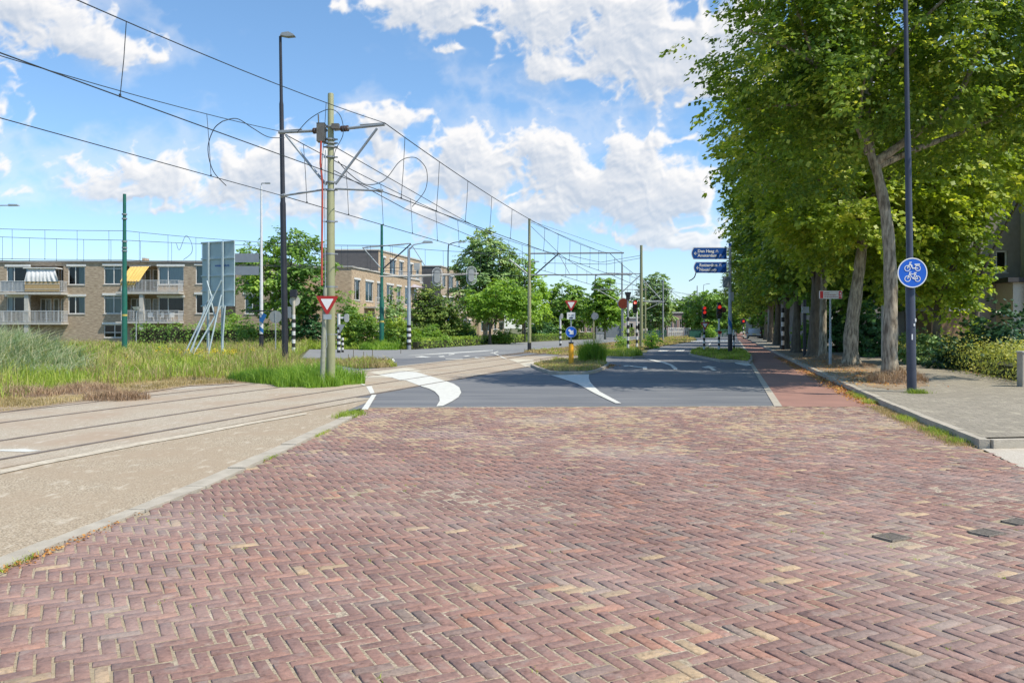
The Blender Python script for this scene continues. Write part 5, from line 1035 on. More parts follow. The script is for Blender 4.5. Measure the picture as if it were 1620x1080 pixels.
# car
car = thing('car', 'silver grey hatchback seen from behind, far down the road under the trees', 'car', (X(1193.5, 112), 112, 0), R(-14)); w = .88
M_carp = mat('silver_car_paint', (.62, .62, .65), (.57, .57, .60), 2, .25, metal=.3)
prof = [(0, .35), (.02, .85), (.12, .98), (.35, 1.42), (.7, 1.5), (2.3, 1.48), (3.0, 1.0), (4.0, .85), (4.2, .6), (4.2, .3), (0, .3)]
b = MB(); n = len(prof)
def wid(z): return w if z < .95 else w - (z - .95) * .32
vs = [(-wid(z), y, z) for y, z in prof] + [(wid(z), y, z) for y, z in prof]; b.add(vs, [tuple(range(n)), tuple(range(2 * n - 1, n - 1, -1))] + [(i, (i + 1) % n, (i + 1) % n + n, i + n) for i in range(n)]); b.build('body', M_carp, car)
b = MB(); b.add([(-.62, .135, 1.0), (.62, .135, 1.0), (.55, .33, 1.38), (-.55, .33, 1.38)], [(0, 1, 2, 3)]); b.build('rear_window', M_blk, car)
for s_ in (-1, 1):
    b = MB(); b.box(s_ * .86 - .13, s_ * .86 + .01, -.03, .12, .78, .98); b.build('tail_light', M_redp, car); b = MB(); b.add([(s_ * .885, .5, 1.0), (s_ * .885, 2.6, 1.0), (s_ * .76, 2.2, 1.4), (s_ * .76, .65, 1.4)], [(0, 1, 2, 3)]); b.build('side_window', M_blk, car)
    for y in (.75, 3.4): b = MB(); b.tube([(s_ * .70, y, .31), (s_ * .9, y, .31)], .31, 18); wh = b.build('wheel', M_blk, car); b = MB(); b.tube([(s_ * .88, y, .31), (s_ * .91, y, .31)], .19, 14); b.build('rim', M_galv, wh)
b = MB(); b.box(-.84, .84, -.05, .1, .32, .52); b.build('bumper', M_blk, car); b = MB(); b.box(-.26, .26, -.02, -.0, .62, .73); b.build('number_plate', mat('plate_yellow', (.6, .45, .05), (.55, .4, .05), 2, .5), car)
c2 = dup(car, (X(1207, 118) + .3, 118, 0), R(-14), 'dark parked car beside the tree trunk, right of the silver hatchback')
for ch in c2.children:
    if ch.name.startswith('body'): ch.data = ch.data.copy(); ch.data.materials[0] = mat('dark_car_paint', (.05, .055, .07), (.04, .045, .055), 2, .25, metal=.4)
# parked bicycles by the hedge under the trees
# ---- overhead wires
def wirespan(label, A, B, sagm, A2, B2, n, rw=.011, group='overhead wires over the tracks', sag2=.03, name='overhead_wire'):
    r_ = thing(name, label, 'overhead wire', A2, 0, group); o = Vector(A2); A, B, A2, B2 = map(Vector, (A, B, A2, B2))
    def cur(P, Q, s, t): p = P.lerp(Q, t); p.z -= 4 * s * t * (1 - t); return p - o
    b = MB(); b.tube([cur(A, B, sagm, k / 24) for k in range(25)], rw, 6); b.build('messenger_wire', M_wire, r_)
    b = MB(); b.tube([cur(A2, B2, sag2, k / 12) for k in range(13)], rw * 1.1, 6); b.build('contact_wire', M_wire, r_)
    for k in range(n):
        t = (k + .5) / n; p = cur(A, B, sagm, t); q = cur(A2, B2, sag2, t)
        b = MB(); b.tube([p, p.lerp(q, .5) + Vector((.01, 0, 0)), q], rw * .7, 5); b.tube([q + Vector((0, 0, .04)), q - Vector((0, 0, .01))], rw * 1.9, 5); b.build('dropper', M_wire, r_)
    return r_
P0 = Vector((PXm, PYm, 0)); Rr = P0 + TD * 1.62; Lr = P0 - TD * 1.62; back = Vector((-8.9, -30.5, 0))
V3 = lambda v, z: (v.x, v.y, z)
zm = zt + .1
wirespan('near span over the right track, leaving the frame at the top left', V3(Rr, zm), V3(Rr + back, zm), .80, V3(P0 + TD * 1.5, zl_), V3(P0 + TD * 1.5 + back, zl_), 5, .010)
wirespan('near span over the left track, leaving the frame at the left edge', V3(Lr, zm), V3(Lr + back, zm - .1), .85, V3(P0 - TD * 1.5, zl_), V3(P0 - TD * 1.5 + back, zl_), 5, .010)
A_ = lambda p: W(*p)
e1, e2 = A_((965, 401, 54.4)), A_((885, 402, 55.2)); f1, f2 = A_((965, 434, 54.4)), A_((885, 435, 55.2))
wirespan('long span over the right track from the olive pole to the long armed pole', V3(Rr, zm), e1, .55, V3(P0 + TD * 1.5, zl_), f1, 13, .013)
wirespan('long span over the left track from the olive pole to the long armed pole', V3(Lr, zm), e2, .5, V3(P0 - TD * 1.5, zl_), f2, 13, .013)
d3 = Vector((11.0, 40, 0))
for (a, c, lb) in ((e1, f1, 'right'), (e2, f2, 'left')):
    wirespan('far span over the %s track beyond the long armed pole' % lb, a, a + d3, .6, c, c + d3, 10, .017); wirespan('farthest span over the %s track towards the road end' % lb, a + d3, a + d3 * 2.4, .5, c + d3, c + d3 * 2.4, 8, .022)
# the line turning off to the left in front of the flats
wirespan('upper wire line before the flats from the left edge to the green pole', W(-60, 360, 51), W(197, 365, 53), .05, W(-60, 408, 51), W(197, 411, 53), 5, .015, 'wires in front of the flats')
wirespan('second wire line crossing in front of the flats to the green pole', W(-60, 372, 54), W(197, 380, 53.5), .05, W(-60, 411, 54), W(197, 414, 53.5), 6, .015, 'wires in front of the flats')
wirespan('upper wire line from the left green pole to the right green pole', W(197, 365, 53), W(604, 388, 61), .25, W(197, 411, 53), W(604, 428, 61), 10, .015, 'wires in front of the flats')
wirespan('second wire line from the left green pole to the far green pole arm', W(197, 380, 53.5), W(640, 388, 61.2), .2, W(197, 414, 53.5), W(640, 424, 61.2), 10, .015, 'wires in front of the flats')
wirespan('wire line from the right green pole to the long armed pole', W(604, 388, 61), W(838, 401, 55.6), .15, W(604, 428, 61), W(838, 437, 55.6), 8, .015, 'wires in front of the flats')
def wire(label, pts, r=.012, g='single stay and feeder wires'): o = MB().tube([Vector(p) for p in pts], r, 6).build('stay_wire', M_wire); return tag(o, label, 'overhead wire', g)
wire('upper feeder wire from the long armed pole top to the arm end', [W(840, 350, 55.5), W(985, 399, 66)]); wire('lower feeder wire from the long armed pole top to the arm', [W(840, 352, 55.5), W(955, 400, 62)])
wire('feeder wire from the olive pole across to the tracks', [Vector((PXm + .1, PYm, Z(232, PYm))), W(700, 330, 31), W(838, 405, 55.5)], .012)
wire('lower feeder wire from the olive pole middle to the long armed pole', [Vector((PXm + .1, PYm, Z(270, PYm))), W(640, 330, 26), W(838, 412, 55.5)], .012)
wire('slack wire between the stout olive pole and the long arm, upper', [W(1014, 404, 66), W(950, 415, 60), W(900, 404, 56)], .016); wire('slack wire between the stout olive pole and the long arm, lower', [W(1014, 408, 66), W(960, 418, 60), W(860, 416, 56)], .016)
for k, (a, c) in enumerate((((1049, 476, 105), (1150, 470, 190)), ((1021, 450, 100), (1103, 466, 160)), ((985, 432, 66), (1103, 470, 160)))): wire('distant wire strand %s the far catenary poles' % ('between', 'linking the upper arms of', 'running long above')[k], [W(*a), W((a[0] + c[0]) / 2, (a[1] + c[1]) / 2 + 4, (a[2] + c[2]) / 2), W(*c)], .02)
loop('feeder_loop', 'large round cable loop on the wires left of the black lamp', [W(352, 192, 17.6), W(338, 205, 17.7), W(329, 235, 17.8), W(337, 270, 18), W(358, 294, 18.2)], .010, group='cable loops on the wires')
loop('feeder_loop', 'cable arch from the left bracket arm over the left wires', [W(352, 192, 17.6), W(375, 188, 18), W(400, 203, 19), W(425, 217, 20), W(450, 218, 22)], .010, group='cable loops on the wires')
loop('feeder_loop', 'large cable loop hanging right of the olive pole from the messenger wire', [Vector((PXm + .2, PYm, Z(255, PYm))), W(553, 275, 23), W(580, 292, 24), W(608, 285, 25), W(632, 256, 26), W(650, 249, 27), W(663, 253, 27.5), W(675, 270, 28), W(673, 300, 28), W(652, 327, 27)], .012, group='cable loops on the wires')
loop('feeder_loop', 'cable arch over the top of the olive pole', [Vector((PXm - .9, PYm - .1, Z(211, PYm))), Vector((PXm - .5, PYm - .2, Z(190, PYm))), Vector((PXm, PYm - .25, Z(177, PYm))), Vector((PXm + .3, PYm - .2, Z(186, PYm))), Vector((PXm + .38, PYm - .2, Z(215, PYm))), Vector((PXm + .15, PYm - .2, Z(245, PYm))), Vector((PXm + .12, PYm - .2, Z(285, PYm)))], .010, group='cable loops on the wires')
loop('feeder_loop', 'M shaped slack cable on the wires above the flats beside the billboard', [W(279, 385, 53), W(284, 395, 53), W(294, 373, 53), W(303, 385, 53), W(303, 400, 53), W(290, 411, 53)], .014, group='cable loops on the wires')
for k, (px, Y) in enumerate(((541, 0), (549, 0), (553, 0))): pass
# ================================================================== TREES AND PLANTS
L_lind = leafmat('linden_leaf', (0.0825, 0.152, 0.025), (0.22, 0.315, 0.045), (0.528, 0.567, 0.12), .42, .45, .7)
L_lindy = leafmat('linden_leaf_light', (0.143, 0.227, 0.03), (0.319, 0.412, 0.05), (0.528, 0.556, 0.1), .42, .45, .6)
L_dark = leafmat('dark_leaf', (0.0403, 0.111, 0.0443), (0.0906, 0.202, 0.0706), (0.161, 0.302, 0.101), .2, .35, .6)
L_mid = leafmat('mid_green_leaf', (0.109, 0.216, 0.0524), (0.231, 0.385, 0.0733), (0.407, 0.554, 0.126), .32, .5, .3)
L_grey = leafmat('grey_green_leaf', (0.146, 0.25, 0.0912), (0.292, 0.425, 0.156), (0.555, 0.644, 0.287), .25, .5, .3)
L_light = leafmat('light_green_leaf', (0.149, 0.273, 0.0407), (0.281, 0.444, 0.0651), (0.412, 0.581, 0.114), .38, .5, .3)
L_hedge = leafmat('hedge_leaf', (0.116, 0.223, 0.0372), (0.279, 0.402, 0.0558), (0.465, 0.535, 0.093), .28, .5, .5)
L_laur = leafmat('laurel_leaf', (.022, .06, .03), (.05, .12, .055), (.12, .20, .10), .12, .28, .8)
L_yel = leafmat('dry_hedge_leaf', (.22, .26, .06), (.42, .44, .12), (.58, .54, .22), .35, .6, .8)
M_bark = mat('linden_bark', (.46, .39, .29), (.13, .105, .075), 14, .95, 1.0, 30, stretch=(1, 1, .22), detail=8, contrast=1.7)
M_bark2 = mat('dark_bark', (.20, .16, .115), (.08, .065, .05), 9, .95, 1.0, 26, stretch=(1, 1, .22), detail=8)
def limb(b, pts, r0, r1, seg=10, rng_=None, flare=0):
    P = catmull(pts, 5); n = len(P); rr = []
    for k in range(n):
        t = k / (n - 1); r = r0 + (r1 - r0) * t
        if flare: r += flare * math.exp(-P[k].z / .22)
        if rng_: r *= 1 + .05 * math.sin(k * 1.7 + r0 * 40) + rng_.uniform(-.03, .03)
        rr.append(r)
    b.tube(P, rr, seg)
def tree(name, label, x, y, z0, trunk, r0, clumps, ns, nl, lsize, leaf, seed, bark=None, branches=7, group=None, sl=.9, sw=.45, inner=.45, droop=.25, flare=.14, up=.8, mound=False, cat='tree', keep=None, gap=0):
    rg = np.random.default_rng(seed); rr = random.Random(seed)
    r_ = thing(name, label, cat, (x, y, z0), 0, group)
    b = MB(); limb(b, trunk, r0, r0 * .5, 14, rr, flare); top = Vector(trunk[-1]); n = len(trunk)
    for k in range(branches):
        c = clumps[k % len(clumps)]; e = Vector(c[:3]) + Vector((rr.uniform(-.5, .5) * c[3], rr.uniform(-.5, .5) * c[4], rr.uniform(-.1, .6) * c[5]))
        s = Vector(trunk[-1]).lerp(Vector(trunk[-2]), rr.uniform(0, .9)); m1 = s.lerp(e, .45) + Vector((rr.uniform(-.3, .3), rr.uniform(-.3, .3), rr.uniform(.0, .5))) * (r0 * 3)
        limb(b, [s, m1, e], r0 * .34, r0 * .06, 7)
        for q in range(3):
            e2 = e + Vector((rr.uniform(-1, 1) * c[3], rr.uniform(-1, 1) * c[4], rr.uniform(-.5, .8) * c[5])) * .6; limb(b, [m1.lerp(e, .4), m1.lerp(e2, .8), e2], r0 * .14, r0 * .03, 5)
    b.build('trunk', bark or M_bark, r_)
    P, Nn, A = sprays(clumps, ns, nl, rg, sl, sw, inner, droop, up)
    k = P[:, 2] > .15
    if keep: k &= keep(P)
    if gap: ga_ = np.sin(P[:, 0] * 2.3 + seed) * np.sin(P[:, 1] * 2.0 + 1.3 * seed) + np.sin(P[:, 2] * 2.9 + P[:, 0] * .8) * .8 + np.sin(P[:, 0] * 4.1 + P[:, 2] * 3.3) * .3; k &= (ga_ > gap)
    P, Nn, A = P[k], Nn[k], A[k]
    leaves('crown', P, Nn, lsize * (.7 + .6 * rg.random(len(P))), leaf, r_, rg, ax=A)
    return r_
# nearest linden: clumps relative to its base
GT = 'lindens in a row along the pavement'
T1x, T1y = X(1408, 22.1), 22.1
c1 = [(-2.6, 0, 8.9, 2.3, 2.6, 1.6), (-1.9, 1.5, 7.0, 2.1, 2.4, 1.4), (-2.2, -.5, 11.2, 2.2, 2.4, 1.8), (0, -.5, 9.6, 3.2, 3, 2.0), (0, .8, 12.5, 3.4, 3.2, 2.2), (3.0, 0, 9.6, 3.0, 3, 1.9), (2.4, 2, 7.6, 2.4, 2.4, 1.4), (3.8, .5, 12.0, 3, 3, 2.2), (-.8, -1.8, 7.5, 2.2, 2.0, 1.1), (-1.2, 2.4, 9, 2.6, 2.4, 1.8), (5.3, .5, 8.3, 2.2, 2.4, 1.6)]
t1 = tree('linden_tree', 'nearest linden with a grey forked trunk, beside the tall dark lamp', T1x, T1y, .1,
     [(0, 0, 0), (.0, 0, .8), (X(1408, 22.1) * 0 + .02, 0, 2.5), (-.07, 0, 4.2), (-.3, .05, 5.6), (-.52, .1, 6.3)], .215, c1, 3300, 36, .128, L_lind, 1, branches=0, group=GT, sl=.8, sw=.42, flare=.12, droop=.28, keep=lambda P: ~((P[:, 1] + T1y < 19.4) & (np.abs(P[:, 0] + T1x - 9.0) < 1.3)), gap=-.55)
b = MB(); rr = random.Random(4)
for pts, a, c in (([(-.5, .1, 6.2), (-1.0, 0, 7.2), (-2.2, -.2, 8.6), (-3.8, 0, 9.5)], .14, .03), ([(-.5, .1, 6.2), (-.5, .3, 7.6), (-.2, .4, 9.5), (0, .5, 12.5)], .14, .04), ([(-.42, .08, 5.9), (.5, -.2, 6.6), (1.5, -.5, 7.5), (2.3, -.4, 9.2), (3.2, 0, 11)], .13, .03), ([(-.42, .08, 5.8), (1.2, .5, 6.5), (3, 1, 7.2), (5, .6, 8.2)], .11, .03),
                  ([(-1.3, 0, 7.5), (-2.4, .8, 7.7), (-3.4, 1.6, 7.8)], .06, .02), ([(-.4, .3, 8.4), (.6, -.8, 9.6), (1.6, -1.4, 10.5)], .07, .02), ([(-.8, 0, 6.9), (-1.2, -1, 7.4), (-1.6, -2.2, 7.6)], .06, .015), ([(-2.0, -.2, 8.4), (-2.8, -.6, 10), (-3.4, -.6, 11.6)], .06, .02)):
    limb(b, pts, a, c, 9, rr)
b.build('branches', M_bark, t1)
# the second, darker linden and the rest of the row
c2 = [(-2.6, 0, 7.9, 2.4, 2.6, 1.5), (-1.3, -1.3, 5.5, 1.9, 2.0, 1.1), (-2.6, 0, 10, 2.6, 2.6, 1.8), (.2, 0, 8, 3, 3, 2), (.2, 0, 11, 3.2, 3.2, 2.2), (3, 0, 7.6, 2.8, 3, 1.8), (2.6, 0, 10.4, 2.8, 2.8, 2), (2, 2, 5.6, 2.6, 2.4, 1.3), (-.6, 2.2, 5.6, 2.6, 2.2, 1.3), (0, -1.8, 5.8, 2.4, 1.8, 1.2), (0, 0, 13, 2.4, 2.2, 1.5)]
t2 = tree('linden_tree', 'second linden from the nearest, dark brown trunk leaning right behind the red and white sign', X(1347, 31.5), 31.5, .1,
     [(0, 0, 0), (-.02, 0, 1.2), (.2, 0, 3.0), (.42, 0, 4.8), (.45, 0, 6.5)], .30, c2, 1700, 30, .20, L_lindy, 2, group=GT, sl=1.0, sw=.5, branches=9, gap=-.55)
c3 = [(-1.7, 0, 8.0, 2.1, 2.6, 1.4), (-.7, -1.2, 6.0, 1.5, 2.0, 1.0), (-1.9, 0, 10.2, 2.5, 2.6, 1.8), (.2, 0, 8, 3, 3, 2), (.2, 0, 11, 3.0, 3.2, 2.2), (3, 0, 7.6, 2.8, 3, 1.8), (2.6, 0, 10.4, 2.8, 2.8, 2), (2, 2, 5.6, 2.6, 2.4, 1.3), (-.2, 2.2, 5.8, 2.2, 2.2, 1.2), (.4, -2.2, 6, 2.2, 2.0, 1.1), (0, 0, 12.6, 2.4, 2.4, 1.5)]
t3 = tree('linden_tree', 'third linden in the row, broad dark trunk left of the red white sign', X(1288, 41), 41, .1,
     [(0, 0, 0), (.02, 0, 1.2), (.1, 0, 3.0), (.15, 0, 5)], .36, c3, 1500, 28, .23, L_lind, 3, group=GT, sl=1.0, sw=.5, branches=9, bark=M_bark2, gap=-.6)
rr = random.Random(9)
names = ['fourth linden in the row, behind the black pole with the grey box', 'fifth linden of the pavement row, beside the banded post', 'sixth linden of the pavement row, past the banded post', 'seventh linden of the pavement row, behind the slim posts', 'eighth linden of the row, just before the dark parked car', 'linden standing right beside the dark parked car', 'linden beyond the parked cars at the far end of the row', 'farthest linden that can be told apart at the road end']
for k, (px, Y) in enumerate(((1259, 48.5), (1242, 58), (1229, 70), (1219, 83), (1212, 97), (1206, 114), (1199, 134), (1192, 160))):
    f_ = (.84, .9, .93)[min(k, 2)]; o = dup(t3, (X(px, Y), Y, .1), rr.uniform(-.4, .4) + (3.0 if k % 2 and k > 3 else 0), names[k], (f_, .85, rr.uniform(.84, .95)))
thin = tree('young_tree', 'slim pale trunked young tree standing directly behind the red and white signpost', X(1302, 38), 38, .1, [(0, 0, 0), (0, 0, 1.5), (.03, 0, 3.5), (.05, 0, 4.6)], .2, [(0, 0, 6, 1.6, 1.6, 1.5)], 200, 24, .2, L_lindy, 12, branches=3, flare=.05)
# garden trees behind the pavement hedge
tree('garden_tree', 'light leafed garden tree whose low crown hangs right of the tall lamp', X(1478, 33), 33, 0, [(0, 0, 0), (.1, 0, 1.5), (.2, 0, 3.5)], .2, [(-1.6, 0, 4.2, 1.8, 1.8, 1.1), (.0, -.3, 5.5, 1.7, 2, 1.4), (.6, 0, 3.9, 1.1, 1.6, 1.2), (0, 0, 8, 2.6, 2.4, 2), (2.6, 0, 8.6, 2.0, 2.4, 1.6), (.9, .5, 2.9, .8, 1.2, 1.0)], 900, 30, .17, L_lindy, 21, bark=M_bark2, branches=6, sl=.7)
tree('garden_tree', 'dark garden tree filling the gap behind the two nearest lindens', X(1415, 47), 47, 0, [(0, 0, 0), (0, 0, 2), (.1, 0, 4)], .25, [(-2.4, 0, 4.8, 2.6, 2, 2.0), (1.6, 0, 5, 2.8, 2, 2.2), (0, 0, 8.5, 4, 2.6, 2.6), (-4.6, 0, 6, 2.4, 2, 2.2)], 1000, 24, .26, L_mid, 22, bark=M_bark2, branches=6)
tree('garden_tree', 'tall garden tree above the grey house at the right edge', X(1600, 38), 41, 0, [(0, 0, 0), (0, 0, 3), (.1, 0, 6)], .28, [(-1.4, -2, 9.2, 2.4, 2, 1.5), (2, -1, 10.0, 3, 2, 2), (-3.4, 0, 10, 3, 2.6, 2.4), (1, 0, 12, 4, 3, 2.6)], 1000, 26, .22, L_lindy, 23, bark=M_bark2, branches=6)
tree('garden_tree', 'dense garden tree behind the third linden, closing the view between the trunks', X(1335, 56), 56, 0, [(0, 0, 0), (0, 0, 3), (.1, 0, 6)], .3, [(-2, 0, 6, 3.4, 2.4, 2.4), (2.5, 0, 7, 3.6, 2.6, 2.6), (0, 0, 10, 4.6, 3, 3)], 900, 24, .30, L_mid, 24, bark=M_bark2, branches=5)
# ---- trees in the middle distance
tree('spreading_tree', 'spreading tree with an airy layered crown behind the tall black lamp', X(452, 66), 66, 0, [(0, 0, 0), (.1, 0, 2), (0, 0, 4.4)], .28, [(-1.9, 0, 7.3, 1.7, 1.8, .85), (.6, 0, 8.4, 1.9, 1.8, .85), (2.2, 0, 6.6, 1.4, 1.6, .9), (-.6, -.6, 5.6, 2.2, 1.6, .85), (1.6, -.5, 4.6, 1.9, 1.6, .9), (-2.3, 0, 5.2, 1.3, 1.4, .7), (0, 0, 3.3, 2.2, 1.8, .9)], 560, 26, .24, L_mid, 31, branches=9, droop=.15, flare=.03)
tree('conifer_tree', 'broad dark yellow green conifer beside the small blue round sign', X(684, 77), 77, 0, [(0, 0, 0), (0, 0, 1.5), (0, 0, 4)], .16, [(0, 0, 1.2, 2.2, 2, 1.0), (0, 0, 2.4, 1.9, 1.8, .9), (0, 0, 3.6, 1.4, 1.3, .9), (-.2, 0, 4.6, .8, .8, .8), (1.2, 0, 3, 1.0, 1, .7)], 480, 26, .20, leafmat('conifer_leaf', (0.0652, 0.131, 0.0232), (0.167, 0.242, 0.0388), (0.317, 0.372, 0.062), .15, .6, .6), 32, branches=0, droop=-.1, flare=.02)
tree('poplar_tree', 'tallest grey green tree of the middle distance, left of the long armed pole', X(768, 92), 92, 0, [(0, 0, 0), (0, 0, 3), (.1, 0, 7)], .3, [(-.3, 0, 10.8, 1.5, 1.6, 1.8), (-1.6, 0, 8.6, 1.7, 1.8, 1.8), (1.6, 0, 9.0, 1.7, 1.8, 1.9), (0, 0, 7, 2.8, 2.2, 2.0), (-1.9, 0, 5.4, 1.7, 1.8, 1.5), (1.8, 0, 5.6, 1.8, 1.8, 1.7), (0, 0, 4.0, 2.2, 1.8, 1.2), (2.6, 0, 7.4, 1.2, 1.2, 1.2)], 1000, 28, .26, L_grey, 33, branches=8, flare=.03)
tree('maple_tree', 'bright light green rounded tree with a forked dark trunk, in front of the poplar', X(775, 78), 78, 0, [(0, 0, 0), (0, 0, 1.2), (.05, 0, 2.2)], .17, [(1.2, 0, 5.0, 1.7, 1.6, 1.1), (-.9, 0, 4.2, 1.2, 1.3, .9), (2.6, 0, 4.2, 1.5, 1.4, 1.1), (1.0, 0, 3.5, 2.0, 1.5, .8), (3.6, 0, 3.5, 1.0, 1.2, .8)], 420, 26, .22, L_light, 34, bark=M_bark2, branches=7, flare=.02)
tree('ash_tree', 'tall light green tree directly behind the long armed pole', X(828, 96), 96, 0, [(0, 0, 0), (0, 0, 2), (0, 0, 5)], .22, [(-.3, 0, 8.0, 1.5, 1.4, 1.6), (1.2, 0, 6, 1.7, 1.5, 1.5), (-.9, 0, 5, 1.7, 1.5, 1.5), (.8, 0, 3.4, 1.9, 1.5, 1.2)], 420, 26, .26, L_light, 35, branches=6, flare=.02)
tree('oak_tree', 'round dark green tree behind the give way sign of the island', X(899, 118), 118, 0, [(0, 0, 0), (0, 0, 2), (0, 0, 4)], .25, [(-.5, 0, 6.2, 2.4, 2, 1.9), (1.2, 0, 5, 2, 2, 1.7), (-1.6, 0, 4.2, 1.8, 1.8, 1.4), (.4, 0, 3, 2.4, 2, 1.0)], 520, 26, .32, L_mid, 36, branches=6, flare=.02)
tree('young_linden', 'yellow green young tree on a clear stem left of the brown warning disc', X(957, 112), 112, 0, [(0, 0, 0), (0, 0, 1.4), (0, 0, 3)], .16, [(0, 0, 7, 1.3, 1.4, 1.5), (-.5, 0, 5, 1.9, 1.7, 1.4), (1.0, 0, 4.6, 1.5, 1.5, 1.5), (-1.6, 0, 3.8, 1.2, 1.2, .9), (.3, 0, 3.0, 1.9, 1.6, .9)], 420, 26, .3, L_light, 37, branches=6, flare=.02)
tree('dense_tree', 'dense dark green oval tree behind the stout olive pole', X(1036, 128), 128, 0, [(0, 0, 0), (0, 0, 2), (0, 0, 5)], .24, [(0, 0, 8.2, 1.8, 1.8, 1.6), (-.6, 0, 6, 2.2, 2, 1.8), (1.0, 0, 5.4, 2.0, 2, 1.8), (0, 0, 3.2, 2.3, 2, 1.3)], 560, 26, .32, L_grey, 38, branches=6, flare=.02)
far0 = tree('far_tree', 'rounded far tree at the left end of the distant tree line, behind the flats', X(640, 150), 150, 0, [(0, 0, 0), (0, 0, 3), (0, 0, 6)], .3, [(0, 0, 9, 3.2, 3, 2.2), (-2, 0, 6, 2.8, 2.6, 2.2), (2.2, 0, 6, 2.8, 2.6, 2.2), (0, 0, 3, 3.6, 3, 2)], 420, 24, .5, L_mid, 41, branches=4, group='distant trees closing the view', flare=.02)
rr = random.Random(17)
far = [(660, 150, .9, 'second tree rising above the dark clad roof storey'), (868, 170, .62, 'low far tree left of the round dark green tree'), (920, 165, .6, 'low far tree between the oak and the young yellow green tree'), (975, 190, .7, 'far tree behind the blue grey shed'), (1005, 200, .6, 'far tree between the two olive poles'), (1075, 215, .85, 'far tree behind the dark roofed house'),
       (1092, 190, .85, 'light far tree left of the V bracket pole'), (1108, 165, .75, 'far tree directly behind the V bracket pole'), (1122, 150, .72, 'far tree behind the leftmost right island signal'), (1136, 185, .85, 'far tree behind the middle banded signal post'), (1152, 175, .82, 'far tree behind the guide sign mast'), (1168, 205, 1.0, 'far tree at the left side of the vanishing road'), (1182, 260, 1.2, 'tree closing the road behind the red warning light'), (1198, 230, 1.1, 'far tree behind the silver hatchback'), (1215, 150, .9, 'tree behind the pavement at the far row end'), (1240, 110, .8, 'tree filling the gap behind the sixth linden'), (1268, 85, .8, 'tree filling the gap behind the black pole')]
for px, Y, s, lab in far: dup(far0, (X(px, Y), Y, 0), rr.uniform(0, 6.28), lab, (s, s, s * rr.uniform(.9, 1.05)))
# ---- shrubs and hedges
def shrub(label, px, Y, pytop, wpx, leaf, seed, pybase=None, dens=1.0, name='shrub', ls=.16, group=None, depth=1.6, z0=0, lumps=6, cat='shrub'):
    rg = np.random.default_rng(seed); rr = random.Random(seed); h = Z(pytop, Y) - z0; w = wpx / F * Y / 2; r_ = thing(name, label, cat, (X(px, Y), Y, z0), 0, group); cl = []
    for k in range(lumps):
        rx_ = w * rr.uniform(.38, .58); cxx = rr.uniform(-w + rx_, w - rx_); top = h * (rr.uniform(.72, 1) if k else 1) * (1 - .25 * abs(cxx) / w); rz_ = top * .5
        cl.append((cxx if k else rr.uniform(-.2, .2) * w, rr.uniform(-.4, .4) * depth, top - rz_, rx_, depth * .6, rz_))
    b = MB()
    for k in range(4): c = cl[k % len(cl)]; b.tube([(rr.uniform(-.15, .15), rr.uniform(-.1, .1), -.05), (c[0] * .5, c[1] * .5, c[2] * .6), (c[0], c[1], c[2] + c[5] * .4)], [.05, .035, .01], 6)
    b.build('stems', M_bark2, r_)
    n = int(dens * 22 * w * h / (ls * ls) / 22 * 1.6) + 30; P, Nn, A = sprays(cl, n, 16, rg, .35 * min(1, h / 2) + .1, .22, .55, .1, .5, .3); k = P[:, 2] > .02; P, Nn, A = P[k], Nn[k], A[k]
    leaves('foliage', P, Nn, ls * (.7 + .6 * rg.random(len(P))), leaf, r_, rg, ax=A); return r_
def hedge(label, pts, h, w, leaf, seed, ls=.10, dens=1.0, z0=0, rough=.05, name='hedge', group=None, fill=True):
    """clipped hedge along a line: woody core and leaf shell"""
    rg = np.random.default_rng(seed); r_ = thing(name, label, 'hedge', (pts[0][0], pts[0][1], z0), 0, group); o = Vector((pts[0][0], pts[0][1], 0)); core = MB(); PP = []; NN = []
    for a, c in zip(pts[:-1], pts[1:]):
        a = Vector((*a, 0)) - o; c = Vector((*c, 0)) - o; d = c - a; Ln = d.length; u = d.normalized(); nn = Vector((-u.y, u.x, 0))
        if fill: cw = w / 2 - .12 - rough * .8; core.slab([a + nn * cw, a - nn * cw, c - nn * cw, c + nn * cw][::-1], .05, h - .14 - rough * 1.4)
        n = int(dens * Ln * (2 * h + w) / (ls * ls) * 1.25); s = rg.random(n) * Ln; q = rg.random(n) * (2 * h + w)
        side = np.where(q < h, -1, np.where(q < 2 * h, 1, 0)); zz = np.where(q < h, q, np.where(q < 2 * h, q - h, h)); off = np.where(side == 0, (q - 2 * h) - w / 2, side * w / 2)
        wob = .5 * np.sin(s * 2.1) + .5 * np.sin(s * 5.3 + 1); dz = wob * rough * (zz / h); off = off + rg.normal(size=n) * rough + wob * rough * 1.3 * side; zz = np.clip(zz + dz + rg.normal(size=n) * rough * .8, .02, None)
        U = np.array(u); Q = np.array(nn); P = np.array(a) + U * s[:, None] + Q * off[:, None]; P[:, 2] = zz
        Nn = Q * side[:, None] + np.array([0, 0, 1.]) * np.where(side == 0, 1, .35)[:, None] + rg.normal(size=(n, 3)) * .5; PP.append(P); NN.append(Nn)
    if fill: core.build('branches', mat('hedge_core', (.05, .05, .025), (.03, .035, .015), 5, .95), r_)
    P = np.concatenate(PP); Nn = np.concatenate(NN); leaves('foliage', P, Nn, ls * (.7 + .6 * rg.random(len(P))), leaf, r_, rg); return r_
hedge('dark green hedge in front of the ground floor of the flats', [(X(212, 73), 73), (X(300, 73), 73.3), (X(392, 72), 72), (X(470, 71), 71)], 1.75, 1.2, L_mid, 51, .15, .8, rough=.16)
hedge('low clipped hedge with yellow patches along the far carriageway', [(X(656, 61), 61.3), (X(760, 78), 78), (X(860, 104), 104), (X(985, 140), 140)], .75, .7, L_hedge, 52, .12, .8, rough=.06)
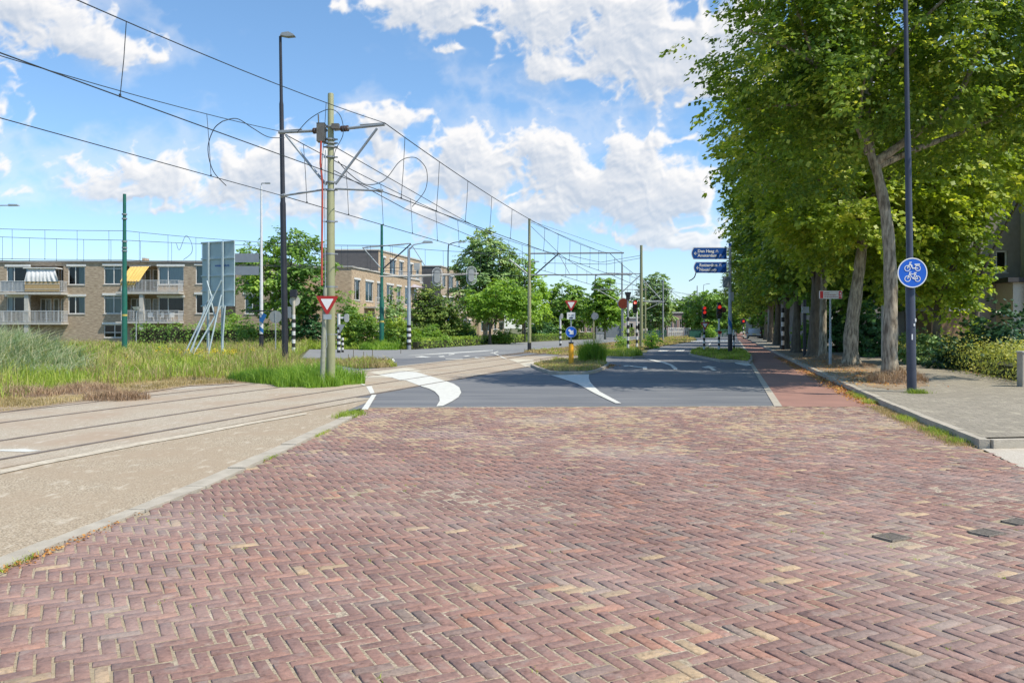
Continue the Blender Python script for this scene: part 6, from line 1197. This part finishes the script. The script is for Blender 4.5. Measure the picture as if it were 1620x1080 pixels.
hedge('tall green clipped hedge block behind the low hedge, right of the conifer', [(X(694, 80), 80), (X(748, 84), 84)], 1.7, 1.2, L_hedge, 53, .14, .9)
hedge('long green garden hedge behind the far carriageway', [(X(846, 112), 112), (X(930, 130), 130), (X(1000, 150), 150)], 1.5, 1.2, L_hedge, 54, .2, .8)
SG = 'shrubs between the flats and the crossing'
for (lab, px, Y, pt_, w_, lf, sd_, ls, dn) in [
    ('dark shrub mass below the spreading tree, left of the olive pole', 484, 66, 478, 62, L_dark, 61, .18, 1.0), ('feathery green shrub just right of the olive pole', 545, 66, 462, 40, L_mid, 62, .16, .9), ('yellow tipped shrub against the ochre block', 557, 67, 476, 26, L_light, 63, .16, .7),
    ('large rounded green shrub left of the right green pole', 572, 63.5, 484, 66, L_hedge, 64, .16, 1.1), ('airy grey leafed tall shrub behind the right green pole', 622, 66, 448, 48, L_grey, 65, .16, .6), ('green shrub right of the right green pole', 628, 62.5, 496, 52, L_hedge, 66, .15, 1.0),
    ('bright yellow green rounded shrub below the conifer', 676, 68, 512, 58, L_light, 67, .15, 1.1), ('leafy shrub behind the blue round sign', 728, 80, 497, 44, L_mid, 68, .16, 1.0), ('small cypress like dark shrub right of the clipped hedge block', 746, 79, 522, 12, L_dark, 69, .14, 1.0),
    ('reddish green shrub beside the long armed pole', 800, 80, 518, 48, L_hedge, 70, .15, 1.0), ('climbing green shrub against the flats behind the billboard', 366, 75, 487, 34, L_mid, 71, .16, .8), ('dark garden shrubs behind the light green tree', 850, 112, 500, 60, L_dark, 72, .24, 1.0),
    ('weedy shrub at the foot of the stout olive pole', 1031, 64, 520, 26, L_light, 73, .12, .5), ('small bush left of the banded hooded post', 984, 62, 527, 16, L_mid, 74, .1, .8), ('garden shrub before the pink row house', 880, 116, 505, 30, L_mid, 75, .2, 1),
    ('green shrub beside the flats left of the lamp', 396, 71, 497, 30, L_mid, 76, .16, .8), ('small yellow green bush at the end of the far fence', 1122, 128, 512, 22, L_light, 77, .2, .8)]:
    shrub(lab, px, Y, pt_, w_, lf, sd_, ls=ls, dens=dn, group=SG)
GP = 'shrubs in the front gardens on the right'
for (lab, px, Y, pt_, w_, lf, sd_, ls, dn) in [
    ('large dark laurel bush at the right edge', 1590, 28.5, 488, 120, L_laur, 81, .17, 1.2), ('dark laurel bush left of the large one', 1525, 30, 530, 100, L_laur, 82, .15, 1.2), ('pale leaved rounded shrub right of the nearest trunk', 1462, 33, 517, 60, L_grey, 83, .13, 1.0),
    ('tall dark green bush between the two nearest trunks', 1378, 42, 462, 64, L_dark, 84, .2, 1.2), ('deep green hedge like bush behind the red and white signpost', 1325, 50, 485, 70, L_dark, 85, .22, 1.2), ('dark bush behind the third linden trunk', 1285, 60, 490, 50, L_mid, 86, .24, 1)]:
    shrub(lab, px, Y, pt_, w_, lf, sd_, ls=ls, dens=dn, group=GP, z0=.05)
hedge('low yellowing hedge along the back of the pavement on the right', [(13.9, 20.2), (14.8, 23.5), (16.3, 28.5), (18.6, 36.5), (21.6, 45.5)], .78, 1.35, L_yel, 91, .07, 1.0, z0=.1, rough=.19)
sheet('front_garden', [(14.3, 18), (15.2, 26.5), (19, 36.5), (24, 48), (33, 66), (60, 66), (60, 18)], .06, M_soil)
# dead shoots round the foot of the nearest trunk and small leaf litter
def mound(label, x, y, z0, r, h, seed, col, n=1400, name='dead_shoots', bl=.28):
    rg = np.random.default_rng(seed); a = rg.random(n) * 6.283; q = np.sqrt(rg.random(n)) * r; P = np.stack([q * np.cos(a), q * np.sin(a) * .8, h * (1 - q / r) ** .8], 1)
    r_ = thing(name, label, 'debris', (x, y, z0)); b = MB(); k = 18
    ring = [(r * .95 * math.cos(6.283 * j / k), r * .76 * math.sin(6.283 * j / k), -.01) for j in range(k)]; mid = [(p[0] * .5, p[1] * .5, h * .5) for p in ring]
    b.add(ring + mid + [(0, 0, h * .85)], [(j, (j + 1) % k, k + (j + 1) % k, k + j) for j in range(k)] + [(k + j, k + (j + 1) % k, 2 * k) for j in range(k)], 0, True); b.build('soil', mat('mound_soil', (.30, .22, .15), (.18, .13, .09), 8, .95, .8, 40), r_)
    o = blades('dry_stems', P, bl * (.4 + .6 * rg.random(n)), .012, col, r_, rg, lean=1.1); return r_
L_straw = leafmat('dry_stem', (.24, .155, .095), (.42, .29, .19), (.58, .45, .30), .1, .8, 2)
mound('heap of dry brown shoots around the foot of the nearest linden', T1x + .15, T1y - .1, .12, .78, .34, 5, L_straw)
mound('low ring of dry litter around the second linden', X(1347, 31.5), 31.4, .12, .9, .12, 6, L_straw, 700, bl=.14); mound('low pile of dry litter at the foot of the young tree', X(1303, 38), 37.6, .12, .9, .25, 7, L_straw, 600, bl=.15)
# ---- grasses
Gr1 = leafmat('field_grass', (.17, .25, .04), (.36, .46, .07), (.58, .54, .22), .35, .6, .45); Gr2 = leafmat('dry_grass', (.26, .21, .10), (.46, .37, .19), (.60, .50, .30), .25, .7, .8); Gr3 = leafmat('lush_grass', (.12, .23, .03), (.25, .41, .05), (.38, .50, .10), .35, .5, .9)
Gr4 = leafmat('reed_leaf', (.15, .23, .12), (.28, .38, .20), (.46, .50, .32), .3, .5, .6); Gr5 = leafmat('yellow_flower', (.55, .42, .02), (.70, .55, .03), None, .2, .6, 1)
rng = np.random.default_rng(77)
def edge(px_list): return [G(a, c) for a, c in px_list]
field = edge([(-60, 642), (0, 635), (60, 627), (110, 615), (150, 612), (230, 606), (300, 599), (360, 600), (420, 597), (455, 597), (478, 596)]) + [(-6.8, 28), (-8.9, 34.5), (-10.9, 41.5), (-12.9, 50.5), (-15, 60.5), (-18, 72), (-60, 73), (-60, 24), (-22, 17.6)]
sheet('field_soil', field, .01, mat('field_soil', (.20, .19, .075), (.13, .13, .045), .5, .95, .4, 10, pos=True))
def grass(name, label, poly, n, h0, h1, w, m, lean=.35, near=True, z=0.0, patch=None):
    p = area_pts(poly, n, rng, near); P = np.concatenate([p, np.full((n, 1), z)], 1)
    if patch is not None:
        k = np.array([noise.noise(Vector((x * patch[0], y * patch[0], patch[2]))) > patch[1] for x, y in p]); P = P[k]
    hn = np.array([noise.noise(Vector((x * .35, y * .35, 1.5))) for x, y in P[:, :2]]) if len(P) < 260000 else 0
    h = (h0 + (h1 - h0) * rng.random(len(P)) ** 1.3) * (1 + .9 * hn) * np.array([1 + .9 * noise.noise(Vector((x * 1.7, y * 1.7, 6.5))) for x, y in P[:, :2]]); wd_ = w * np.clip(P[:, 1] / 25, .8, 3)
    o = blades(name, P, h, wd_, m, None, rng, lean); return tag(o, label, 'grass', None, 'stuff')
grass('field_grass', 'tall yellow green wild grass covering the field before the flats', field, 120000, .14, .46, .024, Gr1, .7)
grass('seeding_grass', 'straw coloured seeding grass patches in the field', field, 70000, .25, .60, .020, Gr2, .5, patch=(.25, -.12, 4.0))
grass('lush_grass', 'bright green lush grass patches in the field', field, 50000, .2, .50, .028, Gr3, .6, patch=(.3, .12, 9.0))
edgep = edge([(-60, 662), (0, 652), (150, 632), (300, 610), (440, 603), (440, 596), (300, 596), (150, 606), (0, 626), (-60, 634)])
grass('verge_litter', 'dry brown mown grass along the edge of the verge', edgep, 20000, .03, .12, .016, Gr2, .9)
clump = [(-6.7, 22.9), (-6.2, 21.8), (-5.6, 21.9), (-5.3, 21.5), (-4.7, 22.1), (-4.6, 22.7), (-4.15, 23.3), (-4.5, 24.4), (-5.4, 25.2), (-6.8, 26.2), (-8.4, 27), (-8.6, 24.6)]
grass('pole_foot_grass', 'lush grass clump growing around the foot of the olive pole', clump, 12000, .12, .48, .02, Gr3, .55, False)
# flowers
def flowers(label, poly, n, m, zlo, zhi, s):
    p = area_pts(poly, n, rng); P = np.concatenate([p, (zlo + (zhi - zlo) * rng.random((n, 1)))], 1); P = np.repeat(P, 7, 0) + rng.normal(size=(n * 7, 3)) * .06
    o = leaves('wild_flowers', P, rng.normal(size=P.shape) + [0, 0, 1], np.full(len(P), s), m, None, rng); return tag(o, label, 'flowers', None, 'stuff')
flowers('yellow wild flowers dotted through the grass field', field, 110, Gr5, .3, .55, .045); flowers('yellow flowers near the billboard foot', [(-17, 38), (-12, 36), (-12, 40), (-18, 42)], 60, Gr5, .4, .6, .06)
# reeds at the left edge
reed = [(-22, 24), (-17.5, 23.6), (-14.6, 25.5), (-14.2, 28), (-16, 31), (-22, 33)]
n = 8000; p = area_pts(reed, n, rng, False); P = np.concatenate([p, np.zeros((n, 1))], 1); cxr = np.clip((-13.9 - P[:, 0]) / 4.5, .25, 1)
o = blades('reeds', P, (1.15 + .75 * rng.random(n)) * cxr, .06, Gr4, None, rng, .8); tag(o, 'tall grey green reed bed leaning over at the left edge', 'reeds', None, 'stuff')
# heaps of pulled weeds
for k, (px, py, r_, h_, lab) in enumerate(((35, 627, .85, .12, 'grey brown heap of pulled weeds, left of the two at the verge'), (135, 622, .75, .20, 'dark brown heap of pulled weeds right of the other at the verge'), (185, 632, .7, .08, 'flat pale straw heap at the verge edge beside the dark one'))):
    x, y = G(px, py); mound(lab, x, y, 0, r_, h_, 60 + k, L_straw, 900, 'weed_heap', .26)
# islands and median grass
isl = crop([(400, 402), (480, 440), (600, 482), (700, 490), (1020, 488), (1120, 465), (1190, 432), (1240, 395), (1190, 372), (1060, 352), (900, 345), (700, 350), (500, 376)], 780, 520, 6.75)
def island(name, poly, h=.1):
    b = MB(); b.slab([Vector(p) for p in poly][::1], 0, h); struct(b.build(name, M_kerb)); c = Vector((sum(p[0] for p in poly) / len(poly), sum(p[1] for p in poly) / len(poly)))
    inn = [tuple(c + (Vector(p) - c) * .93) for p in poly]; sheet(name + '_soil', inn, h + .012, M_soil); return inn
inn = island('traffic_island', isl)
grass('island_grass', 'patchy dry grass on the island of the yellow bollard', inn, 7500, .04, .16, .016, Gr2, .8, False, .1); grass('island_weeds', 'green weeds fringing the island of the yellow bollard', inn, 4500, .04, .15, .018, Gr1, .6, False, .1, (.9, -.02, 3))
x, y = X(938, 35), 35.3; n = 1900; a = rng.random(n) * 6.283; q = np.sqrt(rng.random(n)) * .62; P = np.stack([x + q * np.cos(a) * .95, y + q * np.sin(a) * .6, np.full(n, .1)], 1)
o = blades('pampas_clump', P, (.45 + .85 * rng.random(n)) * (1.05 - .3 * q / .62), .02, Gr3, None, rng, .42); tag(o, 'tall bright green grass clump right of the yellow bollard', 'grass clump', None, 'stuff')
isr = crop([(425, 790), (520, 775), (650, 780), (900, 790), (1060, 775), (1150, 800), (1210, 850), (1220, 900), (1180, 935), (1000, 915), (800, 910), (620, 875), (500, 850), (400, 825)], 1040, 460, 8.1)
inr = island('traffic_island', isr)
grass('island_grass', 'low green grass on the island of the direction signs', inr, 13000, .05, .20, .022, Gr1, .7, False, .1)
grass('island_grass', 'dry grass mixed on the island of the direction signs', inr, 5000, .04, .15, .02, Gr2, .8, False, .1)
ism = [G(943, 563), G(960, 566), G(1000, 567), G(1020, 565), G(1012, 560), G(985, 556), G(950, 558)]
inm = island('traffic_island', ism, .08); grass('island_grass', 'green weeds on the small island at the banded hooded post', inm, 5000, .08, .3, .022, Gr1, .6, False, .08)
grass('median_grass', 'sunburnt short grass on the tram median', med, 26000, .04, .14, .03, Gr2, .8)
grass('median_weeds', 'green weeds scattered on the tram median', med, 14000, .05, .2, .03, Gr1, .7, True, 0, (.3, .12, 6))
isv = [G(500, 582), G(530, 577), G(565, 583), G(610, 582), G(628, 580), G(620, 574), G(590, 571), G(545, 571), G(500, 572), (-12.5, 40), (-10.5, 34)]
sheet('verge_island', isv, .02, M_soil); grass('verge_island_grass', 'dry patchy grass on the verge right of the olive pole', isv, 9000, .05, .22, .022, Gr2, .6, False); grass('verge_island_weeds', 'greener weeds on the verge right of the olive pole', isv, 6000, .06, .25, .02, Gr1, .6, False, 0, (.7, .0, 2))
grass('kerb_tuft', 'grass tuft at the foot of the right green pole', [(-10.9, 58.5), (-8.2, 58.5), (-8.2, 61), (-10.9, 61)], 3000, .15, .5, .03, Gr3, .6, False)
grass('hedge_foot_grass', 'strip of grass below the shrubs beyond the crossing', [(-22, 62), (-16, 60.5), (-8, 61.5), (-7, 64), (-22, 66)], 9000, .15, .45, .03, Gr1, .6, False)
# weeds in the joints along the kerbs
def strip(name, label, pts, wid, n, h0, h1, m, z=0.0, patch=None):
    pts = [Vector(p) for p in pts]; L_ = [(b_ - a).length for a, b_ in zip(pts[:-1], pts[1:])]; out = []
    for _ in range(n):
        k = random.choices(range(len(L_)), L_)[0]; t = random.random(); p = pts[k].lerp(pts[k + 1], t); 
        if patch and noise.noise(Vector((p.x * patch[0], p.y * patch[0], 7))) < patch[1]: continue
        out.append((p.x + random.gauss(0, wid), p.y + random.gauss(0, wid), z))
    P = np.array(out); o = blades(name, P, h0 + (h1 - h0) * rng.random(len(P)), .008, m, None, rng, .9); return tag(o, label, 'weeds', None, 'stuff')
random.seed(8)
strip('kerb_weeds', 'small green weeds along the right kerb by the bricks', [(6.1, 11.0), (6.72, 13.9), (7.36, 16.56), (PK(20) - .1, 20)], .07, 5200, .02, .11, Gr1, .01, (1.3, .0)); strip('kerb_weeds', 'dry weeds in the gutter along the right kerb', [(6.05, 11.0), (6.7, 13.9), (7.3, 16.56)], .10, 5000, .01, .05, Gr2, .01)
strip('joint_weeds', 'weeds between the left edging stones and the bricks', [tuple(p) for p in K_out[1:]], .025, 4200, .01, .05, Gr1, .01, (1.1, .05)); strip('joint_weeds', 'tuft of weeds where the edging stones meet the asphalt', [(-3.0, 14.4), (-2.86, 15.2)], .09, 700, .03, .14, Gr1, .01); strip('joint_weeds', 'weeds at the foot of the tall dark lamp', [(9.0, 18.5), (9.3, 18.5)], .08, 500, .03, .15, Gr1, .12)
# tiny weeds in the brick joints
Pj = []
for i in range(-190, 190):
    for j in range(-70, 70):
        if random.random() > .12: continue
        u0 = i * BW + j * BL; v0 = -i * BW + j * BL; x = u0 * ct - v0 * st_; y = u0 * st_ + v0 * ct
        if 3 < y < 12 and abs(x) < .66 * y and inpoly(x, y, brick_poly) and noise.noise(Vector((x * .9, y * .9, 5))) > .08:
            for _ in range(7): Pj.append((x + random.gauss(0, .010), y + random.gauss(0, .018), .004))
Pj = np.array(Pj); o = blades('joint_moss', Pj, .006 + .016 * rng.random(len(Pj)), .005, Gr1, None, rng, 1.0); tag(o, 'tiny weeds and moss in the brick joints', 'weeds', None, 'stuff')
# fallen leaves
L_fall = leafmat('fallen_leaf', (0.33, 0.132, 0.044), (0.528, 0.264, 0.066), (0.6, 0.462, 0.132), .1, .7, 3)
def litter(label, pts, wid, n, z, s=.035, lim=None):
    out = []
    for _ in range(n):
        k = random.randrange(len(pts) - 1); t = random.random(); a = Vector(pts[k]).lerp(Vector(pts[k + 1]), t); out.append((a.x + random.gauss(0, wid), a.y + random.gauss(0, wid), z + random.random() * .02))
    P = np.array(out); o = leaves('fallen_leaves', P, rng.normal(size=P.shape) * .35 + [0, 0, 1], s * (.5 + rng.random(len(P))), L_fall, None, rng); return tag(o, label, 'leaf litter', None, 'stuff')
litter('orange fallen leaves along the right kerb of the cycle path', [(PK(17) - .15, 17), (PK(22) - .2, 22), (PK(30) - .25, 30), (PK(44) - .25, 44)], .12, 2600, .012, .05); litter('fallen leaves under the lindens on the pavement', [(PK(21) + .7, 21), (PK(30) + 1, 30), (PK(44) + 1.2, 44)], .55, 2600, .125, .05)
litter('orange leaf crumbs at the bottom left edging stones', [(-3.42, 4.0), (-3.32, 5.4), (-3.27, 6.0), (-3.2, 7)], .03, 420, .01, .02); litter('orange leaves at the right tip of the bollard island', [G(950, 583), G(966, 577)], .18, 700, .012, .05); litter('fallen leaves by the hedge on the right pavement', [(13.4, 20), (15.6, 28), (18, 36)], .2, 1200, .125, .04)

# bare litter covered soil strip between the trunks
sheet('tree_verge', [(PK(19.5) + .9, 19.5), (PK(20.5) + .45, 20.5), (PK(24) + .5, 24), (PK(29) + .22, 29), (PK(40) + .25, 40), (PK(60) + .3, 60), (PK(60) + 2.2, 60), (PK(40) + 2.3, 40), (PK(29) + 2.5, 29), (PK(24) + 2.1, 24), (PK(21) + 2.1, 21)], .126, mat('tree_verge_soil', (.36, .27, .18), (.20, .145, .09), 3.5, .95, .6, 30, pos=True))
litter('brown leaf litter on the bare strip between the trunks', [(PK(21) + 1.2, 21), (PK(30) + 1.3, 30), (PK(46) + 1.3, 46)], .5, 2200, .13, .035)

p = area_pts(reed, 3500, rng, False); P = np.concatenate([p, np.zeros((3500, 1))], 1); cxr = np.clip((-13.9 - P[:, 0]) / 4.5, .25, 1)
o = blades('reed_tops', P, (1.35 + .75 * rng.random(3500)) * cxr, .05, leafmat('reed_pale', (.34, .38, .24), (.50, .50, .34), (.62, .56, .42), .3, .6, 2), None, rng, .8); tag(o, 'paler dry stems standing through the reed bed', 'reeds', None, 'stuff')
sheet('verge_soil', edge([(-60, 664), (0, 653), (150, 633), (300, 611), (440, 604), (440, 595), (300, 597), (150, 608), (0, 632), (-60, 640)]), .016, mat('verge_soil', (.42, .32, .22), (.24, .17, .10), 1.5, .95, .6, 20, pos=True))
